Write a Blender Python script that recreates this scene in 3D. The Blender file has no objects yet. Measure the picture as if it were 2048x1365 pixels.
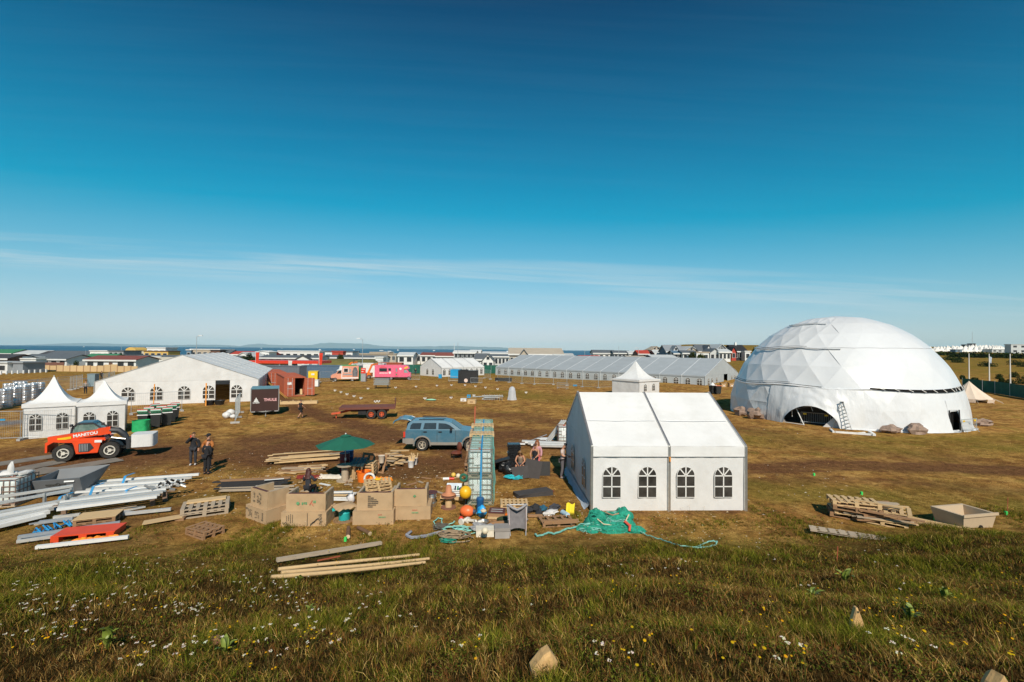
import bpy, math, random
import numpy as np
from mathutils import Vector, Matrix, noise as mnoise
random.seed(7); rng = np.random.default_rng(7)
SC = bpy.context.scene; COL = SC.collection
R = math.radians; PI = math.pi
# ------------------------------------------------------------------ camera
CAMZ = 6.5; FPX = 910.0; PITCH = R(1.06); ROLL = R(0.53)
fw = Vector((0, math.cos(PITCH), math.sin(PITCH)))
rt = Vector((1, 0, 0)); up = rt.cross(fw)
rt2 = rt * math.cos(ROLL) + up * math.sin(ROLL); up2 = up * math.cos(ROLL) - rt * math.sin(ROLL)
cam = bpy.data.cameras.new('camera'); camo = bpy.data.objects.new('camera', cam); COL.objects.link(camo)
camo.matrix_world = Matrix(((rt2.x, up2.x, -fw.x, 0), (rt2.y, up2.y, -fw.y, 0), (rt2.z, up2.z, -fw.z, CAMZ), (0, 0, 0, 1)))
cam.sensor_width = 36; cam.lens = 36 * FPX / 2048; cam.clip_start = 0.1; cam.clip_end = 90000
SC.camera = camo
# ------------------------------------------------------------------ sun, sky, exposure
SUN_EL = R(40); SHX, SHY = -0.16, 1.0            # shadows fall away from the camera and a little to the left
n_ = math.hypot(SHX, SHY)
sdir = Vector((-SHX / n_ * math.cos(SUN_EL), -SHY / n_ * math.cos(SUN_EL), math.sin(SUN_EL)))   # towards the sun
sl = bpy.data.lights.new('sun', 'SUN'); sl.energy = 4.6; sl.angle = R(0.53); sl.color = (1.0, 0.90, 0.76)
so = bpy.data.objects.new('sun', sl); COL.objects.link(so); so.rotation_euler = sdir.to_track_quat('Z', 'Y').to_euler(); so.location = (10, -20, 40)
W = bpy.data.worlds.new('World'); SC.world = W; W.use_nodes = True
wn = W.node_tree.nodes; wl = W.node_tree.links; wn.clear()
def wnode(t, **k):
    n = wn.new(t)
    for a, b in k.items(): setattr(n, a, b)
    return n
sky = wnode('ShaderNodeTexSky', sky_type='NISHITA', sun_disc=False, sun_elevation=SUN_EL, altitude=0, air_density=1.0, dust_density=0.15, ozone_density=3.2)
sky.sun_rotation = math.atan2(sdir.x, sdir.y)
tc = wnode('ShaderNodeTexCoord'); sep = wnode('ShaderNodeSeparateXYZ'); wl.new(tc.outputs['Generated'], sep.inputs[0])
def wmath(op, a, b=None, clamp=False):
    n = wnode('ShaderNodeMath', operation=op, use_clamp=clamp)
    for i, v in enumerate((a, b)):
        if v is None: continue
        if isinstance(v, (int, float)): n.inputs[i].default_value = v
        else: wl.new(v, n.inputs[i])
    return n.outputs[0]
# polarised, deep teal-blue sky: one grade for the whole dome
SKS = 0.085
sepc = wnode('ShaderNodeSeparateColor'); wl.new(sky.outputs[0], sepc.inputs[0]); cmbc = wnode('ShaderNodeCombineColor')
for i, (a_, b_, c_) in enumerate(((1.15, 1.50, .165), (.84, 2.72, .092), (.97, 2.85, .166))):
    x = wmath('MAXIMUM', wmath('SUBTRACT', wmath('MULTIPLY', sepc.outputs[i], SKS), c_), .0005)
    wl.new(wmath('MULTIPLY', wmath('SUBTRACT', 1.0, wmath('POWER', 2.71828, wmath('MULTIPLY', x, -b_))), a_ / SKS), cmbc.inputs[i])
# thin cirrus: one streaky layer, mapped on the plane it floats in
yy = wmath('MAXIMUM', wmath('ABSOLUTE', sep.outputs[1]), .05); u_ = wmath('DIVIDE', sep.outputs[0], yy); v_ = wmath('DIVIDE', sep.outputs[2], yy)
q_ = wmath('ADD', v_, wmath('MULTIPLY', u_, .042))
cmb = wnode('ShaderNodeCombineXYZ'); wl.new(wmath('MULTIPLY', u_, 1.1), cmb.inputs[0]); wl.new(wmath('MULTIPLY', q_, 34.0), cmb.inputs[1])
cn = wnode('ShaderNodeTexNoise'); cn.inputs['Scale'].default_value = 1.2; cn.inputs['Detail'].default_value = 9; cn.inputs['Roughness'].default_value = 0.6; cn.inputs['Distortion'].default_value = 0.5
wl.new(cmb.outputs[0], cn.inputs['Vector'])
band = wmath('SUBTRACT', 1.0, wmath('ABSOLUTE', wmath('DIVIDE', wmath('SUBTRACT', q_, 0.158), 0.045)), True)
cr = wnode('ShaderNodeMapRange'); cr.inputs[1].default_value = 0.42; cr.inputs[2].default_value = 0.70; wl.new(cn.outputs[0], cr.inputs[0])
cf = wmath('MULTIPLY', wmath('MULTIPLY', cr.outputs[0], wmath('MAXIMUM', wmath('POWER', band, .6), .015)), 0.8, True)
cm = wnode('ShaderNodeMix', data_type='RGBA'); wl.new(cf, cm.inputs[0]); wl.new(cmbc.outputs[0], cm.inputs[6]); cm.inputs[7].default_value = (6.6, 8.2, 8.8, 1)
bg = wnode('ShaderNodeBackground'); bg.inputs[1].default_value = 0.085; wl.new(cm.outputs[2], bg.inputs[0])
wo = wnode('ShaderNodeOutputWorld'); wl.new(bg.outputs[0], wo.inputs[0])
SC.view_settings.view_transform = 'Standard'; SC.view_settings.look = 'None'; SC.view_settings.exposure = 0.0; SC.view_settings.gamma = 1.0
SC.view_settings.use_curve_mapping = False
SC.cycles.max_bounces = 6; SC.cycles.transparent_max_bounces = 12; SC.cycles.volume_bounces = 1
# ------------------------------------------------------------------ terrain height and photo-to-ground helper
def sstep(a, b, x):
    t = min(1, max(0, (x - a) / (b - a))); return t * t * (3 - 2 * t)
def height(x, y):
    foot = 15.3 + 0.11 * max(0, min(x, 22)) - 0.05 * max(0, min(-x, 20)) + 0.5 * math.sin(x * 0.5)
    z = 0.0
    if y < foot:
        t = (foot - y) / 15.3
        z += 5.0 * t ** 1.25 if t < 1 else 5.0 + 0.6 * (1 - math.exp(-(t - 1)))
        z += 0.13 * math.sin(x * 0.9 + y * 0.7) * math.sin(y * 1.1 - x * 0.35) * min(1, t * 4)
    if y > 70:
        r = x / y
        s = sstep(0.10, 0.40, r)
        z += s * 0.030 * (y - 70)
        if y > 260: z -= (1 - s) * 9 * sstep(300, 520, y)
        z -= s * 30 * sstep(560, 760, y)
        z += 0.25 * s * math.sin(x * 0.05) * math.sin(y * 0.04) * min(1, (y - 70) / 60)
    return z
ORG = Vector((0, 0, CAMZ))
def ray(px, py): return fw + rt2 * ((px - 1024) / FPX) + up2 * ((682.5 - py) / FPX)
def G(px, py, z=0.0):
    d = ray(px, py); t = (z - CAMZ) / d.z; return Vector((d.x * t, d.y * t, z))
def GH(px, py):
    z = 0.0
    for _ in range(30):
        p = G(px, py, z); z = 0.6 * z + 0.4 * height(p.x, p.y)
    return G(px, py, z)
def D(px, py, y):
    d = ray(px, py); t = y / d.y; return Vector((d.x * t, y, CAMZ + d.z * t))
# ------------------------------------------------------------------ materials
MATS = {}
def M(name, col=(.5, .5, .5), rough=.7, metal=0, var=.12, vs=3.0, bump=0, bs=25, spec=.5, coat=0, stretch=None, dirt=None, damt=.5, ds=1.5, emit=0, trans=0, alpha=1, bdist=.02):
    if name in MATS: return MATS[name]
    m = bpy.data.materials.new(name); m.use_nodes = True; MATS[name] = m
    nt = m.node_tree; N = nt.nodes; L = nt.links; b = N['Principled BSDF']
    b.inputs['Roughness'].default_value = rough; b.inputs['Metallic'].default_value = metal
    b.inputs['Specular IOR Level'].default_value = spec; b.inputs['Coat Weight'].default_value = coat
    if trans: b.inputs['Transmission Weight'].default_value = trans
    if alpha < 1: b.inputs['Alpha'].default_value = alpha
    if emit: b.inputs['Emission Strength'].default_value = emit; b.inputs['Emission Color'].default_value = (*col, 1)
    t = N.new('ShaderNodeTexCoord'); mp = N.new('ShaderNodeMapping'); L.new(t.outputs['Object'], mp.inputs[0])
    if stretch: mp.inputs['Scale'].default_value = stretch
    oi = N.new('ShaderNodeObjectInfo'); L.new(oi.outputs['Random'], mp.inputs['Location'])
    n = N.new('ShaderNodeTexNoise'); n.inputs['Scale'].default_value = vs; n.inputs['Detail'].default_value = 5; L.new(mp.outputs[0], n.inputs['Vector'])
    r = N.new('ShaderNodeMapRange'); r.inputs[1].default_value = .25; r.inputs[2].default_value = .75; r.inputs[3].default_value = 1 - var; r.inputs[4].default_value = 1 + var
    L.new(n.outputs[0], r.inputs[0])
    a = N.new('ShaderNodeMath'); a.operation = 'MULTIPLY_ADD'; L.new(oi.outputs['Random'], a.inputs[0]); a.inputs[1].default_value = var * .8; L.new(r.outputs[0], a.inputs[2])
    h = N.new('ShaderNodeHueSaturation'); h.inputs['Color'].default_value = (*col, 1); L.new(a.outputs[0], h.inputs['Value'])
    out = h.outputs[0]
    if dirt:
        n2 = N.new('ShaderNodeTexNoise'); n2.inputs['Scale'].default_value = ds; n2.inputs['Detail'].default_value = 8; n2.inputs['Roughness'].default_value = .65; L.new(mp.outputs[0], n2.inputs['Vector'])
        r2 = N.new('ShaderNodeMapRange'); r2.inputs[1].default_value = .48; r2.inputs[2].default_value = .72; r2.inputs[4].default_value = damt; L.new(n2.outputs[0], r2.inputs[0])
        mx = N.new('ShaderNodeMix'); mx.data_type = 'RGBA'; L.new(r2.outputs[0], mx.inputs[0]); L.new(out, mx.inputs[6]); mx.inputs[7].default_value = (*dirt, 1); out = mx.outputs[2]
    L.new(out, b.inputs['Base Color'])
    if bump:
        n3 = N.new('ShaderNodeTexNoise'); n3.inputs['Scale'].default_value = bs; n3.inputs['Detail'].default_value = 6; L.new(mp.outputs[0], n3.inputs['Vector'])
        bp = N.new('ShaderNodeBump'); bp.inputs['Strength'].default_value = bump; bp.inputs['Distance'].default_value = bdist; L.new(n3.outputs[0], bp.inputs['Height']); L.new(bp.outputs[0], b.inputs['Normal'])
    return m
# ------------------------------------------------------------------ mesh toolkit
def setp(o, label=None, cat=None, group=None, kind=None):
    if label: o['label'] = label
    if cat: o['category'] = cat; o['kind'] = 'thing'
    if group: o['group'] = group
    if kind: o['kind'] = kind
    return o
def T(name, label, cat, loc=(0, 0, 0), rz=0, group=None, rot=None):
    o = bpy.data.objects.new(name, None); COL.objects.link(o); o.empty_display_size = .2
    o.location = loc; o.rotation_euler = rot if rot else (0, 0, rz); return setp(o, label, cat, group)
def link(name, me, mat, parent=None, loc=(0, 0, 0), rz=0, rot=None):
    o = bpy.data.objects.new(name, me); COL.objects.link(o); o.parent = parent; o.location = loc; o.rotation_euler = rot if rot else (0, 0, rz)
    if mat and not me.materials: me.materials.append(mat)
    return o
def tree(o, parent=None, loc=None, rz=None, label=None, group=None, rot=None, scale=None, mat=None):
    c = o.copy(); COL.objects.link(c); c.parent = parent
    if loc is not None: c.location = loc
    if rz is not None: c.rotation_euler = (0, 0, rz)
    if rot is not None: c.rotation_euler = rot
    if scale is not None: c.scale = scale if hasattr(scale, '__len__') else (scale,) * 3
    if label: c['label'] = label
    if group: c['group'] = group
    for ch in list(o.children): tree(ch, c)
    return c
def rotm(rx=0, ry=0, rz=0): return Matrix.Rotation(rz, 3, 'Z') @ Matrix.Rotation(ry, 3, 'Y') @ Matrix.Rotation(rx, 3, 'X')
CUBE = [(-.5, -.5, -.5), (.5, -.5, -.5), (.5, .5, -.5), (-.5, .5, -.5), (-.5, -.5, .5), (.5, -.5, .5), (.5, .5, .5), (-.5, .5, .5)]
CF = [(0, 3, 2, 1), (4, 5, 6, 7), (0, 1, 5, 4), (1, 2, 6, 5), (2, 3, 7, 6), (3, 0, 4, 7)]
class B:
    def __init__(s): s.v = []; s.f = []
    def add(s, vs, fs):
        o = len(s.v); s.v += [tuple(v) for v in vs]; s.f += [tuple(i + o for i in f) for f in fs]; return s
    def box(s, c, d, rx=0, ry=0, rz=0):
        m = rotm(rx, ry, rz); c = Vector(c); return s.add([c + m @ Vector((a * d[0], b * d[1], e * d[2])) for a, b, e in CUBE], CF)
    def bx(s, x0, x1, y0, y1, z0, z1): return s.box(((x0 + x1) / 2, (y0 + y1) / 2, (z0 + z1) / 2), (x1 - x0, y1 - y0, z1 - z0))
    def frame_(s, a, b):
        d = (Vector(b) - Vector(a)).normalized(); u = Vector((0, 0, 1)) if abs(d.z) < .95 else Vector((0, 1, 0))
        x = d.cross(u).normalized(); return d, x, x.cross(d)
    def bar(s, a, b, w, h=None):
        h = h or w; d, x, y = s.frame_(a, b); a = Vector(a); b = Vector(b)
        return s.add([p + x * (i * w / 2) + y * (j * h / 2) for p in (a, b) for i, j in ((-1, -1), (1, -1), (1, 1), (-1, 1))], [(0, 3, 2, 1), (4, 5, 6, 7), (0, 1, 5, 4), (1, 2, 6, 5), (2, 3, 7, 6), (3, 0, 4, 7)])
    def cyl(s, a, b, r, r2=None, n=10, cap=True):
        r2 = r if r2 is None else r2; d, x, y = s.frame_(a, b); a = Vector(a); b = Vector(b)
        vs = [p + x * (q * math.cos(2 * PI * k / n)) + y * (q * math.sin(2 * PI * k / n)) for p, q in ((a, r), (b, r2)) for k in range(n)]
        fs = [(k, (k + 1) % n, n + (k + 1) % n, n + k) for k in range(n)]
        if cap: fs += [tuple(range(n))[::-1], tuple(range(n, 2 * n))]
        return s.add(vs, fs)
    def tube(s, pts, r, n=5):
        pts = [Vector(p) for p in pts]; rs = r if hasattr(r, '__len__') else [r] * len(pts); vs = []; fs = []
        for i, p in enumerate(pts):
            a = pts[max(0, i - 1)]; b = pts[min(len(pts) - 1, i + 1)]; d, x, y = s.frame_(a, b)
            vs += [p + x * (rs[i] * math.cos(2 * PI * k / n)) + y * (rs[i] * math.sin(2 * PI * k / n)) for k in range(n)]
        for i in range(len(pts) - 1): fs += [(i * n + k, i * n + (k + 1) % n, (i + 1) * n + (k + 1) % n, (i + 1) * n + k) for k in range(n)]
        fs += [tuple(range(n))[::-1], tuple(range((len(pts) - 1) * n, len(pts) * n))]
        return s.add(vs, fs)
    def lathe(s, prof, n=16, c=(0, 0, 0), axis='z', cap=True):
        vs = []; c = Vector(c)
        for r, z in prof:
            for k in range(n):
                a = 2 * PI * k / n; p = (r * math.cos(a), r * math.sin(a), z)
                if axis == 'y': p = (p[0], p[2], p[1])
                if axis == 'x': p = (p[2], p[0], p[1])
                vs.append(c + Vector(p))
        fs = [(i * n + k, i * n + (k + 1) % n, (i + 1) * n + (k + 1) % n, (i + 1) * n + k) for i in range(len(prof) - 1) for k in range(n)]
        if cap: fs += [tuple(range(n))[::-1], tuple(range((len(prof) - 1) * n, len(prof) * n))]
        return s.add(vs, fs)
    def prism(s, poly, t0, t1, plane='xz'):
        n = len(poly)
        def p3(p, t): return {'xz': (p[0], t, p[1]), 'xy': (p[0], p[1], t), 'yz': (t, p[0], p[1])}[plane]
        vs = [p3(p, t0) for p in poly] + [p3(p, t1) for p in poly]
        fs = [tuple(range(n)), tuple(range(n, 2 * n))[::-1]] + [(k, n + k, n + (k + 1) % n, (k + 1) % n) for k in range(n)]
        return s.add(vs, fs)
    def ball(s, c, r, n=12, m=8, jit=0, seed=0):
        r = r if hasattr(r, '__len__') else (r, r, r); c = Vector(c); vs = []; rr = random.Random(seed)
        for i in range(m + 1):
            t = PI * i / m
            for k in range(n):
                a = 2 * PI * k / n; d = Vector((math.sin(t) * math.cos(a), math.sin(t) * math.sin(a), math.cos(t)))
                j = 1 + (jit * mnoise.noise(d * 1.7 + Vector((seed * 3.1, seed, 0))) if jit else 0)
                vs.append(c + Vector((d.x * r[0] * j, d.y * r[1] * j, d.z * r[2] * j)))
        return s.add(vs, [(i * n + k, (i + 1) * n + k, (i + 1) * n + (k + 1) % n, i * n + (k + 1) % n) for i in range(m) for k in range(n)])
    def grid(s, fn, nu, nv):
        return s.add([fn(i / nu, j / nv) for j in range(nv + 1) for i in range(nu + 1)], [(j * (nu + 1) + i, j * (nu + 1) + i + 1, (j + 1) * (nu + 1) + i + 1, (j + 1) * (nu + 1) + i) for j in range(nv) for i in range(nu)])
    def torus(s, c, Rr, r, n=18, m=6, axis='z'):
        vs = []; c = Vector(c)
        for i in range(n):
            a = 2 * PI * i / n
            for k in range(m):
                b = 2 * PI * k / m; q = Rr + r * math.cos(b); p = (q * math.cos(a), q * math.sin(a), r * math.sin(b))
                if axis == 'y': p = (p[0], p[2], p[1])
                if axis == 'x': p = (p[2], p[0], p[1])
                vs.append(c + Vector(p))
        return s.add(vs, [(i * m + k, ((i + 1) % n) * m + k, ((i + 1) % n) * m + (k + 1) % m, i * m + (k + 1) % m) for i in range(n) for k in range(m)])
    def mesh(s, name, mat, smooth=0):
        me = bpy.data.meshes.new(name); me.from_pydata(s.v, [], s.f)
        if smooth: me.shade_smooth(); me.set_sharp_from_angle(angle=R(smooth))
        if mat: me.materials.append(mat)
        return me
    def build(s, name, mat, parent=None, loc=(0, 0, 0), rz=0, smooth=0, rot=None): return link(name, s.mesh(name, mat, smooth), None, parent, loc, rz, rot)
    def thing(s, name, label, cat, mat, loc=(0, 0, 0), rz=0, group=None, smooth=0, rot=None):
        return setp(s.build(name, mat, None, loc, rz, smooth, rot), label, cat, group)
def text(name, body, mat, parent, loc, rot, size, ext=.003, align='CENTER', sx=1.0, bold=0):
    cu = bpy.data.curves.new(name, 'FONT'); cu.body = body; cu.size = size; cu.align_x = align; cu.align_y = 'CENTER'; cu.extrude = ext; cu.resolution_u = 2; cu.offset = bold
    o = bpy.data.objects.new('tmp_text', cu); COL.objects.link(o); bpy.context.view_layer.update()
    me = bpy.data.meshes.new_from_object(o.evaluated_get(bpy.context.evaluated_depsgraph_get())); bpy.data.objects.remove(o); bpy.data.curves.remove(cu)
    me.materials.clear(); me.name = name; t = link(name, me, mat, parent, loc, rot=rot); t.scale = (sx, 1, 1); return t
def blocks(name, parent, x0, x1, z, h, n, mat, y=-.02, seed=1, gap=None):
    """a row of lettering too small to read: uneven little blocks"""
    r = random.Random(seed); s = B(); w = (x1 - x0) / n
    for k in range(n):
        if gap is not None and k == gap: continue
        hh = h * r.uniform(.7, 1.0); s.box((x0 + (k + .5) * w, y, z + r.uniform(-.08, .08) * h), (w * r.uniform(.6, .85), .006, hh))
    o = s.build(name, mat, parent); o['kind'] = 'stuff'; return o
def nz(x, y, z=0, s=1): return mnoise.noise(Vector((x * s, y * s, z * s)))
def fbm(x, y, s=1, o=4):
    v = 0; a = .5
    for i in range(o): v += a * mnoise.noise(Vector((x * s, y * s, i * 7.3))); s *= 2; a *= .5
    return v
# ================================================================== GROUND
def gnode(N, L, t, ins=None, **k):
    n = N.new(t)
    for a, b in k.items(): setattr(n, a, b)
    for i, v in (ins or {}).items():
        if hasattr(v, 'is_output') or hasattr(v, 'links'): L.new(v, n.inputs[i])
        else: n.inputs[i].default_value = v
    return n
def ground_mat():
    m = bpy.data.materials.new('dry_meadow'); m.use_nodes = True; N = m.node_tree.nodes; L = m.node_tree.links; b = N['Principled BSDF']
    b.inputs['Roughness'].default_value = .95; b.inputs['Specular IOR Level'].default_value = .0
    t = gnode(N, L, 'ShaderNodeTexCoord'); at = gnode(N, L, 'ShaderNodeAttribute', attribute_name='mask'); sp = gnode(N, L, 'ShaderNodeSeparateColor', {0: at.outputs['Color']})
    def noi(s, d=6, r=.6, dist=0): 
        return gnode(N, L, 'ShaderNodeTexNoise', {'Vector': t.outputs['Object'], 'Scale': s, 'Detail': d, 'Roughness': r, 'Distortion': dist}).outputs[0]
    def mr(x, a, bb, c=0, d=1): return gnode(N, L, 'ShaderNodeMapRange', {0: x, 1: a, 2: bb, 3: c, 4: d}).outputs[0]
    def mix(f, a, c): 
        n = N.new('ShaderNodeMix'); n.data_type = 'RGBA'
        L.new(f, n.inputs[0])
        for i, v in ((6, a), (7, c)):
            if isinstance(v, tuple): n.inputs[i].default_value = (*v, 1)
            else: L.new(v, n.inputs[i])
        return n.outputs[2]
    def mth(op, a, c, cl=False):
        n = N.new('ShaderNodeMath'); n.operation = op; n.use_clamp = cl
        for i, v in enumerate((a, c)):
            if isinstance(v, (int, float)): n.inputs[i].default_value = v
            else: L.new(v, n.inputs[i])
        return n.outputs[0]
    n1 = noi(.22, 8, .62, .3); n2 = noi(1.3, 8, .65); n3 = noi(14, 6, .7); n4 = noi(55, 3, .7); n5 = noi(.8, 9, .68, .6); n6 = noi(.33, 7, .66, .2); n7 = noi(3.4, 6, .7, .4)
    c = mix(mr(n1, .38, .60), (.255, .124, .038), (.425, .232, .066))
    c = mix(mr(n2, .44, .62, 0, .85), c, (.140, .062, .024))
    c = mix(mth('MULTIPLY', mr(n5, .48, .64), .85), c, (.48, .285, .088))
    c = mix(mth('MULTIPLY', mr(n6, .53, .66), .45), c, (.17, .152, .026))
    dirt = mth('MULTIPLY', sp.outputs[0], mr(n2, .12, .42), True)
    c = mix(mth('MULTIPLY', dirt, .9), c, mix(mr(n3, .3, .7), (.088, .040, .022), (.165, .078, .040)))
    gr = mth('MULTIPLY', sp.outputs[1], mr(n1, .25, .62), True); gr = mth('MULTIPLY', gr, mr(n3, .2, .6, .55, 1), True)
    c = mix(gr, c, mix(mr(n3, .35, .7), (.075, .075, .010), (.19, .160, .028)))
    c = mix(at.outputs['Alpha'], c, mix(mr(n3, .3, .7), (.020, .017, .005), (.085, .052, .017)))  # thatch under the grass, darkened to stand in for shade between blades
    c = mix(sp.outputs[2], c, mix(mr(n3, .3, .7), (.13, .125, .13), (.22, .21, .21)))
    fine = mth('MULTIPLY', mth('MULTIPLY', mr(n3, .3, .7, .62, 1.42), mr(n4, .25, .75, .68, 1.32)), mr(n7, .32, .68, .60, 1.44))
    h = gnode(N, L, 'ShaderNodeHueSaturation', {'Color': c, 'Value': fine})
    L.new(h.outputs[0], b.inputs['Base Color'])
    bp = gnode(N, L, 'ShaderNodeBump', {'Strength': .75, 'Distance': .05, 'Height': mth('ADD', mth('MULTIPLY', n3, 1.0), mth('MULTIPLY', n4, .5))}); L.new(bp.outputs[0], b.inputs['Normal'])
    return m
ys = list(np.arange(-14, 24, .3)); st = .3
while ys[-1] < 1100: st = max(.3, ys[-1] * (.0125 if ys[-1] < 65 else .024)); ys.append(ys[-1] + st)
xh = list(np.arange(0, 30, .34))
while xh[-1] < 1500: xh.append(xh[-1] * 1.042)
xs = [-a for a in xh[:0:-1]] + xh
NX, NY = len(xs), len(ys)
X, Y = np.meshgrid(np.array(xs), np.array(ys)); X = X.ravel(); Y = Y.ravel()
Z = np.array([height(a, c) for a, c in zip(X, Y)])
def pdist(poly, X=X, Y=Y):
    d = np.full(X.shape, 1e9)
    for (ax, ay), (bx, by) in zip(poly[:-1], poly[1:]):
        vx, vy = bx - ax, by - ay; t = np.clip(((X - ax) * vx + (Y - ay) * vy) / (vx * vx + vy * vy + 1e-9), 0, 1)
        d = np.minimum(d, np.hypot(X - ax - t * vx, Y - ay - t * vy))
    return d
def px(*p): return [tuple(G(a, c)[:2]) for a, c in p]
FBM = np.array([fbm(a, c, .25, 3) for a, c in zip(X, Y)])
DPOLY = ((px((-300, 975), (60, 930), (330, 912), (620, 885), (900, 868), (1060, 875)), 4.6, 1), (px((60, 900), (330, 895), (560, 905), (860, 935)), 3.4, 1),
                   (px((540, 790), (590, 812), (660, 838), (800, 872), (960, 915), (1060, 940)), 2.0, 1), (px((600, 818), (700, 850), (850, 880)), 1.2, .9),
                   (px((1380, 940), (1560, 935), (1760, 930), (2100, 945), (2500, 960)), 1.5, .95), (px((1480, 965), (1700, 958), (2048, 985)), .9, .6),
                   (px((860, 820), (1000, 830), (1140, 850)), 2.6, .75), (px((0, 1085), (160, 1060), (330, 1040)), 1.2, .7), (px((480, 1000), (800, 1010)), .8, .4),
                   (px((1500, 860), (1700, 905), (1900, 915)), 2.0, .45), (px((60, 955), (350, 1010)), 1.6, .6), (px((1180, 1026), (1500, 1022)), .5, .8), (px((0, 1120), (90, 1100), (260, 1085)), .8, .8))
RUTS = ((px((545, 792), (590, 812), (660, 838), (800, 872), (960, 915)), .85, .32), (px((-200, 965), (60, 932), (330, 914), (620, 890), (860, 872)), .9, .34), (px((1400, 941), (1560, 936), (1760, 931), (2100, 945)), .8, .3), (px((300, 905), (500, 915), (800, 945)), .8, .3))
def dirt_at(X, Y, FB):
    d = np.zeros_like(X)
    for poly, w, a in DPOLY: d = np.maximum(d, a * np.clip(1.3 - pdist(poly, X, Y) / w + FB * 1.2, 0, 1))
    for poly, off, w in RUTS: d = np.maximum(d, 1.15 * np.clip(1.25 - np.abs(pdist(poly, X, Y) - off) / w + FB * .8, 0, 1))
    return d
dirt = dirt_at(X, Y, FBM)
green = np.zeros_like(X)
foot = 15.3 + .11 * np.clip(X, 0, 22) - .05 * np.clip(-X, 0, 20)
green = np.clip((foot + 1.2 - Y) / 2.0, 0, 1) * .8
green = np.maximum(green, .42 * np.clip((27 - Y) / 9, 0, 1) * np.clip(.5 + FBM * 2.6, 0, 1))
for poly, w, a in ((px((740, 783), (1000, 786), (1150, 800)), 5, .7), (px((480, 770), (560, 790)), 4, .3), (px((1860, 890), (2048, 880), (2300, 890)), 3, .8), (px((1500, 876), (1700, 890), (1900, 900)), 3, .6), (px((1520, 985), (2048, 1000)), 2.2, .75),
                   (px((320, 818), (500, 812)), 1.2, .7), (px((660, 960), (760, 980)), 1.5, .5), (px((420, 990), (480, 980)), 1.2, .5), (px((280, 1010), (380, 1000)), .8, .6)):
    green = np.maximum(green, a * np.clip(1.4 - pdist(poly) / w + FBM, 0, 1))
green = np.maximum(green, np.clip((Y - 78) / 50, 0, 1) * np.clip(.95 + FBM * 1.4, 0, 1))
grav = np.clip(1.5 - pdist(px((-140, 850), (0, 849), (60, 842))) / 1.4, 0, 1)
grav = np.maximum(grav, np.clip(1.4 - pdist(px((-100, 763), (60, 762), (190, 757))) / 1.2, 0, 1) * .8)
grav = np.maximum(grav, np.clip(1.4 - pdist(px((830, 738), (960, 737), (1010, 738))) / 6, 0, 1) * .5)
dirt *= 1 - .8 * np.clip(green * 1.2, 0, 1) * (Y < 17)
def fast_mesh(name, V, F, mat, colors=None, cname='mask', smooth=False):
    me = bpy.data.meshes.new(name); k = F.shape[1]; me.vertices.add(len(V)); me.vertices.foreach_set('co', V.astype(np.float32).ravel())
    me.loops.add(F.size); me.loops.foreach_set('vertex_index', F.astype(np.int32).ravel()); me.polygons.add(len(F))
    me.polygons.foreach_set('loop_start', np.arange(0, F.size, k, dtype=np.int32))
    if smooth: me.polygons.foreach_set('use_smooth', np.ones(len(F), bool))
    if colors is not None:
        a = me.color_attributes.new(cname, 'FLOAT_COLOR', 'POINT'); a.data.foreach_set('color', (colors if colors.shape[1] == 4 else np.c_[colors, np.ones(len(V))]).astype(np.float32).ravel())
    me.update(); me.validate(); me.materials.append(mat); return me
I = np.arange(NX * NY).reshape(NY, NX)
F = np.stack([I[:-1, :-1], I[:-1, 1:], I[1:, 1:], I[1:, :-1]], -1).reshape(-1, 4)
gm = fast_mesh('ground', np.c_[X, Y, Z], F, ground_mat(), np.c_[dirt, green, grav, np.clip((foot - .3 + FBM * 3 - Y) / 2.5, 0, 1)], smooth=True)
ground = setp(link('ground', gm, None), kind='structure')
# ------------------------------------------------------------------ sea and the far coast
sm = M('sea_water', (.004, .055, .11), rough=.38, var=.25, vs=.004, bump=.6, bs=.05, spec=.18, stretch=(.25, 1, 1))
s = B(); s.grid(lambda u, v: (-15000 + 30000 * u, 420 + 13600 * v, -7.0), 20, 20); sea = setp(s.build('sea', sm), kind='structure')
hm = M('far_coast_rock', (.055, .060, .045), rough=1, var=.2, vs=.0006, spec=.1)
def coast(name, pts, y, depth):
    s = B(); n = len(pts)
    P = [D(a, c, y) for a, c in pts]
    vs = []
    for i, p in enumerate(P): vs += [(p.x, y - depth * .5, -60), (p.x * 1.0, y, p.z), (p.x, y + depth, -60)]
    for i in range(n - 1):
        for k in range(2): s.f.append((i * 3 + k, (i + 1) * 3 + k, (i + 1) * 3 + k + 1, i * 3 + k + 1))
    s.v = vs; return setp(s.build(name, hm, smooth=80), kind='structure')
def jag(pts, n, a):
    out = []
    for (x0, y0), (x1, y1) in zip(pts[:-1], pts[1:]):
        for k in range(n): t = k / n; out.append((x0 + (x1 - x0) * t, y0 + (y1 - y0) * t + a * nz((x0 + (x1 - x0) * t) * .09, y0)))
    return out + [pts[-1]]
coast('far_mountains', jag([(470, 697), (498, 689), (520, 688), (545, 690), (590, 691), (625, 690), (640, 687), (660, 686), (700, 687), (735, 688), (750, 691), (775, 693), (860, 693), (900, 692), (960, 694), (1000, 695), (1080, 699), (1120, 701)], 4, 1.1), 42000, 4000)
coast('far_headland', jag([(60, 690), (130, 687), (165, 686.5), (200, 687), (260, 689), (330, 690.5), (380, 690), (440, 690), (500, 694)], 4, .9), 38000, 3500)
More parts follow.
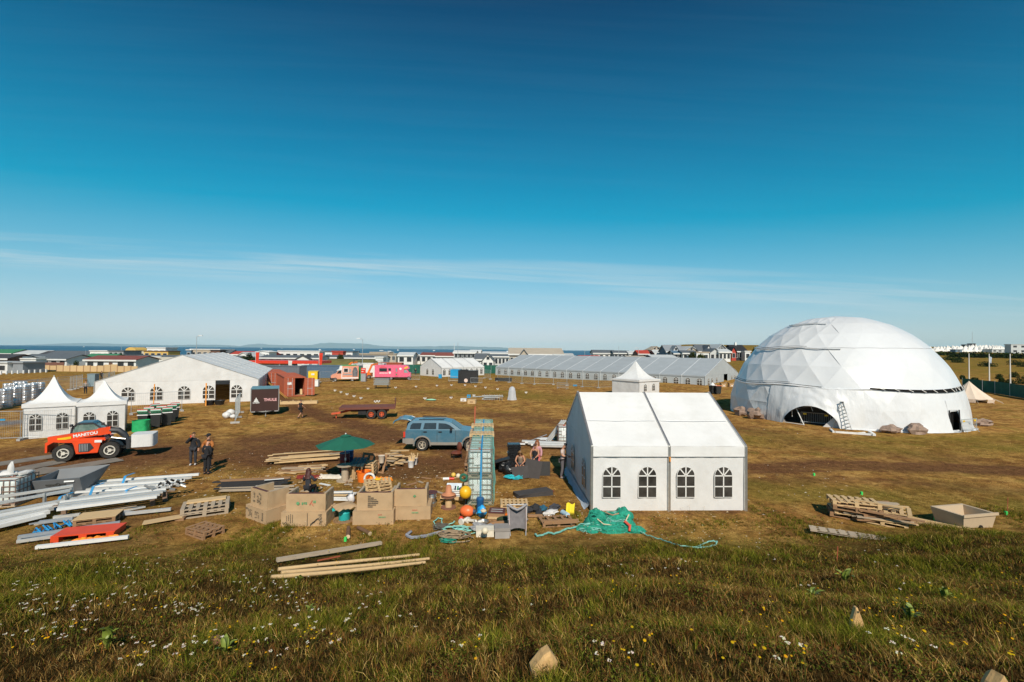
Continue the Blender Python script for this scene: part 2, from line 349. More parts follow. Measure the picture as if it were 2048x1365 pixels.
# ------------------------------------------------------------------ meadow grass on the mound and the near field
def leaf_mat(name, rough=.65):
    m = bpy.data.materials.new(name); m.use_nodes = True; N = m.node_tree.nodes; L = m.node_tree.links; b = N['Principled BSDF']
    a = N.new('ShaderNodeAttribute'); a.attribute_name = 'col'; L.new(a.outputs['Color'], b.inputs['Base Color']); b.inputs['Roughness'].default_value = .9; b.inputs['Specular IOR Level'].default_value = .04
    tr = N.new('ShaderNodeBsdfTranslucent'); L.new(a.outputs['Color'], tr.inputs[0]); mx = N.new('ShaderNodeMixShader'); mx.inputs[0].default_value = .15
    L.new(b.outputs[0], mx.inputs[1]); L.new(tr.outputs[0], mx.inputs[2]); L.new(mx.outputs[0], N['Material Output'].inputs[0]); return m
GM = leaf_mat('grass_blade')
GREENS = np.array([(.070, .085, .007), (.125, .135, .012), (.038, .050, .004), (.21, .195, .026), (.15, .120, .014)])
STRAWS = np.array([(.40, .240, .066), (.28, .150, .042), (.15, .072, .022), (.52, .35, .125), (.23, .088, .026)])
def blades(name, label, N, ylo, yhi, hfun, wid, gfun, power, seed, bend=True, ext=1.34):
    r = np.random.default_rng(seed)
    y = ylo + (yhi - ylo) * r.random(N) ** power; x = (r.random(N) * 2 - 1) * (y * ext + 1.2)
    # clump the blades in tufts
    k = r.random(N) < .55; cx = np.round(x / .34) * .34 + .12 * np.sin(np.round(y / .3) * 12.9 + np.round(x / .34) * 78.2); cy = np.round(y / .3) * .3 + .1 * np.sin(np.round(x / .34) * 39.4)
    x = np.where(k, cx + (x - cx) * .45, x); y = np.where(k, cy + (y - cy) * .45, y)
    z = np.array([height(a, c) for a, c in zip(x, y)])
    c1 = np.array([fbm(a, c, .42, 3) for a, c in zip(x, y)]); c2 = np.array([nz(a * 2.1, c * 2.1, 5) for a, c in zip(x, y)])
    h = hfun(x, y, c1, c2, r) ; ok = h > .012
    x, y, z, c1, c2, h = [q[ok] for q in (x, y, z, c1, c2, h)]; n = len(x)
    g = np.clip(gfun(x, y, c1, c2) + (r.random(n) - .5) * .75, 0, 1) > .5
    col = np.where(g[:, None], GREENS[r.integers(0, 5, n)], STRAWS[r.integers(0, 5, n)]) * ((.32 + 1.2 * r.random(n) ** 1.2) * np.clip(1 + c2 * 1.1 + c1 * .9, .3, 1.7))[:, None]
    a = r.random(n) * 2 * PI; la = r.random(n) * 2 * PI; ln = h * (.2 + 1.5 * r.random(n) ** 1.4); w = wid * (.7 + .6 * r.random(n)) * (.6 + .05 * y)
    wx, wy = np.cos(a) * w, np.sin(a) * w; lx, ly = np.cos(la) * ln - .12 * h, np.sin(la) * ln
    if bend:
        V = np.stack([np.c_[x - wx, y - wy, z - .01], np.c_[x + wx, y + wy, z - .01], np.c_[x + wx * .7 + lx * .35, y + wy * .7 + ly * .35, z + h * .6], np.c_[x - wx * .7 + lx * .35, y - wy * .7 + ly * .35, z + h * .6], np.c_[x + lx, y + ly, z + h]], 1).reshape(-1, 3)
        o = np.arange(n)[:, None] * 5; F = np.concatenate([o + np.array([[0, 1, 2]]), o + np.array([[0, 2, 3]]), o + np.array([[3, 2, 4]])], 1).reshape(-1, 3); C = np.repeat(col, 5, 0) 
    else:
        V = np.stack([np.c_[x - wx, y - wy, z - .01], np.c_[x + wx, y + wy, z - .01], np.c_[x + lx, y + ly, z + h]], 1).reshape(-1, 3)
        F = (np.arange(n)[:, None] * 3 + np.array([[0, 1, 2]])); C = np.repeat(col, 3, 0)
    return setp(link(name, fast_mesh(name, V, F, GM, C, 'col'), None), label, 'grass', kind='stuff')
def hill_h(x, y, c1, c2, r):
    f = 15.3 + .11 * np.clip(x, 0, 22) - .05 * np.clip(-x, 0, 20)
    e = np.clip((f + 1.2 + c1 * 9 + c2 * .8 - y) / 4.0, 0, 1)
    return e * (.032 + .075 * r.random(len(x)) + .24 * np.clip(c1 + .06, 0, .5) + .09 * np.clip(c2, 0, 1)) * np.clip(.72 + .03 * y, .7, 1.15)
def hill_g(x, y, c1, c2): return .45 + c1 * 1.1 + c2 * .45 + .12 * np.clip((y - 8) / 5, 0, 1)
blades('meadow_grass', 'uncut green and straw coloured grass covering the foreground mound', 430000, 2.6, 19.5, hill_h, .0036, hill_g, 1.25, 3)
blades('mown_grass', 'short dry mown grass of the near field', 150000, 13.5, 34, lambda x, y, c1, c2, r: (.02 + .05 * r.random(len(x))) * np.clip(.75 + c1 * 1.6 + c2 * .5, 0, 1.3) * np.clip(1.15 - 1.5 * dirt_at(x, y, c1), 0, 1), .0042, lambda x, y, c1, c2: .30 + c1 * .9 + .16 * np.clip((19 - y) / 3, -1, 1), 1.5, 4, False, 1.25)
def ground_leaves(name, label, N, seed):
    r = np.random.default_rng(seed); y = 2.6 + 15.5 * r.random(N) ** 1.3; x = (r.random(N) * 2 - 1) * (y * 1.34 + 1.2)
    k = np.array([nz(a * .8, c * .8, 9) + .5 * nz(a * 2.6, c * 2.6, 3) for a, c in zip(x, y)]) > .05; x, y = x[k], y[k]; n = len(x); z = np.array([height(a, c) for a, c in zip(x, y)]) + .02 + .09 * r.random(n)
    a = r.random(n) * 6.28; L = (.008 + .018 * r.random(n)) * (.6 + .05 * y); tz = r.uniform(-.4, .9, n); dx, dy = np.cos(a) * L, np.sin(a) * L; ex, ey = -np.sin(a) * L * .45, np.cos(a) * L * .45
    P = np.c_[x, y, z]; V = np.stack([P - np.c_[dx, dy, tz * L], P + np.c_[ex, ey, 0 * L], P + np.c_[dx, dy, tz * L], P - np.c_[ex, ey, 0 * L]], 1).reshape(-1, 3); F = np.arange(n * 4).reshape(n, 4)
    cols = np.array([(.09, .12, .012), (.15, .165, .022), (.055, .075, .008), (.20, .15, .03), (.16, .065, .02)])[r.integers(0, 5, n)] * (.5 + .8 * r.random(n))[:, None]
    return setp(link(name, fast_mesh(name, V, F, GM, np.repeat(cols, 4, 0), 'col'), None), label, 'ground cover', kind='stuff')
ground_leaves('ground_cover', 'low clover and weed leaves between the meadow grass', 150000, 8)
# ------------------------------------------------------------------ flowers
def flowers(name, label, spots, hexr, nhex, spread, col, hh, seed):
    r = random.Random(seed); V = []; F = []; C = []
    for (x, y) in spots:
        z = height(x, y); H = hh * (.6 + .7 * r.random()); tx, ty = x + r.uniform(-.05, .05), y + r.uniform(-.05, .05); o = len(V)
        V += [(x - .003, y, z), (x + .003, y, z), (tx, ty, z + H)]; F.append((o, o + 1, o + 2)); C += [(.06, .07, .015)] * 3
        for k in range(nhex if nhex == 1 else r.randint(max(2, nhex - 3), nhex)):
            a = r.random() * 6.28; q = spread * r.random() ** .5; cx, cy, cz = tx + q * math.cos(a), ty + q * math.sin(a), z + H - q * .12 + r.uniform(0, .008); rr = hexr * r.uniform(.7, 1.2); o = len(V)
            ti = r.uniform(-.5, .1); V.append((cx, cy, cz + rr * .35)); c = [v * r.uniform(.75, 1.05) for v in col]
            for j in range(6): b = j * PI / 3; V.append((cx + rr * math.cos(b), cy + rr * math.sin(b) * math.cos(ti), cz + rr * math.sin(b) * math.sin(-ti)))
            C += [c] * 7; F += [(o, o + 1 + j, o + 1 + (j + 1) % 6) for j in range(6)]
    return setp(link(name, fast_mesh(name, np.array(V), np.array(F), FM, np.array(C), 'col'), None), label, 'flowers', kind='stuff')
FM = leaf_mat('petal')
def scatter(n, regs, seed):
    r = random.Random(seed); out = []
    while len(out) < n:
        x0, x1, y0, y1, w = r.choices(regs, [q[4] for q in regs])[0]
        cx, cy = r.uniform(x0, x1), r.uniform(y0, y1)
        for k in range(r.randint(1, 6)):
            p = GH(cx + r.gauss(0, 22), cy + r.gauss(0, 12))
            if p.y < 19: out.append((p.x, p.y))
    return out
flowers('white_wildflowers', 'flat white flower heads of wild yarrow scattered through the meadow grass', scatter(400, [(0, 420, 1190, 1360, 9), (200, 560, 1130, 1260, 4), (500, 760, 1180, 1365, 3), (1150, 1450, 1030, 1100, 5), (1400, 1700, 1050, 1130, 2), (700, 1400, 1130, 1365, 1.0), (1500, 2048, 1090, 1365, 1), (560, 800, 1070, 1110, 1)], 1), .0075, 9, .023, (.74, .68, .54), .26, 5)
flowers('yellow_wildflowers', 'small yellow wildflowers dotted through the meadow grass', scatter(340, [(0, 700, 1130, 1365, 5), (700, 1500, 1090, 1365, 4), (1500, 2048, 1130, 1365, 4), (1120, 1500, 1035, 1100, 2)], 2), .014, 1, .0, (.66, .38, .012), .24, 6)
# litter of chips, pebbles and straw over the yard
def litter():
    r = random.Random(11); V = []; F = []; C = []
    for k in range(1500):
        a = G(r.uniform(-20, 1700), 775 + 260 * r.random() ** .7)
        if r.random() < .45: a = G(r.gauss(680, 170), r.gauss(965, 25))
        if a.y < 15.5: continue
        L, w, q = r.uniform(.02, .09), r.uniform(.01, .03), r.random() * 6.28; dx, dy = math.cos(q) * L, math.sin(q) * L; ex, ey = -math.sin(q) * w, math.cos(q) * w; o = len(V); h = r.uniform(.012, .035)
        V += [(a.x - dx, a.y - dy, .0), (a.x + ex, a.y + ey, .0), (a.x + dx, a.y + dy, .0), (a.x - ex, a.y - ey, .0), (a.x, a.y, h)]; F += [(o, o + 1, o + 4), (o + 1, o + 2, o + 4), (o + 2, o + 3, o + 4), (o + 3, o, o + 4)]
        C += [r.choice([(.55, .42, .25), (.42, .36, .28), (.10, .06, .035), (.62, .58, .50), (.05, .035, .02), (.45, .27, .10)])] * 5
    setp(link('yard_litter', fast_mesh('yard_litter', np.array(V), np.array(F), GM, np.array(C), 'col'), None), 'wood chips, pebbles and straw strewn over the worn field', 'litter', kind='stuff')
litter()
# ------------------------------------------------------------------ broad-leaved weeds
DM = M('dock_leaf', (.17, .22, .035), rough=.5, var=.25, vs=6)
def leafmesh():
    s = B(); s.grid(lambda u, v: ((u - .5) * .11 * math.sin(PI * min(1, v * .93 + .07)) ** .8, .30 * v, .16 * math.sin(v * 2.2) + .02 * abs(u - .5) * 2), 2, 5); return s.mesh('leaf', DM, 60)
LM = leafmesh()
for i, (a, c, sc, lb) in enumerate([(1690, 1168, 1.0, 'dock plant with upright leaves above the pointed stone'), (1625, 1205, .9, 'broad green dock leaves left of the pointed stone'), (620, 1235, .7, 'low green weed below the pale timber poles'), (215, 1300, 1.0, 'dark leafy weed among the white flowers at lower left'),
                                (1890, 1205, .9, 'dock weed in the rough grass at far right'), (450, 1310, .7, 'light green weed beside the reddish stone'), (1820, 1245, .7, 'weed right of the pointed stone'), (600, 1165, .6, 'weed just under the left end of the pale poles')]):
    p = GH(a, c); t = T('dock_plant', lb, 'plant', p, 0, 'broad-leaved weeds in the meadow')
    for k in range(9):
        l = link('leaf', LM, None, t, rz=k * .72 + random.random()); l.scale = [sc * random.uniform(.6, 1.1)] * 3; l.rotation_euler.x = R(random.uniform(15, 55))
# ------------------------------------------------------------------ stones in the meadow
SM1 = M('ochre_stone', (.60, .38, .16), rough=.9, var=.25, vs=7, bump=.6, bs=18, dirt=(.30, .15, .06), damt=.6, ds=6)
SM2 = M('red_stone', (.32, .15, .09), rough=.9, var=.25, vs=7, bump=.6, bs=18)
def stone(name, lb, p, prof, dep, mat, rz=0):
    s = B(); n = len(prof)
    cx = sum(a for a, _ in prof) / n; cz = sum(c for _, c in prof) / n
    ring = lambda q, y: [(cx + (a - cx) * q, y, cz + (c - cz) * q) for a, c in prof]
    vs = ring(.82, -dep * .5) + ring(1, -dep * .32) + ring(.96, dep * .25) + ring(.7, dep * .5); fs = [tuple(range(n)), tuple(range(3 * n, 4 * n))[::-1]]
    for j in range(3): fs += [(j * n + k, (j + 1) * n + k, (j + 1) * n + (k + 1) % n, j * n + (k + 1) % n) for k in range(n)]
    s.add(vs, fs); s.thing(name, lb, 'stone', mat, p, rz)
stone('stone', 'ochre stone with a peaked top in the centre foreground', GH(1087, 1343), [(-.13, -.06), (.07, -.06), (.12, .03), (.13, .12), (.05, .235), (-.02, .20), (-.14, .07)], .20, SM1, .2)
stone('pointed_stone', 'slim pale pointed stone standing in the grass right of centre', GH(1711, 1262), [(-.085, -.06), (.09, -.06), (.095, .07), (.055, .19), (.008, .315), (-.012, .31), (-.055, .15)], .11, SM1, -.2)
stone('pointed_stone', 'pale pointed stone cut by the bottom edge at right', GH(1990, 1398), [(-.12, -.06), (.13, -.06), (.10, .04), (.02, .20), (-.04, .12)], .14, SM1, .1)
stone('stone', 'small reddish stone among white flowers at lower left', GH(430, 1288), [(-.10, -.05), (.11, -.05), (.12, .04), (.03, .10), (-.05, .09), (-.11, .03)], .16, SM2, .4)

# ------------------------------------------------------------------ air
hz = bpy.data.materials.new('haze_air'); hz.use_nodes = True; hz.node_tree.nodes.clear()
pv = hz.node_tree.nodes.new('ShaderNodeVolumePrincipled'); ho = hz.node_tree.nodes.new('ShaderNodeOutputMaterial'); hz.node_tree.links.new(pv.outputs[0], ho.inputs['Volume'])
pv.inputs['Color'].default_value = (.62, .88, 1, 1); pv.inputs['Density'].default_value = 2.3e-5; pv.inputs['Anisotropy'].default_value = -.2
setp(B().bx(-62000, 62000, -200, 48000, -70, 640).build('haze', hz), kind='stuff')
# ================================================================== TENTS
TW = M('tent_white', (.77, .765, .75), rough=.55, var=.05, vs=.8, bump=.6, bs=1.7, bdist=.06, spec=.3, dirt=(.62, .60, .56), damt=.5, ds=.6)
TW2 = M('tent_white_wall', (.82, .815, .80), rough=.6, var=.06, vs=1.2, bump=.8, bs=1.9, bdist=.07, stretch=(1, 1, .6), spec=.25, dirt=(.66, .63, .58), damt=.3, ds=.7)
def translucent(m, f):
    nt = m.node_tree; b = nt.nodes['Principled BSDF']; o = nt.nodes['Material Output']; tr = nt.nodes.new('ShaderNodeBsdfTranslucent'); mx = nt.nodes.new('ShaderNodeMixShader'); mx.inputs[0].default_value = f
    nt.links.new(b.inputs['Base Color'].links[0].from_socket, tr.inputs[0]); nt.links.new(b.outputs[0], mx.inputs[1]); nt.links.new(tr.outputs[0], mx.inputs[2]); nt.links.new(mx.outputs[0], o.inputs[0])
translucent(TW, .08); translucent(TW2, .20)
TG = M('tent_grey', (.34, .37, .39), rough=.7, var=.07, vs=.7, bump=.3, bs=2.5, spec=.25)
TGW = M('tent_grey_wall', (.42, .45, .46), rough=.65, var=.07, vs=.7, bump=.3, bs=2.5, spec=.3)
ALU = M('aluminium', (.62, .62, .60), rough=.38, metal=.85, var=.12, vs=8)
ALUD = M('aluminium_dull', (.42, .43, .42), rough=.5, metal=.6, var=.15, vs=6)
PANE = M('window_film', (.045, .042, .038), rough=.16, var=.5, vs=3, spec=.45, bump=.25, bs=3)
MUNT = M('window_bars_white', (.74, .73, .70), rough=.6, var=.05)
STEEL = M('galvanised_steel', (.50, .53, .54), rough=.45, metal=.6, var=.15, vs=12)
BLACK = M('black_plastic', (.018, .018, .019), rough=.5, var=.3)
CONC = M('concrete', (.36, .35, .33), rough=.95, var=.2, vs=9, bump=.4)
def arch_window(parent, o, u, nrm, w, h, panes=True):
    """arched window: white bars are the part, each pane is a sub-part"""
    o = Vector(o); u = Vector(u); nrm = Vector(nrm); r = w / 2; hs = h - r; zu = Vector((0, 0, 1)); t = .045 * w / .75
    def P(x, z, k=.012): return o + u * x + zu * z + nrm * k
    s = B()
    def strip(a, b, wd):
        a = Vector((a[0], 0, a[1])); b = Vector((b[0], 0, b[1])); d = (b - a).normalized(); q = Vector((-d.z, 0, d.x)) * wd / 2
        c = [a - q, b - q, b + q, a + q]; s.add([P(v.x, v.z, .006) for v in c] + [P(v.x, v.z, .020) for v in c], [(4, 5, 6, 7), (0, 1, 5, 4), (1, 2, 6, 5), (2, 3, 7, 6), (3, 0, 4, 7)])
    strip((0, 0), (0, h), t); strip((-r, hs), (r, hs), t); strip((-r, hs / 2), (r, hs / 2), t)
    for a in (50, 130): strip((0, hs), (r * math.cos(R(a)), hs + r * math.sin(R(a))), t)
    for k in range(10):
        a, b = R(18 * k), R(18 * k + 18); strip((r * math.cos(a), hs + r * math.sin(a)), (r * math.cos(b), hs + r * math.sin(b)), t * .5)
    for x in (-r, r): strip((x, 0), (x, hs), t * .5)
    strip((-r, 0), (r, 0), t * .5)
    wd = s.build('window', MUNT, parent)
    def pane(pts): B().add([P(x, z) for x, z in pts], [tuple(range(len(pts)))]).build('pane', PANE, wd)
    arc = lambda a, b: [(r * math.cos(R(a + (b - a) * k / 5)), hs + r * math.sin(R(a + (b - a) * k / 5))) for k in range(6)]
    if panes:
        for a, b in ((0, 50), (50, 90), (90, 130), (130, 180)): pane([(0, hs)] + arc(a, b))
        for x0, x1 in ((-r, 0), (0, r)):
            for z0, z1 in ((0, hs / 2), (hs / 2, hs)): pane([(x0, z0), (x1, z0), (x1, z1), (x0, z1)])
    else: pane([(-r, 0), (r, 0)] + arc(0, 180))
    return wd
def cloth(parent, name, mat, a, b, c, d, nrm, nu=14, nv=10, amp=.03, seed=0, sag=0.0):
    """wrinkled sheet on corners a b c d (a-b along the bottom)"""
    a, b, c, d, nrm = map(Vector, (a, b, c, d, nrm)); s = B()
    def f(u, v):
        p = (a * (1 - u) + b * u) * (1 - v) + (d * (1 - u) + c * u) * v; e = min(1, 8 * min(u, 1 - u, v, 1 - v) + .25)
        k = fbm(u * 3.2 + seed * 3.7, v * 1.6 + u * 1.4, 1.2, 3) * amp * 1.6 + nz(u * 9 + seed, v * 2.2 - u * 2) * amp * .6
        return p + nrm * (k * e) + Vector((0, 0, -sag * 4 * u * (1 - u) * math.sin(PI * min(1, v)) ))
    return s.grid(f, nu, nv).build(name, mat, parent, smooth=60)
def marquee(name, label, org, ang, L, S, eave, ridge, nb, rm, wm, fwin=(), gwin0=(), gwin1=(), gap0=(), gap1=(), fgap=(), val=.34, ww=.75, wh=1.25, sill=.55, panes=True, amp=.03, hi=True, group=None, beam=ALU, vmat=None):
    t = T(name, label, 'tent', (org[0], org[1], height(org[0], org[1]) if org[1] > 60 else 0), ang, group); vmat = vmat or rm
    bl = L / nb; Yn = Vector((0, -1, 0)); nu = 12 if hi else 6
    rise = ridge - eave; nf = Vector((0, -rise, S / 2)).normalized(); nb_ = Vector((0, rise, S / 2)).normalized()
    for i in range(nb):
        x0, x1 = i * bl + .03, (i + 1) * bl - .03; sd = i * 1.3 + L
        cloth(t, 'roof_panel', rm, (x0, -.06, eave), (x1, -.06, eave), (x1, S / 2, ridge), (x0, S / 2, ridge), nf, nu, 10, amp * .8, sd, sag=.05 if hi else 0)
        cloth(t, 'roof_panel', rm, (x0, S + .06, eave), (x1, S + .06, eave), (x1, S / 2, ridge), (x0, S / 2, ridge), nb_, 6, 4, amp * .5, sd)
        cloth(t, 'valance', vmat, (x0, -.08, eave - val), (x1, -.08, eave - val), (x1, -.07, eave), (x0, -.07, eave), Yn, nu, 3, amp * .5, sd)
        if i not in fgap: cloth(t, 'wall_panel', wm, (x0, 0, -.03), (x1, 0, -.03), (x1, 0, eave - .02), (x0, 0, eave - .02), Yn, nu + 4, 8, amp, sd + 5)
        cloth(t, 'wall_panel', wm, (x0, S, -.03), (x1, S, -.03), (x1, S, eave), (x0, S, eave), -Yn, 4, 3, amp, sd + 9)
    for gx, gaps, wins, nx in ((0, gap0, gwin0, -1), (L, gap1, gwin1, 1)):
        n = Vector((nx, 0, 0))
        for k in range(2):
            y0, y1 = k * S / 2, (k + 1) * S / 2; za, zb = (eave, ridge) if k == 0 else (ridge, eave)
            cloth(t, 'gable_panel', wm, (gx, y0, eave - .05), (gx, y1, eave - .05), (gx, y1, zb), (gx, y0, za), n, 8, 6, amp * .5, k + L)
        cuts = sorted([0, S] + [q for g in gaps for q in g]); segs = [(cuts[i], cuts[i + 1]) for i in range(0, len(cuts) - 1, 2)]
        for a, b in segs:
            m = max(1, round((b - a) / 4.0))
            for k in range(m):
                ya, yb = a + (b - a) * k / m, a + (b - a) * (k + 1) / m
                cloth(t, 'wall_panel', wm, (gx, ya, -.03), (gx, yb, -.03), (gx, yb, eave - .06), (gx, ya, eave - .06), n, 10, 7, amp, ya + 3)
        for y in wins: arch_window(t, (gx + nx * .045, y, sill), (0, -nx * -1, 0), n, ww, wh, panes)
    for i in range(nb + 1):
        x = i * bl; s = B(); s.bx(x - .05, x + .05, -.11, -.02, 0, eave); s.build('post', beam, t)
        s = B(); s.bar((x, -.08, eave + .02), (x, S / 2, ridge + .02), .08 if hi else .14, .06 if hi else .03).bar((x, S + .08, eave + .02), (x, S / 2, ridge + .02), .08 if hi else .14, .06 if hi else .03); s.build('rafter', beam, t)
        B().bx(x - .05, x + .05, S + .02, S + .11, 0, eave).build('post', beam, t)
    if hi:
        for i in range(nb):
            q0, q1 = .42, .425; B().add([(x, -.06 + (S / 2 + .06) * q, eave + rise * q + dz_) for dz_ in (.03, .045) for q in (q0, q1) for x in (i * bl + .1, (i + 1) * bl - .1)], [(4, 5, 7, 6), (0, 1, 5, 4)]).build('weld_seam', wm, t)
        pass
    for x in fwin: arch_window(t, (x, -.05, sill), (1, 0, 0), Yn, ww, wh, panes)
    return t
def ang2(a, b): return math.atan2(b[1] - a[1], b[0] - a[0])
# --- the near white marquee
a = Vector((3.27, 18.55)); an = R(2.0); L_ = 6.34
nm = marquee('marquee', 'large white marquee with two roof bays and four arched windows facing front', a, an, L_, 6.3, 2.62, 4.50, 2, TW, TW2, fwin=(.82, 2.28, 3.86, 5.42), gwin0=(1.4, 4.2), val=.42, ww=.74, wh=1.24, sill=.55, amp=.06)
s = B(); s.cyl((L_ / 2 - .0, -.16, 2.2), (L_ / 2, -.16, 2.02), .03); s.build('strap', M('orange_strap', (.75, .30, .05), .8), nm)
s = B(); s.grid(lambda u, v: (-.06 - .22 * v * (1 + .4 * nz(u * 9, 4)), u * 6.0 + .1, .22 * (1 - v) ** 2 + .02 + .03 * nz(u * 8, v * 3)), 24, 4); s.build('loose_skirt', M('tent_skirt_blue', (.45, .50, .55), .6, var=.1), nm)
# red crate seen standing inside is left in the dark; far white tents
marquee('gable_marquee', 'wide white gabled marquee behind the two pagoda tents', (-30.6, 55.0), R(115), 30, 15.2, 2.62, 5.52, 6, TW, TW2, gwin0=(2.2, 5.0, 7.35, 9.9, 12.4), gap0=((2.9, 4.35),), val=.25, ww=1.15, wh=1.5, sill=.5, amp=.04)
# --- grey hall tent
pa = Vector((34.9, 82.0)); dr = Vector((.755, -.656)); LL = 51.5; st_ = pa - dr * LL
marquee('hall_tent', 'very long grey hall tent with white roof seams and a row of arched windows', st_, math.atan2(dr.y, dr.x), LL, 20.5, 2.05, 5.1, 12, TG, TGW, fwin=[LL / 12 * (i + q) for i in range(12) for q in (.27, .76)], gwin1=(1.6, 3.6, 6.3, 16.2, 18.2), gap1=((10.8, 13.2),), val=.25, ww=.86, wh=1.25, sill=.35, panes=False, amp=.02, hi=False, beam=M('white_profile', (.56, .58, .59), .5))
# --- far white tent with generators in front
marquee('party_tent', 'white four-bay tent with a gable end behind the black generator', (-16.3, 105), R(45), 13.2, 8.4, 2.2, 4.2, 4, TW, TW2, fwin=[.9, 2.5, 4.2, 5.8, 7.5, 9.1, 10.8, 12.3], gwin0=(3.1, 5.4), val=.25, ww=.75, wh=1.35, sill=.4, panes=False, amp=.02, hi=False)
marquee('low_white_tent', 'low white tent half hidden between the grey hall tent and the dome', (56, 104), R(-20), 14, 8, 2.0, 4.0, 3, TW, TW2, amp=.02, hi=False, panes=False)
def pagoda(label, org, ang, S, eave, peak, wins, openf=None, side=None, val=.28, ww=.72, wh=1.15, sill=.55, group='pagoda tents'):
    if S < 3: ww = .62
    t = T('pagoda_tent', label, 'tent', org, ang, group); h = S / 2
    cs = [(-h, -h), (h, -h), (h, h), (-h, h)]; cen = Vector((h, h))
    for k in range(4):
        a, b = Vector(cs[k]), Vector(cs[(k + 1) % 4]); s = B()
        def f(u, v):
            q = 1 - v; sc = .035 + .965 * (q ** 1.0); z = eave + (peak - eave) * (v ** 2.15)
            e = (a * (1 - u) + b * u) * (1.05 * sc if v > 0 else 1.05); dip = .06 * math.sin(PI * u) * q
            return (cen.x + e.x, cen.y + e.y, z - dip * .5 + .012 * nz(u * 6 + k, v * 5))
        s.grid(f, 10, 14).build('roof_panel', TW, t, smooth=50)
        e0, e1 = a * 1.055, b * 1.055
        nrm = Vector(((a + b) / 2).normalized().to_tuple() + (0,)) if False else Vector((*((a + b) / 2).normalized(), 0))
        cloth(t, 'valance', TW, (cen.x + e0.x, cen.y + e0.y, eave - val), (cen.x + e1.x, cen.y + e1.y, eave - val), (cen.x + e1.x, cen.y + e1.y, eave), (cen.x + e0.x, cen.y + e0.y, eave), nrm, 10, 2, .02, k)
        A3 = Vector((cen.x + a.x, cen.y + a.y, 0)); B3 = Vector((cen.x + b.x, cen.y + b.y, 0)); zz = Vector((0, 0, eave - .1))
        wm = side if (side and k == 1) else TW2
        if not (openf == k): cloth(t, 'wall_panel', wm, A3, B3, B3 + zz, A3 + zz, nrm, 12, 8, .035, k + org[0])
        u3 = (B3 - A3).normalized()
        for w in wins[k]: arch_window(t, A3 + u3 * w + nrm * .05 + Vector((0, 0, sill)), u3, nrm, ww, wh)
        B().cyl(A3 * .99 + cen.to_3d() * .01, A3 * .99 + cen.to_3d() * .01 + zz, .035, n=6).build('post', ALU, t)
    s = B(); s.cyl((h, h, peak - .15), (h, h, peak + .12), .05, .02, 8); s.build('finial', TW, t)
    return t
pagoda('left white pagoda tent with a tall pointed roof beside the keg stacks', (-33.6, 31.4, 0), R(38), 2.62, 2.42, 4.18, [(.62, 1.95), (1.5,), (), ()])
pagoda('white pagoda tent with a grey clear side right of its twin', (-31.0, 32.6, 0), R(38), 2.62, 2.40, 3.85, [(.62, 1.9), (), (), ()], side=M('grey_clear_film', (.20, .25, .28), .3, var=.3, vs=1.5, bump=.4, bs=4))
c_ = D(1278, 755, 68.5); pagoda('solitary white pagoda tent standing behind the large marquee roof', (c_.x - .9, 65.2, 0), R(38), 4.9, 2.3, 4.85, [(1.4, 3.4), (1.3, 3.5), (), ()], ww=.62, wh=1.0, sill=.65)
# --- bell tent
BEL = M('canvas_cream', (.68, .55, .43), .85, var=.06, vs=2, bump=.2, bs=6)
p = G(1975, 807); bt = T('bell_tent', 'cream canvas bell tent sagging beside the dome', 'tent', p, 0)
for k in range(12):
    a0, a1 = 2 * PI * k / 12, 2 * PI * (k + 1) / 12; s = B()
    def f(u, v):
        a = a0 + (a1 - a0) * u; rr = 2.35 * (1 - v) + .03; sg = .10 * math.sin(PI * u) * (1 - v) + .12 * math.sin(PI * v)
        return ((rr - sg) * math.cos(a), (rr - sg) * math.sin(a) + 2.4, .48 + 2.25 * v - .06 * math.sin(PI * u) * (1 - v))
    s.grid(f, 4, 6).build('canvas_gore', BEL, bt, smooth=40)
    if k % 3 != 2: B().grid(lambda u, v: (2.36 * math.cos(a0 + (a1 - a0) * u) * (1 + .05 * v), 2.36 * math.sin(a0 + (a1 - a0) * u) * (1 + .05 * v) + 2.4, .46 * v + .01), 4, 2).build('skirt', BEL, bt)
    q = (2.4 * math.cos(a0), 2.4 * math.sin(a0) + 2.4, .5); B().cyl(q, (3.3 * math.cos(a0), 3.3 * math.sin(a0) + 2.4, 0), .012, n=4).build('guy_rope', M('rope_white', (.7, .66, .6), .9), bt)
B().cyl((0, 2.4, 0), (0, 2.4, 2.8), .03).build('pole', ALU, bt)
# --- rows of small tents on the far hill
CT = M('far_tent_canvas', (.80, .76, .70), .8, var=.05)
s = B(); s.lathe([(2.6, 0), (2.55, .35), (1.2, 1.9), (.05, 3.5)], 8); tipi = s.mesh('hill_tent', CT)
first = None; rr = random.Random(3)
for row, (n, x0, x1, py, yy) in enumerate([(12, 1862, 1985, 704.5, 330), (13, 1868, 1990, 701.5, 352), (13, 1885, 1998, 698.5, 376), (12, 1915, 2004, 695.5, 402), (10, 1938, 2000, 693.0, 428), (8, 1946, 1992, 691.5, 452), (8, 1990, 2020, 702.0, 340)]):
    for i in range(n):
        x = x0 + (x1 - x0) * (i + rr.uniform(-.2, .2)) / max(1, n - 1); q = D(x, py, yy); q.z = height(q.x, q.y) - .05
        o = link('hill_tent', tipi, None, None, q, rr.random() * .8); o.scale = (1, 1, rr.uniform(1.0, 1.25)); setp(o, 'small white pointed tent in the crowded rows on the far hill', 'tent', 'tents on the far hill')
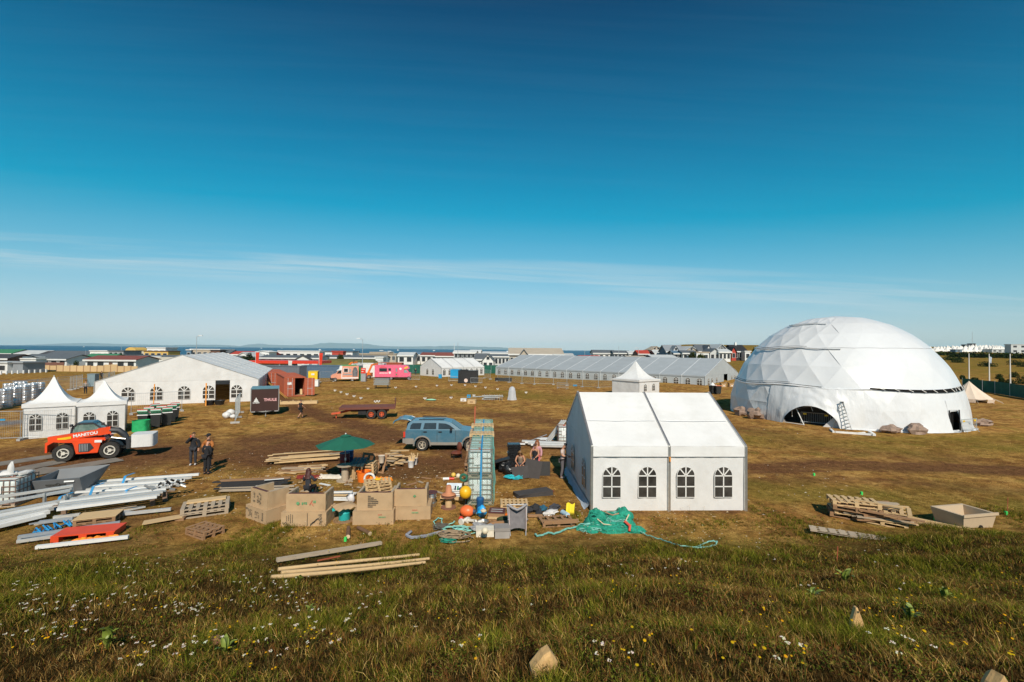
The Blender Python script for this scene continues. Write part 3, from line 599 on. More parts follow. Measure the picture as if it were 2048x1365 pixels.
# ================================================================== THE DOME
DC = Vector((33.75, 47.4)); DR = 9.95
DOM = M('dome_membrane', (.66, .67, .68), rough=.34, var=.04, vs=.5, bump=.5, bs=.9, bdist=.08, spec=.5, dirt=(.70, .69, .66), damt=.4, ds=.35)
DOMS = M('dome_membrane_skirt', (.66, .67, .68), rough=.42, var=.06, vs=.7, bump=.9, bs=1.1, bdist=.12, stretch=(1, 1, .45), spec=.45, dirt=(.60, .58, .54), damt=.45, ds=.5)
DARK = M('dark_seam_and_shade', (.010, .010, .010), .9, spec=.1)  # dark of the seams, also painted shade in the dome's openings
dome = T('geodesic_dome', 'huge white geodesic dome tent with an open entrance at lower left', 'dome', (DC.x, DC.y, 0), 0)
def dpt(el, az, r=DR): return Vector((r * math.cos(el) * math.cos(az), r * math.cos(el) * math.sin(az), r * math.sin(el) * 1.035))
NA = 22; els = [0, 9.2, 19.5, 30.5, 42, 53, 64, 76]
def vert(i, k, r=DR):          # ring i, index k; odd rings are shifted half a step
    return dpt(R(els[i]), 2 * PI * (k + (.5 if i % 2 else 0)) / NA, r)
def faz(p): return math.degrees(math.atan2(p.y, p.x)) % 360
def fold(pts, seed, amp, n=5):
    """one stretched triangular facet, pulled in at its middle and softly wrinkled"""
    a, b, c = pts; nrm = ((b - a).cross(c - a)).normalized(); 
    if nrm.dot((a + b + c) / 3) < 0: nrm = -nrm
    V = []; Fc = []; idx = {}
    for i in range(n + 1):
        for j in range(n + 1 - i):
            u, v = i / n, j / n; w = 1 - u - v; e = 27 * u * v * w
            idx[i, j] = len(V); V.append(a * w + b * u + c * v + nrm * (amp * fbm(u * 3 + seed, v * 4 + seed * .7, 1.5, 2) * min(1, e * 2) - .04 * e))
    for i in range(n):
        for j in range(n - i):
            Fc.append((idx[i, j], idx[i + 1, j], idx[i, j + 1]))
            if i + j < n - 1: Fc.append((idx[i + 1, j], idx[i + 1, j + 1], idx[i, j + 1]))
    return V, Fc
ENT = (212, 236); DOR = (284, 291.5)           # compass angles of the two openings seen from the dome's centre
bands = [(0, 'skirt_membrane', DOMS), (1, 'skirt_membrane', DOMS), (2, 'lower_membrane', DOM), (3, 'lower_membrane', DOM), (4, 'upper_membrane', DOM), (5, 'upper_membrane', DOM), (6, 'cap_membrane', DOM)]
for i, nm_, mt in bands:
    r0 = DR + (.05 if i in (0, 1) else 0) + (.03 if i in (4, 5) else 0)
    for k in range(NA):
        sh = 1 if i % 2 else 0
        lo0, lo1 = vert(i, k, r0), vert(i, k + 1, r0); hi0, hi1 = vert(i + 1, k + (0 if not sh else 1), r0), vert(i + 1, k + 1 if not sh else k + 2, r0)
        tris = [(lo0, lo1, hi0), (lo1, hi1, hi0)]
        for tr in tris:
            c = sum(tr, Vector()) / 3; az = faz(c)
            if i == 0 and ENT[0] < az < ENT[1]: continue
            if i == 0 and DOR[0] - 5 < az < DOR[1] + 5: continue
            flat = 232 < az < 330        # the front is one tight sheet, the left side shows its facets
            sp = [dpt(math.asin(min(1, v.z / 1.035 / v.length)), math.atan2(v.y, v.x), r0) for v in tr]
            V, Fc = fold(tr, i * 31 + k, .16 if i < 2 else .05, 6)
            if flat:
                V = [v * (.30 + .70 * 1) if False else v.lerp(Vector((v.x, v.y, v.z / 1.035)).normalized() * r0, .0) + v.normalized() * 0 for v in V]
                V = [Vector((v.x, v.y, v.z)) .lerp((lambda q: Vector((q.x, q.y, q.z * 1.035)))(Vector((v.x, v.y, v.z / 1.035)).normalized() * r0), .72) for v in V]
            B().add(V, Fc).build(nm_, mt, dome, smooth=35 if not flat else 60)
top = [vert(7, k) for k in range(NA)]; s = B(); s.add(top + [Vector((0, 0, DR * 1.035))], [(k, (k + 1) % NA, NA) for k in range(NA)]); s.build('cap_membrane', DOM, dome)
# loose seams between the sheets and a dark strip for vent shade at right
def seam(i, k0, k1, w, off, name='seam', mat=None):
    pts = [dpt(R(els[i] + off + .5 * math.sin(k * 2.1)), 2 * PI * (k + (.5 if i % 2 else 0)) / NA, DR + .09) for k in np.arange(k0, k1 + .01, .25)]
    s = B(); s.tube(pts, w, 5); return s.build(name, mat or DARK, dome)
for i, a, b, w, off in ((2, 9.2, 14.0, .022, .2), (2, 9.0, 13.0, .018, 1.0), (4, 10.0, 13.4, .018, .5), (6, 10.6, 13.2, .022, .3)): seam(i, a, b, w, off)
for i, a, b, w, off in ((2, 9.2, 15.6, .06, -.6), (4, 9.5, 14.5, .06, -.5), (6, 10.5, 13.8, .06, -.6)): seam(i, a, b, w, off, 'rolled_hem', DOM)
s = B(); ks = np.linspace(15.2, 18.9, 30)
def ventw(t): return .22 + .95 * t ** 1.2
P0 = [dpt(R(els[2] - .3 - .35 * ventw(j / 29) - 1.0 * math.sin(j / 29 * PI)), 2 * PI * k / NA, DR + .16) for j, k in enumerate(ks)]; P1 = [dpt(R(els[2] + 1.35 * ventw(j / 29) - 1.0 * math.sin(j / 29 * PI)), 2 * PI * k / NA, DR + .16) for j, k in enumerate(ks)]
s.add(P0 + P1, [(j, j + 1, 31 + j - 0, 30 + j) for j in range(29)]); s.build('vent_shade_strip', DARK, dome)
for j in range(3, 30, 3 ):
    B().bar(P0[j] * 1.003, P1[max(0, j - 1)] * 1.003, .045, .04).build('strut', MUNT, dome)
for j in range(22, 30, 2): B().bar(P0[j] * 1.003, P1[j] * 1.003, .035, .03).build('strut', MUNT, dome)
# entrance: porch sheet held out over a dark hole, with frame tubes
def dz(az, r, z): return Vector((r * math.cos(R(az)), r * math.sin(R(az)), z))
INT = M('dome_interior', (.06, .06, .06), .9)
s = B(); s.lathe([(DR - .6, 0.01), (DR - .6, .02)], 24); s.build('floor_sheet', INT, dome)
B().grid(lambda u, v: dz(200 + 48 * u, DR - 2.0, 3.2 * v), 8, 2).build('inner_shade_sheet', INT, dome)  # dark sheet behind the entrance, standing in for the dim interior
h = R(els[1])
def porch(u, v):
    az = 202 + 44 * u; op = min(1, max(0, (az - 212) / 24)); arch = 1.75 * math.sin(PI * op) ** .55 * (1 if 0 < op < 1 else 0) + .02
    z = arch + (3.3 - arch) * v; ed = min(1, 5 * u, 5 * (1 - u)); r = DR * math.cos(math.asin(min(.99, z / DR / 1.035))) + .04 + ed * (.10 + .50 * (1 - v) ** 1.2 * math.sin(PI * u) ** .8)
    return dz(az, r + ed * .16 * fbm(u * 9, v * 5 + u * 4, 1, 3), z)
B().grid(porch, 44, 12).build('porch_membrane', DOMS, dome, smooth=55)
for a0, a1, z1 in ((214, 219.5, 1.55), (219.5, 219.6, .05), (234, 232, 1.7)):
    pass
B().cyl(dz(221.5, DR + .35, 0), dz(216.5, DR - .1, 1.6), .04, n=6).build('frame_tube', MUNT, dome)
B().cyl(dz(212.5, DR + .15, .05), dz(221.5, DR + .4, .05), .035, n=6).build('frame_tube', MUNT, dome)
B().cyl(dz(224, DR + .1, 1.75), dz(225, DR + .15, 1.3), .02, n=5).build('strap', MUNT, dome)
B().cyl(dz(215, DR - .1, 1.2), dz(215.1, DR - .1, .6), .03, n=5).build('strap', MUNT, dome)
# doorway at the right
def doorsheet(u, v, a0, a1): return dz(a0 + (a1 - a0) * u, DR * math.cos(math.asin(2.6 * v / DR / 1.035)) + .07 - .3 * max(0, 1 - 4 * (u if a0 < 280 else 1 - u)) + .30 * (1 - v) ** 3 + .08 * fbm(u * 7 + a0, v * 4 + u * 3, 1, 3), 2.6 * v)
B().grid(lambda u, v: doorsheet(u, v, 266, 284.3), 22, 10).build('skirt_membrane', DOMS, dome, smooth=50)
B().grid(lambda u, v: doorsheet(u, v, 291.2, 308), 22, 10).build('skirt_membrane', DOMS, dome, smooth=50)
B().grid(lambda u, v: dz(284 + 7.4 * u, DR * math.cos(math.asin((1.75 + .85 * v) / DR / 1.035)) + .1, 1.75 + .85 * v), 4, 3).build('door_lintel', DOMS, dome)
B().grid(lambda u, v: dz(283.6 + 8 * u, DR - .35, 1.9 * v), 4, 2).build('door_shade_sheet', DARK, dome)  # dark sheet filling the doorway in place of inside shade
for a in (284.2, 291.3): B().cyl(dz(a, DR + .12, 0), dz(a, DR + .05, 1.8), .05, n=6).build('door_post', BLACK, dome)
s = B()      # the skirt's loose edge lying on the grass
s.grid(lambda u, v: dz(236 + 74 * u, DR + .05 + v * (.35 + .25 * nz(u * 14, 3)), .12 * (1 - v) ** 2 + .02 + .02 * nz(u * 40, v * 3)), 70, 3); s.build('loose_skirt', DOMS, dome, smooth=60)
# ================================================================== MIDDLE GROUND
def paint(name, col, rough=.4, **k): return M(name, col, rough, **{**dict(var=.10, vs=2.5, spec=.5), **k})
RUST = M('container_rust_red', (.40, .092, .040), .7, var=.18, vs=1.2, bump=.15, bs=14, dirt=(.14, .05, .03), damt=.6, ds=1.2)
RUBBER = M('tyre_rubber', (.022, .021, .020), .85, var=.3, vs=10, dirt=(.10, .07, .05), damt=.5, ds=5)
WHITEP = paint('white_paint', (.74, .74, .72)); GREYP = paint('grey_paint', (.30, .31, .32)); REDP = paint('red_paint', (.62, .045, .02)); YEL = paint('yellow_paint', (.78, .52, .02))
GLASS = M('dark_glass', (.025, .032, .036), .08, var=.3, spec=.6); GLASSL = M('pale_glass', (.22, .30, .30), .1, var=.3, spec=.6)
GREENP = paint('green_paint', (.02, .24, .075)); BLUEP = paint('blue_paint', (.02, .30, .56)); BRN = paint('brown_panel', (.045, .018, .014), .5)
WOOD = M('fresh_timber', (.56, .39, .20), .8, var=.22, vs=3, stretch=(1, 6, 6), bump=.2, bs=20, dirt=(.35, .22, .11), damt=.4, ds=3)
WOODG = M('weathered_timber', (.40, .32, .23), .9, var=.25, vs=3, stretch=(1, 6, 6), bump=.3, bs=20, dirt=(.20, .15, .10), damt=.5, ds=3)
WOODB = M('brown_timber', (.30, .17, .085), .85, var=.25, vs=3, stretch=(1, 6, 6), bump=.3, bs=20, dirt=(.16, .09, .05), damt=.5, ds=3)
ORANGE = paint('orange_plastic', (.80, .17, .015), .5)
def corr(fn, n, d, nv=1):
    """corrugated sheet: fn(u, v, offset)"""
    s = B(); pat = [(0, 0), (.25, 0), (.375, 1), (.625, 1), (.75, 0)]; us = [((i + a) / n, o * d) for i in range(n) for a, o in pat] + [(1, 0)]
    s.add([fn(u, v / nv, o) for v in range(nv + 1) for u, o in us], [(j * len(us) + i, j * len(us) + i + 1, (j + 1) * len(us) + i + 1, (j + 1) * len(us) + i) for j in range(nv) for i in range(len(us) - 1)]); return s
def container(label, org, ang, L, mat, Wd=2.44, H=2.59, openr=False, name='shipping_container', group='shipping containers', bars=True):
    t = T(name, label, 'container', org, ang, group); n = max(8, int(L / .33))
    for y, sg in ((0, 1), (-Wd, -1)): corr(lambda u, v, o: (L * u, y - sg * (.02 + o), .14 + (H - .26) * v), n, .05).build('side_wall', mat, t)
    corr(lambda u, v, o: (L * u, -Wd * v, H - .03 - o * .4), n, .03).build('roof', mat, t)
    B().bx(0, L, -Wd, 0, .02, .14).build('floor_frame', mat, t)
    for x in (0, L):
        for y in (0, -Wd): B().bx(x - .06, x + .06, y - .06, y + .06, 0, H).build('corner_post', mat, t)
        B().bx(x - .05, x + .05, -Wd, 0, H - .14, H + .005).build('end_rail', mat, t); 
    B().bx(L - .02, L + .02, -Wd + .05, -.05, .1, H - .1).build('end_wall', mat, t)
    for y in (0, -Wd): B().bx(0, L, y - .05, y + .05, H - .11, H + .004).build('top_rail', mat, t)
    def leaf(y0, y1, o=None, rz=0):
        w = abs(y1 - y0); d = T.__call__ if False else None
        s = B(); s.box((0, -w / 2, H / 2), (.05, w - .02, H - .3)); 
        for k in range(6): s.box((-.035, -w / 2, .35 + k * (H - .6) / 5), (.05, w - .16, .13))
        dr = s.build('door', mat, t, (0, y0, 0) if o is None else o, rz)
        if bars:
            for q in (.28, .72):
                B().cyl((-.07, -w * q, .12), (-.07, -w * q, H - .12), .022, n=6).build('lock_bar', M('galv', (.62, .62, .60), .5, .3), dr)
            B().box((-.07, -w * .5, 1.05), (.03, w * .6, .04)).build('handle', M('galv', (.62, .62, .60), .5, .3), dr)
        return dr
    if openr:
        d = leaf(-.06, -Wd / 2); B().box((-.05, -.5, 1.75), (.02, .5, .4)).build('plate', WHITEP, d); leaf(-Wd / 2, -Wd + .06, (-.03, -Wd - .04, 0), R(-14))
        B().box((3, -Wd / 2, .16), (5.9, Wd - .1, .03)).build('floor_board', WOODB, t)
        B().box((.7, -2.05, .5), (.5, .25, .75), ry=.3).build('cardboard_sheet', WOOD, t)
    else: leaf(-.06, -Wd / 2); leaf(-Wd / 2, -Wd + .06)
    return t
cx = Vector((-7.5, 12.0)).normalized(); ca = math.atan2(cx.y, cx.x); p = G(569, 794.5)
container('rust red shipping container with its right door swung open', p, ca, 11.5, RUST, openr=True)
q = p + Vector((cx.x, cx.y, 0)) * 13.0; q += Vector((.855, .52, 0)) * -1.0
container('rust red shipping container behind the open one', q, ca, 11.5, RUST)
q = G(493, 757); container('long grey corrugated container behind the wide marquee', D(493, 757, 88), R(-6), 12.2, paint('container_grey', (.14, .155, .18), .6), group='shipping containers')
q = D(612, 752, 100); container('dusty blue container behind the yellow cabin', (q.x, q.y, 0), R(3), 12.2, paint('container_blue', (.085, .14, .21), .6), H=2.7)
q = D(760, 752, 108); container('rust brown container behind the pink camper', (q.x, q.y, 0), R(2), 5.5, RUST, H=3.15)
q = D(708, 752, 104); container('white cabin container between the two food trucks', (q.x, q.y, 0), R(2), 7.2, WHITEP, H=3.1, name='site_cabin', group=None, bars=False)
# yellow power cabin, white tank, green skip
def cabinet(name, label, cat, px0, px1, pyb, pyt, dep, mat, ang=0, side=None, bars=0, cap=None):
    a, b = G(px0, pyb), G(px1, pyb); w = (b - a).length; h = CAMZ - (CAMZ / a.y) * a.y * ((pyt - 698 + (1024 - px0) * .0093) / (pyb - 698 + (1024 - px0) * .0093))
    t = T(name, label, cat, a, ang); B().bx(0, w, 0, dep, .05, h).build('body', mat, t)
    B().bx(-.04, w + .04, -.04, dep + .04, h + .001, h + .08).build('lid', cap or mat, t); B().bx(.05, w - .05, .05, dep - .05, 0, .05).build('base', BLACK, t)
    for k in range(bars): B().bx(w * (k + .5) / bars - w * .32 / bars, w * (k + .5) / bars + w * .32 / bars, -.025, -.002, h * .2, h * .85).build('door_panel', mat, t)
    return t, w, h
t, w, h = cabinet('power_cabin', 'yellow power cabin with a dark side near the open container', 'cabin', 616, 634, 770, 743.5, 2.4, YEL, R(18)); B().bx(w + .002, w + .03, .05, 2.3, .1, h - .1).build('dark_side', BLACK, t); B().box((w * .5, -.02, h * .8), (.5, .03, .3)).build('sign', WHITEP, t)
cabinet('white_tank_box', 'small white box tank standing before the yellow cabin', 'box', 626, 636, 774, 761, 1.0, WHITEP, R(10))
t, w, h = cabinet('waste_skip', 'green waste skip with striped corner behind the marquee edge', 'skip', 513, 531, 757, 742.5, 2.2, GREENP, R(-5), bars=4); B().bx(w - .25, w + .02, -.03, -.005, .2, h - .1).build('striped_corner', YEL, t)
t, w, h = cabinet('toilet_cabin', 'grey toilet cabin with a red sign board on top', 'cabin', 721.5, 731, 764, 748, 1.4, GREYP, R(8)); s = B(); s.bx(0, w, -.03, .05, h + .09, h + 1.15); s.build('sign_board', REDP, t)
for k in range(2): B().bx(w * .15, w * (.85 - .3 * k), -.04, -.032, h + .85 - .45 * k, h + .95 - .45 * k).build('lettering_bar', WHITEP, t)
cabinet('toilet_cabin', 'green toilet cabin behind the salmon food van', 'cabin', 712, 721, 762, 735, 1.4, GREENP, R(6))
t, w, h = cabinet('blue_generator', 'bright blue generator standing left of the black one', 'generator', 900.5, 918, 757, 739.5, 2.0, BLUEP, R(-12), bars=2)
t, w, h = cabinet('black_generator', 'large black generator cabinet with a round white mark', 'generator', 916, 954, 767, 742, 1.9, BLACK, R(-4), bars=3); s = B(); s.cyl((w * .42, -.05, .55), (w * .42, -.035, .55), .36, n=16); s.build('round_sign', M('pink_disc', (.66, .52, .46), .6), t)
B().bx(w * .1, w * .5, .3, 1.2, h + .08, h + .26).build('exhaust_box', BLACK, t)
t, w, h = cabinet('grey_cabinet', 'tall blue grey steel cabinet beyond the left pagoda tent', 'cabinet', 174, 188, 774, 749, 1.1, paint('cabinet_bluegrey', (.20, .27, .30), .5), R(14), bars=2)
cabinet('low_black_box', 'low black trough lying before the left end of the hall tent', 'trough', 990, 1023, 763, 757, .8, BLACK, R(-6))
cabinet('blue_box', 'small light blue box before the white four-bay tent', 'box', 877, 883, 757.5, 750, .8, BLUEP)
# ------------------------------------------------------------------ wheels and road vehicles
def wheel(parent, c, r, w, rim, axis='y', spokes=5, name='wheel', rimr=.6):
    s = B(); s.lathe([(r * .62, -w / 2), (r * .93, -w / 2), (r, -w * .32), (r, w * .32), (r * .93, w / 2), (r * .62, w / 2)], 24, c, axis, cap=False); o = s.build(name, RUBBER, parent, smooth=35)
    s = B(); s.lathe([(.02, -w * .30), (r * rimr, -w * .30), (r * (rimr + .04), -w * .46), (r * (rimr + .04), w * .46), (r * rimr, w * .30), (.02, w * .30)], 20, c, axis, cap=False)
    s.build('rim', M('rim_shadow', (.05, .045, .04), .7) if spokes >= 3 else rim, o, smooth=35); B().torus(Vector(c) + Vector((0, -w * .44, 0) if axis == 'y' else (-w * .44, 0, 0)), r * (rimr - .02), r * .07, 20, 5, axis).build('rim_lip', rim, o, smooth=50)
    s = B(); a = {'y': (0, 1, 0), 'x': (1, 0, 0)}[axis]; cc = Vector(c); s.cyl(cc - Vector(a) * w * .42, cc + Vector(a) * w * .42, r * .2, n=10)
    for k in range(spokes):
        q = 2 * PI * k / spokes; d = Vector((math.cos(q), 0, math.sin(q))) if axis == 'y' else Vector((0, math.cos(q), math.sin(q)))
        for sg in (-1, 1): s.bar(cc + d * r * .15 + Vector(a) * w * .36 * sg, cc + d * r * rimr + Vector(a) * w * .36 * sg, r * .16, w * .12)
    s.build('hub', rim, o); return o
SAL = paint('salmon_paint', (.72, .31, .20), .45); PINK = paint('pink_paint', (.72, .13, .22), .42); RIMG = M('rim_grey', (.45, .44, .42), .45, .4)
# salmon food van, facing left
p = G(661, 764); q = G(717, 763); van = T('food_van', 'salmon pink food van with a white cab roof and a dark menu board', 'van', (p.x, p.y, 0), ang2(p, q)); Lv = (q - p).length; wv = 2.1
s = B(); s.bx(Lv * .40, Lv, 0, wv, .45, 3.0); s.build('box_body', SAL, van)
s = B(); s.prism([(.05, .5), (.05, 1.1), (.35, 1.35), (Lv * .17, 1.5), (Lv * .30, 2.35), (Lv * .395, 2.45), (Lv * .395, .5)], .05, wv - .05); s.build('cab', SAL, van)
s = B(); s.prism([(Lv * .22, 2.1), (Lv * .30, 2.36), (Lv * .33, 2.95), (Lv * .41, 3.05), (Lv * .41, .5), (Lv * .385, .5), (Lv * .385, 2.2)], -.03, wv + .03); s.build('cab_shoulder', WHITEP, van)
s = B(); s.prism([(Lv * .175, 1.55), (Lv * .295, 2.32), (Lv * .30, 2.30), (Lv * .185, 1.53)], .1, wv - .1); s.build('windscreen', GLASSL, van)
s = B(); s.prism([(Lv * .215, 1.55), (Lv * .30, 2.22), (Lv * .375, 2.22), (Lv * .375, 1.55)], .02, .045); s.build('side_window', GLASS, van)
B().bx(Lv * .45, Lv * .63, -.04, -.003, 1.75, 2.6).build('hatch_frame', WHITEP, van); B().bx(Lv * .47, Lv * .61, -.06, -.042, 1.85, 2.5).build('hatch_glass', GLASS, van); B().bx(Lv * .65, Lv * .73, -.03, -.003, 1.75, 2.4).build('panel', GREYP, van)
s = B(); s.prism([(Lv * .78, .95), (Lv * .96, .95), (Lv * .97, 2.0), (Lv * .94, 2.35), (Lv * .93, 2.6), (Lv * .87, 2.82), (Lv * .81, 2.6), (Lv * .80, 2.35), (Lv * .77, 2.0)], -.04, -.003); mb = s.build('menu_board', M('slate_board', (.10, .10, .11), .7, var=.5, vs=14), van)
for k in range(5): B().bx(Lv * (.81 + .01 * (k % 2)), Lv * (.93 - .02 * (k % 3)), -.05, -.042, 1.15 + .25 * k, 1.22 + .25 * k).build('menu_line', GREYP, mb)
B().bx(Lv * .44, Lv * .76, -.03, -.003, 1.25, 1.5).build('grey_stripe', GREYP, van); B().bx(Lv * .42, Lv * .99, -.02, -.002, .55, .8).build('sill_stripe', WHITEP, van)
B().bx(-.05, Lv * .12, .02, wv - .02, .35, .7).build('bumper', BLACK, van); B().bx(Lv * .38, Lv * .93, .4, wv - .4, 3.0, 3.18).build('roof_hatch', GREENP, van)
for x in (Lv * .16, Lv * .77):
    for y in (.12, wv - .12): wheel(van, (x, y, .38), .38, .24, RIMG)
# pink camper, facing right
p = G(749, 760.5); q = G(821, 760.5); rv = T('camper_van', 'bright pink camper food truck with an over-cab bunk facing right', 'van', (p.x, p.y, 0), ang2(p, q)); Lr = (q - p).length; wr = 2.2
s = B(); s.prism([(0, .6), (0, 2.9), (.15, 3.05), (Lr * .84, 3.05), (Lr * .93, 2.85), (Lr * .96, 2.3), (Lr * .80, 2.15), (Lr * .79, .6)], 0, wr); s.build('body', PINK, rv)
s = B(); s.prism([(Lr * .79, .5), (Lr * .79, 2.14), (Lr * .90, 2.18), (Lr * .955, 1.55), (Lr, 1.4), (Lr, .5)], .1, wr - .1); s.build('cab', PINK, rv)
B().bx(Lr * .13, Lr * .34, -.04, -.004, 1.75, 2.4).build('serving_hatch', GLASS, rv); B().bx(Lr * .38, Lr * .45, -.03, -.004, 1.9, 2.4).build('window', GLASS, rv); B().bx(-.03, -.003, .4, 1.4, 1.8, 2.4).build('rear_window', GLASSL, rv)
B().bx(Lr * .56, Lr * .65, -.03, -.004, .62, 2.55).build('door', paint('pink_door', (.66, .10, .18), .42), rv); B().bx(Lr * .585, Lr * .625, -.05, -.032, 1.7, 2.4).build('door_window', GLASSL, rv); B().bx(Lr * .59, Lr * .62, -.045, -.032, 1.0, 1.3).build('green_mark', GREENP, rv)
s = B(); s.prism([(Lr * .81, 1.5), (Lr * .81, 2.05), (Lr * .88, 2.05), (Lr * .93, 1.5)], .07, .095); s.build('cab_window', GLASSL, rv)
for x, z, r in ((.42, 1.5, .24), (.715, 2.3, .24)): B().cyl((Lr * x, -.04, z), (Lr * x, -.004, z), r, n=14).build('round_mark', WHITEP, rv)
B().box((Lr * .87, -.012, 2.55), (Lr * .10, .03, .3), ry=-.5).build('sausage_mark', YEL, rv)
blocks('lettering', rv, Lr * .13, Lr * .36, 1.42, .22, 13, WHITEP, -.012, 4, 7)
blocks('red_letters', rv, Lr * .14, Lr * .33, 2.6, .17, 6, REDP, -.012, 5); blocks('red_letters', rv, Lr * .17, Lr * .29, 2.84, .09, 7, REDP, -.012, 6)
for x in (Lr * .46, Lr * .95):
    for y in (.15, wr - .15): wheel(rv, (x, y, .37), .37, .22, RIMG)
B().bx(Lr * .02, Lr * .98, .1, wr - .1, .42, .62).build('chassis', BLACK, rv)
# orange boom lift pieces behind the trucks
def boomlift(label, pts, yy, base):
    P = [D(a, c, yy) for a, c in pts]; b = G(*base); t = T('boom_lift', label, 'lift', (P[0].x, yy, 0), 0, 'boom lifts'); o = Vector((P[0].x, yy, 0))
    for a, c in zip(P[:-1], P[1:]): B().bar(a - o, c - o, .32, .36).build('boom', ORANGE, t)
    B().bx(-1.0, 1.0, -.8, .8, .35, 1.2).build('chassis', ORANGE, t)
    for x in (-.7, .7): wheel(t, (x, -.85, .4), .4, .3, RIMG)
    e = P[-1] - o; s = B()
    for z in (0, .5, 1.0):
        for a, c in (((-.8, -.4), (.8, -.4)), ((.8, -.4), (.8, .4)), ((.8, .4), (-.8, .4)), ((-.8, .4), (-.8, -.4))): s.bar(e + Vector((*a, z - .4)), e + Vector((*c, z - .4)), .05)
    for a in ((-.8, -.4), (.8, -.4), (.8, .4), (-.8, .4)): s.bar(e + Vector((*a, -.4)), e + Vector((*a, .6)), .05)
    s.build('basket', BLACK, t)
boomlift('orange boom lift arm rising behind the salmon food van', [(684, 745), (703, 726), (715, 725)], 100, (690, 752))
boomlift('orange boom lift arm slanting up left of the pink camper', [(734, 752), (744, 730), (756, 728)], 98, (734, 755))
# ------------------------------------------------------------------ rusty flatbed trailer
p = G(664, 841); q = G(782, 838); ft = T('flatbed_trailer', 'rusty red flatbed trailer with two orange-rimmed wheels', 'trailer', (p.x, p.y, 0), ang2(p, q)); Lf = 5.45
RD = M('rusty_deck', (.17, .058, .040), .9, var=.25, vs=1.5, dirt=(.10, .045, .035), damt=.6, ds=1.5); ORM = paint('orange_red', (.62, .10, .03), .6)
s = B(); s.bx(.6, Lf, 0, 2.3, .98, 1.08).bx(.6, Lf, -.02, .04, .9, 1.1).bx(.6, Lf, 2.26, 2.32, .9, 1.1).bx(.56, .62, 0, 2.3, .86, 1.09); s.build('deck', RD, ft)
for k in range(6): B().bx(.7 + k * .8, .76 + k * .8, .05, 2.25, .86, .975).build('cross_beam', RD, ft)
B().bx(Lf - .02, Lf + .05, 0, 2.3, .95, 1.72).build('headboard', RD, ft)
s = B(); s.prism([(.6, .95), (1.5, .95), (.9, .7), (.3, .55), (-.2, .5), (-.2, .38), (.4, .42), (1.6, .68), (2.4, .95)], .9, 1.4); s.build('drawbar', ORM, ft)
B().bx(1.5, 4.9, .75, .95, .62, .86).build('chassis_rail', RD, ft); B().bx(1.5, 4.9, 1.35, 1.55, .62, .86).build('chassis_rail', RD, ft); B().bx(2.2, 2.9, .2, 1.0, .4, .9).build('tool_box', BLACK, ft)
B().cyl((.2, 1.15, .5), (.2, 1.15, .02), .05, n=6).build('jack', ORM, ft)
for x in (3.35, 4.28):
    for y in (.12, 2.15): wheel(ft, (x, y, .44), .44, .36, ORM, spokes=4, rimr=.45)
# ------------------------------------------------------------------ brown box trailer
p = G(496, 834); tb = T('box_trailer', 'dark brown enclosed box trailer with white lettering', 'trailer', (p.x, p.y + .4, 0), R(27)); wb = 2.35
s = B(); s.bx(0, wb, 0, 3.4, .42, 2.5); s.build('box_body', BRN, tb); B().bx(-.03, wb + .03, -.03, 3.43, 2.502, 2.56).build('roof', M('trailer_roof', (.12, .22, .24), .35), tb)
for x in (0, wb): B().bx(x - .035, x + .035, -.03, .05, .42, 2.5).build('corner_trim', ALU, tb)
B().bx(.02, wb - .02, -.02, .3, .34, .42).build('frame', ALUD, tb); s = B(); s.bar((.4, 0, .4), (wb / 2, -1.25, .42), .08).bar((wb - .4, 0, .4), (wb / 2, -1.25, .42), .08); s.build('drawbar', BLACK, tb)
B().cyl((wb / 2 + .1, -1.1, .6), (wb / 2 + .1, -1.1, .05), .04, n=6).build('jockey_wheel', ALUD, tb)
for y in (1.7, 2.5):
    for x in (.1, wb - .1): wheel(tb, (x, y, .3), .3, .18, RIMG, axis='x')
text('lettering', 'THULE', M('lettering_pink', (.75, .40, .40), .6), tb, (wb * .69, -.012, 1.47), (PI / 2, 0, 0), .36, bold=.012)
s = B(); s.prism([(.22, 1.32), (.66, 1.32), (.6, 1.42), (.28, 1.42)], -.012, -.002); s.prism([(.3, 1.44), (.58, 1.44), (.56, 1.56), (.5, 1.52), (.48, 1.66), (.44, 1.74), (.40, 1.66), (.38, 1.52), (.32, 1.56)], -.012, -.002); s.build('emblem', WHITEP, tb)
blocks('small_lettering', tb, .16, .72, 1.22, .11, 8, WHITEP, -.008, 3)
# ------------------------------------------------------------------ telehandler
p = G(126, 925); th = T('telehandler', 'red orange telehandler carrying a white wrapped bale on its fork', 'telehandler', (p.x, p.y, 0), R(27)); 
TR = paint('telehandler_red', (.80, .070, .012), .42, dirt=(.35, .10, .05), damt=.35); CH = M('charcoal_paint', (.030, .032, .036), .55, var=.2); wbz = 2.15; tw = 1.45
for i, x in enumerate((0, wbz)):
    for y in (.12, tw): wheel(th, (x, y, .52), .52, .36, M('rim_cream', (.62, .58, .50), .6), spokes=3, rimr=.52)
s = B(); s.prism([(-.72, .62), (-.72, 1.05), (-.45, 1.22), (-.1, 1.16), (.42, 1.12), (.56, .92), (.66, .40), (1.55, .40), (1.68, .98), (1.95, 1.18), (1.9, 1.30), (.9, 1.36), (.1, 1.34), (-.5, 1.36), (-.82, 1.2), (-.82, .62)], .0, tw + .1); s.build('body', TR, th)
s = B(); s.prism([(.60, .45), (1.60, .45), (1.72, 1.0), (1.85, 1.2), (.35, 1.26), (.48, 1.0)], -.10, .02); s.build('side_fairing', TR, th)
s = B(); s.prism([(.72, .55), (1.18, .55), (1.42, .76), (1.25, 1.06), (.72, 1.06)], -.13, -.08); g = s.build('grille', CH, th)
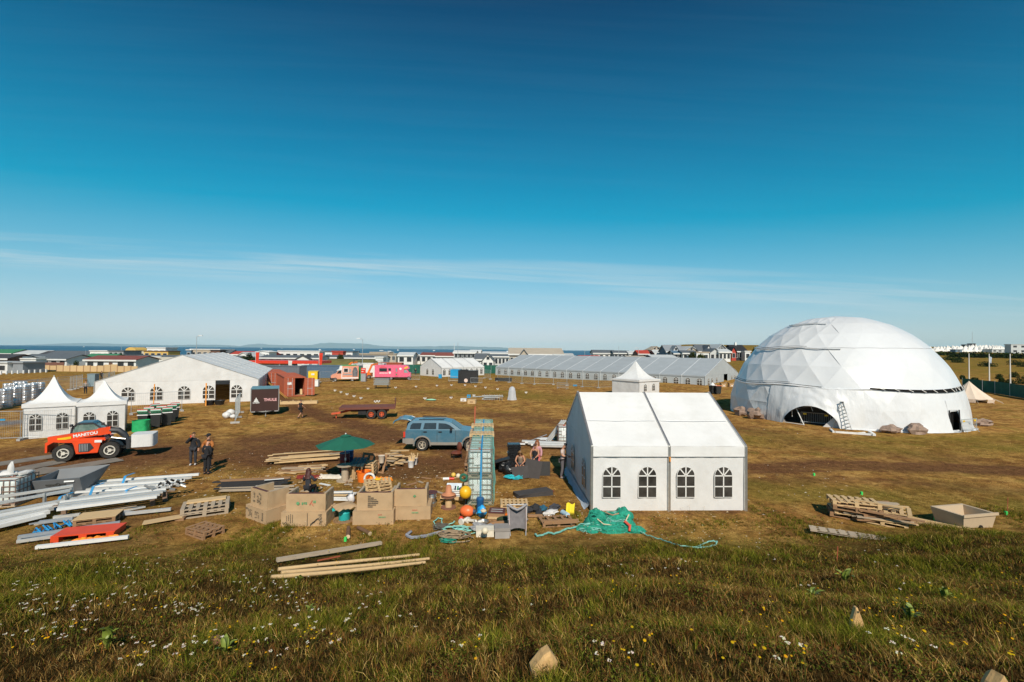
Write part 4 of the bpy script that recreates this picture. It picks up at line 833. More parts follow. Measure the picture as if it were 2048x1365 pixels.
for k in range(6): B().bx(.76 + k * .07, .79 + k * .07, -.14, -.132, .58, 1.03).build('slat', GREYP, g)
for x in (0, wbz): s = B(); s.lathe([(.60, -.10), (.64, .30)], 16, (x, .10, .52), 'y', cap=False); s.v = [v if v[2] > .62 else (v[0], v[1], .62) for v in s.v]; s.build('mudguard', CH, th)
cabp = [(.10, 1.30), (.22, 1.95), (.42, 2.18), (1.20, 2.18), (1.62, 1.80), (1.70, 1.30)]
s = B(); s.prism(cabp, .55, tw); s.build('cab_glass', M('cab_glass', (.16, .26, .23), .12, var=.3, spec=.6, alpha=.75), th)
s = B(); ring = cabp + [cabp[0]]
for y in (.53, tw + .02):
    for a, c in zip(ring[:-1], ring[1:]): s.bar((a[0], y, a[1]), (c[0], y, c[1]), .07)
s.build('cab_frame', CH, th); B().prism([(.40, 2.16), (.5, 2.26), (1.15, 2.26), (1.28, 2.16)], .5, tw + .05).build('cab_roof', M('cab_roof_blue', (.04, .10, .15), .3), th)
s = B(); s.bar((-.72, .18, 1.36), (2.05, .18, 1.72), .26, .34); bm = s.build('boom', TR, th); s = B(); s.bar((1.55, .18, 1.67), (2.16, .18, 1.75), .30, .42); s.build('boom_head', TR, th)
text('lettering', 'MANITOU', WHITEP, th, (.98, .035, 1.575), (PI / 2, R(-7.4), 0), .25, bold=.008)
B().box((.02, .03, 1.40), (.62, .02, .14), ry=R(-7.4)).build('yellow_plate', YEL, bm); B().box((1.62, -.112, 1.14), (.34, .02, .15), ry=.05).build('white_plate', WHITEP, th)
s = B(); s.tube([(2.1, .18, 1.74), (2.5, .18, 1.70), (2.78, .18, 1.44), (3.0, .18, 1.05), (3.12, .18, .82)], [.17, .19, .19, .15, .12], 8); s.build('gooseneck', CH, th, smooth=40)
s = B(); s.bx(3.05, 3.22, -.45, .85, .62, 1.25); s.bx(3.2, 4.25, -.2, -.08, .60, .66).bx(3.2, 4.25, .5, .62, .60, .66); s.build('fork_carriage', CH, th)
s = B(); s.cyl((2.2, .05, 1.3), (2.9, .05, 1.15), .05, n=8); s.build('cylinder', ALU, th); B().tube([(2.0, .3, 1.5), (2.2, .3, 1.1), (2.6, .3, 1.25)], .04, 6).build('hose', BLACK, th)
for x, z in ((1.68, 2.12), (.2, 2.1), (1.9, 1.98)): B().box((x, .45, z), (.12, .2, .14)).build('mirror', CH, th)
B().bx(-.6, .35, .25, .5, 1.3, 1.34).build('engine_cover', CH, th); B().box((-.78, .3, 1.1), (.06, .2, .1)).build('tail_light', REDP, th)
s = B()     # the bale
def bale(u, v):
    a = u * 2 * PI; e = .28; c, d = math.cos(a), math.sin(a); f = lambda q: math.copysign(abs(q) ** e, q)
    return (.55 * f(c) * (1 + .03 * nz(u * 12, v * 9)), .62 * f(d), .72 * (v - .5) + .025 * nz(u * 10, v * 3))
s.grid(bale, 28, 6); s.add([bale(i / 28, 1) for i in range(28)], [tuple(range(28))]); s.add([bale(i / 28, 0) for i in range(28)], [tuple(range(28))[::-1]])
BAL = M('wrapped_bale_film', (.66, .65, .63), .5, var=.15, vs=3, bump=.6, bs=5, stretch=(6, 6, 1), dirt=(.42, .40, .37), damt=.5, ds=3)
bo = th.matrix_basis.copy() if False else None
th.scale = (.93,) * 3; ca_, sa_ = math.cos(R(27)), math.sin(R(27)); bl = Vector((3.82, .2, 1.05)) * .93
s.thing('wrapped_bale', 'white film wrapped bale riding on the telehandler fork', 'bale', BAL, (p.x + bl.x * ca_ - bl.y * sa_, p.y + bl.x * sa_ + bl.y * ca_, bl.z), R(27), smooth=40)
# ------------------------------------------------------------------ blue SUV with raised tailgate
CARB = M('dusty_blue_paint', (.055, .150, .215), .32, var=.08, vs=1.5, spec=.6, coat=.4, dirt=(.22, .25, .25), damt=.4, ds=1.0); CARL = M('grey_cladding', (.24, .22, .19), .7, var=.15, dirt=(.30, .22, .15), damt=.5, ds=2)
p = G(807, 903); car = T('suv', 'dusty blue estate suv with its tailgate raised', 'car', (p.x, p.y + .05, 0), R(2)); cw = 1.9
side = [(.05, .72), (.0, 1.10), (.12, 1.30), (.24, 1.72), (.42, 1.86), (1.2, 1.91), (2.5, 1.88), (2.95, 1.78), (3.65, 1.30), (4.45, 1.22), (4.95, 1.08), (5.08, .85), (5.08, .60), (4.75, .55)]
s = B(); n = 12
def arch(cx, r, a0=0, a1=180, k=7): return [(cx + r * math.cos(R(a0 + (a1 - a0) * i / k)), .40 + r * math.sin(R(a0 + (a1 - a0) * i / k))) for i in range(k + 1)]
low = [(5.08, .45), (4.62, .42)] + arch(4.18, .45) + [(3.7, .42), (1.62, .42)] + arch(1.15, .47) + [(.66, .42), (.06, .50)]
prof = [(.02, .95), (.0, 1.10), (.12, 1.32), (3.62, 1.32), (4.45, 1.22), (4.95, 1.08), (5.08, .85)] + low
def shell(prof, y0, y1, ins, zsplit):
    s = B(); n = len(prof); ys = [y0, y0 + .0, y1, y1]; inset = lambda z: ins * max(0, (z - zsplit))
    v = [(x, y0 + inset(z), z) for x, z in prof] + [(x, y1 - inset(z), z) for x, z in prof]
    return s.add(v, [tuple(range(n)), tuple(range(n, 2 * n))[::-1]] + [(k, n + k, n + (k + 1) % n, (k + 1) % n) for k in range(n)])
shell(prof, 0, cw, .06, .9).build('body', CARB, car)
green_ = [(.12, 1.321), (.24, 1.72), (.42, 1.86), (1.2, 1.91), (2.5, 1.88), (2.95, 1.78), (3.62, 1.321)]
shell(green_, .03, cw - .03, .32, 1.32).build('cabin', CARB, car)
def win(pts, nm='side_window'):
    for y, sg in ((.03, 1), (cw - .03, -1)):
        s = B(); k = len(pts); v = [(x, y + sg * (.32 * (z - 1.32) - .012), z) for x, z in pts]; s.add(v, [tuple(range(k))] if sg > 0 else [tuple(range(k))[::-1]]); s.build(nm, GLASS, car)
win([(.36, 1.38), (.40, 1.62), (.52, 1.74), (1.08, 1.75), (1.02, 1.38)]); win([(1.20, 1.38), (1.28, 1.75), (2.02, 1.76), (2.02, 1.38)]); win([(2.16, 1.38), (2.16, 1.75), (2.62, 1.72), (2.88, 1.62), (3.22, 1.38)])
s = B(); s.add([(3.58, .2, 1.34), (3.58, cw - .2, 1.34), (2.96, cw - .28, 1.765), (2.96, .28, 1.765)], [(0, 1, 2, 3)]); o = s.build('windscreen', GLASS, car, (.012, 0, .012))
s = B()
for y in (-.025, cw - .02): s.bx(.1, .62, y, y + .045, .45, .80).bx(1.66, 3.68, y, y + .045, .42, .56).bx(4.66, 5.05, y, y + .045, .45, .78)
s.bx(-.08, .1, .0, cw, .50, .78).bx(5.0, 5.14, 0, cw, .45, .72); s.build('lower_cladding', CARL, car)
for cx_, rr_ in ((1.15, .53), (4.18, .51)):
    for y in (-.03, cw - .02): s = B(); s.tube([(x, y + .025, z) for x, z in arch(cx_, rr_, -8, 188, 12)], .055, 5); s.build('wheel_arch', CARL, car)
for x in (1.15, 4.18):
    for y in (.12, cw - .12): wheel(car, (x, y, .385), .385, .25, M('alloy_rim', (.52, .46, .36), .45, .4), spokes=5, rimr=.62)
B().bx(1.7, 3.6, -.10, .06, .40, .46).build('running_board', CARL, car)
s = B(); s.box((.03, -.0, 1.05), (.12, .10, .34)).box((.03, cw, 1.05), (.12, .10, .34)); s.build('tail_light', REDP, car)
for x in (1.33, 2.28): B().box((x, -.012, 1.22), (.22, .04, .06)).build('door_handle', BLACK, car)
for x in (1.14, 2.09, 3.25): B().bx(x - .008, x + .008, -.006, .01, .58, 1.31).build('door_gap', BLACK, car)
B().box((2.98, -.12, 1.42), (.14, .22, .18)).build('wing_mirror', BLACK, car); B().bx(.9, 2.5, .22, .27, 1.93, 1.98).build('roof_rail', BLACK, car); B().bx(.9, 2.5, cw - .27, cw - .22, 1.93, 1.98).build('roof_rail', BLACK, car)
s = B(); s.tube([(.40, .25, 1.88), (.18, .25, 1.96), (-.25, .25, 2.0), (-.62, .25, 1.88), (-.72, .25, 1.74)], .05, 6); s.tube([(.40, cw - .25, 1.88), (.18, cw - .25, 1.96), (-.25, cw - .25, 2.0), (-.62, cw - .25, 1.88), (-.72, cw - .25, 1.74)], .05, 6)
path = [(.38, 1.87), (.15, 1.95), (-.25, 1.99), (-.62, 1.87), (-.74, 1.70)]
for (x0, z0), (x1, z1) in zip(path[:-1], path[1:]): s.bar((x0, cw / 2, z0), (x1, cw / 2, z1), cw - .4, .05)
s.build('tailgate', CARB, car); B().bx(.14, .18, .2, cw - .2, .9, 1.75).build('boot_shade_plate', BLACK, car)  # black plate painted for the shade inside the boot
# ------------------------------------------------------------------ site fences
FW = M('fence_wire', (.46, .50, .50), .5, .5, var=.1)
def fence_proto():
    s = B()
    for x in (0, 3.4): s.cyl((x, 0, .1), (x, 0, 2.0), .022, n=5)
    for z in (.18, 1.98): s.cyl((0, 0, z), (3.4, 0, z), .02, n=5)
    fr = s.mesh('tube_frame', STEEL)
    s = B()
    for k in range(1, 26): s.bar((k * 3.4 / 26, 0, .18), (k * 3.4 / 26, 0, 1.98), .006)
    for z in (.55, .95, 1.35, 1.7): s.bar((0, 0, z), (3.4, 0, z), .006)
    return fr, s.mesh('wire_mesh', FW), B().box((0, 0, .07), (.22, .68, .14)).mesh('foot_block', CONC)
FR, FMESH, FFOOT = fence_proto()
def fence_line(pts, label, group='site fence panels'):
    P = [G(*q) for q in pts]
    cnt = 0; ordw = 'first second third fourth fifth sixth seventh eighth ninth tenth'.split()
    for i, (a, b) in enumerate(zip(P[:-1], P[1:])):
        n = max(1, round((b - a).length / 3.5))
        for k in range(n):
            p0 = a.lerp(b, k / n); d = (b - a).length / n / 3.45; t = T('site_fence', label + ', %s from its left end' % ordw[min(9, cnt)], 'fence', p0, ang2(a, b), group); cnt += 1; t.scale = (min(1.15, max(.75, d)), 1, 1)
            link('tube_frame', FR, None, t); link('wire_mesh', FMESH, None, t); link('foot_block', FFOOT, None, t); link('foot_block', FFOOT, None, t, (3.4, 0, 0))
fence_line([(-160, 889), (-50, 884), (40, 881), (140, 874.5)], 'site fence panel standing before the left pagoda tent')
fence_line([(262, 830), (375, 822)], 'site fence panel before the wide gabled marquee')
fence_line([(470, 847), (480, 826)], 'site fence panel seen edge-on beside the brown box trailer')
fence_line([(995, 763), (1044, 768), (1069, 769.5), (1107, 770), (1134, 772), (1165, 775), (1197, 777), (1230, 776)], 'site fence panel in the line before the hall tent')
fence_line([(968, 757), (985, 760)], 'site fence panel right of the white four-bay tent')
fence_line([(25, 812 - 17), (75, 789), (115, 783), (145, 780)], 'site fence panel behind the keg stacks'); fence_line([(140, 781), (165, 775)], 'site fence panel left of the tall steel cabinet')
fence_line([(640, 765), (660, 764)], 'site fence panel before the salmon food van')
fence_line([(205, 772), (230, 765)], 'site fence panel above the wide marquee eave at left')
p = G(14, 864); s = B(); s.box((0, 0, 0), (.32, .02, .12)); s.thing('fence_sign', 'small blue sign hanging on the fence by the left pagoda', 'sign', BLUEP, G(5, 883) + Vector((0, -.05, 1.45)), R(14))
# green screen fences
GS = M('green_screen_net', (.010, .095, .065), .85, var=.25, vs=1.5, bump=.4, bs=6)
def screen(label, pts, h):
    P = [G(a, c) if c > 760 else D(a, c, yy) for a, c, yy in pts]; t = T('screen_fence', label, 'fence', (P[0].x, P[0].y, 0)); o = Vector((P[0].x, P[0].y, 0))
    for a, b in zip(P[:-1], P[1:]):
        a = a.copy(); b = b.copy(); a.z = height(a.x, a.y); b.z = height(b.x, b.y)
        B().grid(lambda u, v: a.lerp(b, u) - o + Vector((0, .15 * nz(u * 7, v * 2, a.x), h * v + .03)), 14, 3).build('screen_net', GS, t, smooth=60)
    for a in P: B().cyl(Vector((a.x, a.y, height(a.x, a.y))) - o, Vector((a.x, a.y, height(a.x, a.y) + h + .1)) - o, .04, n=6).build('post', STEEL, t)
screen('dark green screen fence behind the cream bell tent', [(1925, 783, 0), (1965, 787, 0), (1990, 789, 0), (2020, 793, 0), (2055, 799, 0), (2110, 808, 0)], 1.95)
screen('green screen fence left of the white four-bay tent', [(808, 753, 118), (826, 751, 118), (843, 749, 118)], 2.3)
screen('green screen fence between white tent and hall tent', [(966, 752, 122), (982, 752, 122), (996, 752, 122)], 2.2)
# crowd barriers
def barrier_proto():
    s = B()
    for x in (0, 2.2): s.cyl((x, 0, .12), (x, 0, 1.05), .022, n=6)
    for z in (.22, 1.07): s.cyl((0, 0, z), (2.2, 0, z), .022, n=6)
    for k in range(1, 16): s.cyl((k * 2.2 / 16, 0, .22), (k * 2.2 / 16, 0, 1.07), .010, n=4)
    fr = s.mesh('barrier_frame', STEEL); return fr, B().bar((0, -.3, .02), (0, 0, .25), .03).bar((0, .3, .02), (0, 0, .25), .03).mesh('foot', STEEL)
BF, BFT = barrier_proto()
def barrier(label, p, rz, yel=True):
    t = T('crowd_barrier', label, 'barrier', p, rz, 'steel crowd barriers'); link('barrier_frame', BF, None, t)
    for x in (.25, 1.95): link('foot', BFT, None, t, (x, 0, 0))
    if yel:
        for x in (.3, 1.9): B().box((x, -.03, .93), (.26, .02, .14)).build('yellow_tag', YEL, t)
a, b = G(1602, 848), G(1665, 854); barrier('steel crowd barrier across the dome entrance', a, ang2(a, b)); a, b = G(1923, 866), G(1964, 862); barrier('steel crowd barrier before the dome side door', a, ang2(a, b))
a, b = G(1114, 778), G(1134, 779.5); barrier('steel crowd barrier on the grass before the hall tent windows', a, ang2(a, b), False); barrier('steel crowd barrier before the blue generator', G(897, 764), 0, False); barrier('steel crowd barrier before the black generator', G(941, 767.5), R(-5), False)
barrier('steel crowd barrier at the nose of the pink camper', G(818, 761), 0, False)
# bench stack
p = G(747, 778); bs_ = T('bleacher_stack', 'stack of grey metal bench planks on a frame in the field', 'bench stack', p, R(1))
for k in range(5): B().box((1.15, .6 + .04 * (k % 2), .62 + k * .24), (2.5, .9, .06)).build('plank', ALUD, bs_); 
for k in range(4): B().box((1.15 + .05 * k, .25, .74 + k * .24), (2.3, .06, .12)).build('rail', ALU, bs_)
for x in (.15, 2.1): B().bx(x, x + .07, .2, .28, 0, .6).build('leg', BLACK, bs_); B().bx(x, x + .07, .9, .98, 0, .6).build('leg', BLACK, bs_)
# floodlights lying about the field
s = B(); s.box((0, 0, .05), (.16, .16, .1)).box((-.12, 0, .16), (.12, .12, .14), ry=.3).box((.12, 0, .16), (.12, .12, .14), ry=-.3); lampm = s.mesh('ground_lamp', M('lamp_white', (.70, .66, .60), .5, var=.2)); sbk = B().box((0, .06, .12), (.30, .06, .18)).mesh('lamp_back', BLACK)
for a, c in ((670, 783), (682, 786.5), (694, 790.5), (708, 794.5), (722, 798.5), (736, 779), (791, 777), (832, 775), (874, 773), (930, 772), (951, 774.5), (971, 777), (751, 805.5), (757, 805), (850, 799), (902, 797.5), (903, 772), (1052, 787), (995, 780), (948, 793)):
    t = T('ground_lamp', 'small white double lamp lying on the field grass', 'lamp', G(a, c), random.uniform(-.5, .5), 'double lamps dotted on the field'); link('lamp_head', lampm, None, t); link('lamp_back', sbk, None, t)
# timber frame lying by the container, covered cone, scaffold pile, boxes
p = G(560, 809.5); wf = T('timber_crib', 'pale timber frame lying on the grass before the containers', 'frame', p, R(17)); 
for y in (0, .9): B().bx(0, 3.9, y, y + .06, 0, .28).build('rail', WOOD, wf)
for k in range(6): B().bx(k * .76, k * .76 + .06, .06, .9, .02, .3).build('stud', WOOD, wf)
for x in (.0, 1.3, 3.2): B().bx(x, x + .08, 0, .08, .28, .5).build('peg', WOOD, wf)
p = G(1024, 800); s = B(); s.lathe([(.62, 0), (.50, .5), (.46, 1.0), (.36, 1.5), (.18, 1.68), (.02, 1.72)], 14); s.v = [(x * (1 + .1 * math.sin(9 * math.atan2(y, x))), y * (1 + .1 * math.sin(9 * math.atan2(y, x))), z) for x, y, z in s.v]
s.thing('covered_heater', 'grey shrouded patio heater cover standing in the field', 'cover', M('grey_cover', (.42, .43, .45), .7, var=.12), p, smooth=50)
sp = T('scaffold_pile', 'pile of silver scaffold frames on the grass left of the grey cover', 'scaffold', G(972, 801), 0)
for k in range(9): B().cyl((random.uniform(-.8, .2), random.uniform(0, 1.2), .08 + .06 * k), (random.uniform(1.3, 2.4), random.uniform(0, 1.2), .08 + .06 * k), .03, n=5).build('tube', STEEL, sp)
for k in range(8): B().cyl((-.2 + .32 * k, .1 * (k % 3), 0), (-.2 + .32 * k, .1 * (k % 3), .75), .025, n=5).build('upright', STEEL, sp)
B().bx(-.3, 2.2, .2, .5, .42, .48).build('plank', ALU, sp)
for a, c, w_, h_, d_, m_, lb in ((935, 808, .95, .45, .7, WOOD, 'pale wooden crate on the grass left of the scaffold pile'), (921, 803, .7, .3, .5, WHITEP, 'low white box beside the pale crate'), (934, 796, .45, .35, .4, BLUEP, 'blue tub behind the pale crate')):
    t = T('crate', lb, 'crate', G(a, c), R(-6), 'boxes near the scaffold pile'); s = B(); s.bx(0, w_, 0, d_, 0, h_); s.build('body', m_, t); B().bx(-.02, w_ + .02, -.02, d_ + .02, h_, h_ + .04).build('lid', m_, t); B().box((w_ / 2, -.012, h_ / 2), (w_ * .4, .02, h_ * .3)).build('handhold', WOODB, t)
s = B(); s.bar((0, 0, .06), (2.6, .4, .06), .3, .05).bar((-.1, .1, .1), (1.6, .5, .1), .2, .05); s.thing('loose_planks', 'grey boards lying right of the blue tub', 'boards', ALUD, G(945, 795))
s = B(); s.ball((0, 0, .12), (.7, .3, .12), 10, 6, .3, 4); s.thing('green_sheet', 'pale green sheet crumpled on the field', 'sheet', M('mint_sheet', (.30, .60, .42), .7), G(862, 802), smooth=50)
p = G(1150, 773); s = B(); s.box((0, 0, .15), (.7, .3, .25)); t = s.thing('blue_bag', 'light blue bag on the grass before the hall tent', 'bag', BLUEP, p)
# bins and cartons by the hall tent
def bin_(label, p, lid, rz=0, tilt=0, sc=1.0, group='wheelie bins'):
    t = T('wheelie_bin', label, 'bin', p, rz, group, rot=(0, tilt, rz)); s = B(); s.add([(-.24, -.28, .1), (.24, -.28, .1), (.24, .24, .1), (-.24, .24, .1), (-.30, -.36, 1.0), (.30, -.36, 1.0), (.30, .34, 1.0), (-.30, .34, 1.0)], CF); s.build('body', M('bin_black', (.022, .024, .024), .6, var=.2), t)
    B().box((0, 0, 1.03), (.66, .78, .07), rx=-.1).build('lid', lid, t); s = B(); s.cyl((-.3, .24, .1), (-.22, .24, .1), .1, n=8); s.build('wheel', RUBBER, t); s = B(); s.cyl((.22, .24, .1), (.3, .24, .1), .1, n=8); s.build('wheel', RUBBER, t)
    t.scale = (sc,) * 3; return t
ORL = paint('bin_lid_orange', (.75, .22, .10), .5)
bin_('black bin with a white cone heap on its lid near the hall tent', G(1425, 788), WHITEP, .2, sc=1.25); bin_('black bin with an orange lid near the hall tent', G(1436, 789), ORL, -.1, sc=1.25)
s = B(); s.lathe([(.4, 0), (.02, .4)], 10); s.thing('white_heap', 'white cone shaped heap on top of the left black bin', 'bag', WHITEP, G(1425, 788) + Vector((0, 0, 1.33)))
CARD = M('cardboard', (.46, .30, .16), .85, var=.12, vs=3)
for a, c, sc, lb in ((1446, 777.5, .9, 'open cardboard box left of the hall tent door'), (1462, 777.5, .9, 'cardboard box right before the hall tent door')):
    t = T('cardboard_box', lb, 'box', G(a, c), .1, 'cardboard boxes at the hall tent'); B().bx(-.42, .42, -.3, .3, 0, .85).build('body', CARD, t); B().box((-.5, 0, .95), (.3, .6, .02), ry=.8).build('flap', CARD, t); B().box((.5, 0, .95), (.3, .6, .02), ry=-.8).build('flap', CARD, t); B().box((0, -.31, .5), (.22, .02, .18)).build('label_sheet', WHITEP, t)
s = B(); s.ball((0, 0, .25), (.8, .4, .3), 10, 6, .5, 8); s.thing('white_bag', 'white bag slumped beside the hall tent door', 'bag', WHITEP, G(1478, 779), smooth=50)
# boulders, ladder and white frame by the dome
BOU = M('boulder_rock', (.27, .19, .145), .95, var=.25, vs=3, bump=.8, bs=6, dirt=(.15, .10, .08), damt=.6, ds=2.5)
def boulder(lb, p, r, sd, rz=0):
    s = B(); s.ball((0, 0, r[2] * .72), r, 12, 8, .75, sd); s.thing('boulder', lb, 'boulder', BOU, p, rz, 'boulders around the dome', smooth=28)
boulder('pale grey boulder at the far left foot of the dome', G(1480, 831), (.55, .5, .5), 1); boulder('brown boulder left of the dome entrance', G(1510, 838), (.62, .55, .6), 2, .4); boulder('flat boulder before the dome, left of the tall one', G(1781, 866), (.78, .5, .32), 5, .1); boulder('larger brown boulder before the dome', G(1834, 868), (.75, .5, .48), 9, .7); boulder('small boulder right of the dome door', G(1967, 852), (.6, .45, .35), 7)
p = G(1690, 859); la = T('step_ladder', 'tall aluminium step ladder leaning at the dome wall', 'ladder', p, R(20)); 
for x in (-.22, .22): B().bar((x * 1.5, -.3, 0), (x * .75, .25, 2.25), .05).build('stile', ALU, la); B().bar((x * 1.5, .8, 0), (x * .75, .28, 2.2), .04).build('rear_leg', ALU, la)
for k in range(7): z = .25 + k * .28; f_ = 1.5 - .75 * z / 2.25; B().bar((-.22 * f_, -.3 + .55 * z / 2.25, z), (.22 * f_, -.3 + .55 * z / 2.25, z), .06, .03).build('step', ALUD, la)
B().box((0, .26, 2.27), (.4, .12, .05)).build('top_cap', BLACK, la)
p = G(1668, 866); q = G(1748, 872); wf = T('white_beam_frame', 'white rectangular beam frame lying before the dome', 'frame', p, ang2(p, q)); Lw = (q - p).length
B().bx(.1, Lw, 0, .14, 0, .14).build('beam', WHITEP, wf); B().bx(-.1, .06, .0, 1.5, .0, .12).build('beam', WHITEP, wf); B().bx(Lw - .1, Lw + .1, -.1, 1.5, .002, .16).build('beam', WHITEP, wf); B().bar((Lw * .6, .2, .06), (Lw * .85, 1.0, .06), .1).build('brace', WHITEP, wf)
# ------------------------------------------------------------------ kegs in film, bins by the pagodas, bales
KEG = M('film_wrapped_steel', (.48, .48, .49), .28, .75, var=.35, vs=6, bump=.8, bs=7, stretch=(1, 1, 4))
s = B(); s.lathe([(.17, 0), (.20, .02), (.20, .16), (.215, .19), (.20, .22), (.20, .38), (.215, .41), (.20, .44), (.20, .56), (.17, .60)], 12); kegm = s.mesh('keg', KEG, 40)
palm = B().bx(-.5, .5, -.5, .5, 0, .14).mesh('pallet', WOODG); FILM = M('stretch_film', (.62, .64, .66), .22, var=.3, vs=4, bump=.9, bs=5, alpha=.35, spec=.8)
def kegstack(label, p, rz, tiers=3):
    t = T('keg_stack', label, 'keg stack', p, rz, 'film wrapped keg stacks'); link('pallet', palm, None, t)
    for k in range(tiers):
        for i in (-1, 0, 1):
            for j in (-1, 0, 1):
                if abs(i) + abs(j) > 0: link('keg', kegm, None, t, (i * .34, j * .34, .14 + k * .6))
    B().lathe([(.66, .1), (.68, 1.0), (.64, tiers * .6 + .16)], 10, cap=False).build('film_wrap', FILM, t, smooth=30)
for i, (a, c, lb) in enumerate(((6, 816, 'keg stack wrapped in film at the left picture edge'), (26, 811, 'second keg stack from the left edge'), (45, 805, 'third keg stack from the left edge'), (61, 800, 'fourth keg stack from the left edge'), (75, 797, 'keg stack nearest the left pagoda roof'), (20, 800, 'keg stack in the back row at the left edge'), (40, 795, 'keg stack in the back row behind the third'), (-18, 822, 'keg stack cut by the left picture edge'))): kegstack(lb, G(a, c), .2 + .1 * i)
WB = [paint('bin_lid_%s' % n, c, .5) for n, c in (('green', (.05, .30, .16)), ('white', (.72, .72, .70)), ('red', (.5, .06, .05)))]
lbls = ['front', 'second', 'third', 'fourth', 'fifth', 'sixth', 'seventh', 'last']
for i, (a, c) in enumerate(((288, 858), (300, 851), (312, 856), (322, 848), (333, 852), (341, 845), (347, 840), (306, 843))):
    b_ = bin_('black wheelie bin, %s from the green sack, heaped with folded boards' % lbls[i], G(a, c), WB[1], R(20) + .1 * i, sc=1.05)
    for k in range(3): B().box((0, -.1 + .05 * k, 1.12 + .06 * k), (.62, .85, .05), rx=-.55).build('folded_board', WB[k], b_)
s = B(); s.grid(lambda u, v: (.50 * (math.copysign(abs(math.cos(u * 2 * PI)) ** .5, math.cos(u * 2 * PI))) * (1 + .08 * nz(u * 6, v * 3)), .42 * math.copysign(abs(math.sin(u * 2 * PI)) ** .5, math.sin(u * 2 * PI)), .85 * v + .06 * nz(u * 8, v * 2) * v), 20, 6)
s.thing('green_sack', 'bright green bulk sack beside the black bins', 'sack', M('green_sack', (.015, .36, .12), .6, var=.2, vs=4, bump=.5, bs=5), G(282, 863), .2, smooth=50)
for a, c, lb in ((419, 810.5, 'black tub under the orange strap of the wide marquee'), (439, 810, 'black tub below a marquee window')):
    s = B(); s.lathe([(.38, 0), (.52, .42), (.56, .5), (.50, .5), (.40, .1)], 14); s.thing('black_tub', lb, 'tub', BLACK, G(a, c), group='tubs along the marquee wall', smooth=40)
for i, (a, c, r, lb) in enumerate(((454, 837, .36, 'white wrapped roll beside the edge-on fence'), (461, 832, .38, 'upper white wrapped roll of the heap by the fence'), (466, 838, .26, 'small white roll at the fence foot'))):
    s = B(); s.ball((0, 0, r * .8), (r, r, r * .85), 12, 8, .25, i); s.thing('wrapped_roll', lb, 'roll', BAL, G(a, c), group='white rolls by the fence', smooth=50)
p = G(413, 812); s = B(); s.bar((0, 0, 0), (.0, .0, 2.5), .12, .04); s.thing('orange_post', 'orange ratchet strap hanging on the marquee wall', 'strap', M('orange_strap', (.75, .30, .05), .8), (p.x, p.y - .12, 0))
p = G(288, 815); s = B(); s.bar((0, 0, .3), (.06, .0, 2.5), .10, .04); s.thing('orange_post', 'orange strap left of the second marquee window', 'strap', M('orange_strap', (.75, .30, .05), .8), (p.x + 1.2, p.y - .25, 0))
s = B(); a = D(500, 734, 76); b = G(572, 797); s.bar(a, b, .05).bar(a + Vector((.5, 0, -.3)), b + Vector((.25, 0, 0)), .04); s.thing('guy_straps', 'long yellow guy straps from marquee corner to container', 'straps', M('yellow_strap', (.62, .38, .08), .7))
# driving mats under the telehandler
MATP = M('ground_mat_grey', (.20, .175, .145), .9, var=.2, vs=1.2, bump=.3, bs=10, dirt=(.13, .09, .065), damt=.5, ds=1.5)
gmats = [((-40, 935), (110, 913), .1), ((-20, 952), (120, 925), .12), ((0, 968), (110, 937), .1), ((60, 951), (240, 921), .1), ((-60, 962), (60, 940), .1), ((90, 918), (200, 905), .1)]
for i, (a, b, _) in enumerate(gmats):
    A_, B_ = G(*a), G(*b); d = (B_ - A_); n = d.cross(Vector((0, 0, 1))).normalized(); zc = .008 + .012 * i
    t = T('ground_mat', ['grey track mat farthest left behind the telehandler', 'grey track mat under the telehandler rear wheel', 'grey track mat nearest the white tank', 'grey track mat running out under the telehandler', 'grey track mat at the left picture edge', 'grey track mat beyond the telehandler rear wheel'][i], 'mat', A_, ang2(A_, B_), 'track mats')
    for k in range(3): B().bx(0, d.length, k * .36 - .5, k * .36 - .5 + .345, zc, zc + .035).build('plank', MATP, t)
# ================================================================== NEAR YARD
BURL = M('burlap', (.47, .325, .185), .95, var=.10, vs=2.0, bump=.5, bs=60, dirt=(.36, .24, .13), damt=.5, ds=2.5)
INK = M('burlap_ink', (.045, .045, .040), .9, var=.4, vs=20); INKG = M('burlap_ink_green', (.10, .26, .12), .9, var=.4, vs=20); INKR = M('burlap_ink_red', (.45, .15, .09), .9, var=.4, vs=20)
MAROON = M('maroon_wood', (.085, .030, .030), .8, var=.2)
ALB = M('aluminium_beam', (.60, .60, .58), .42, .35, var=.12, vs=5, stretch=(1, 5, 5), dirt=(.40, .39, .36), damt=.4, ds=3); WHB = M('white_beam', (.74, .74, .72), .5, 0, var=.06, vs=5, stretch=(1, 5, 5), dirt=(.50, .47, .42), damt=.35, ds=3)
GRB = M('grey_beam', (.36, .39, .42), .5, .3, var=.12, vs=5, stretch=(1, 5, 5)); BSTRAP = M('blue_strap', (.02, .25, .52), .7, var=.15); BLKW = M('black_boards', (.026, .024, .024), .7, var=.3, vs=4, stretch=(1, 6, 6))
def plank(name, label, cat, a, b, w, h, mat, group=None):
    a = Vector(a); b = Vector(b); d = b - a; L = d.length; s = B(); s.bx(0, L, -w / 2, w / 2, 0, h)
    o = s.thing(name, label, cat, mat, a, group=group); o.rotation_euler = (0, -math.asin(d.z / L), math.atan2(d.y, d.x)); return o
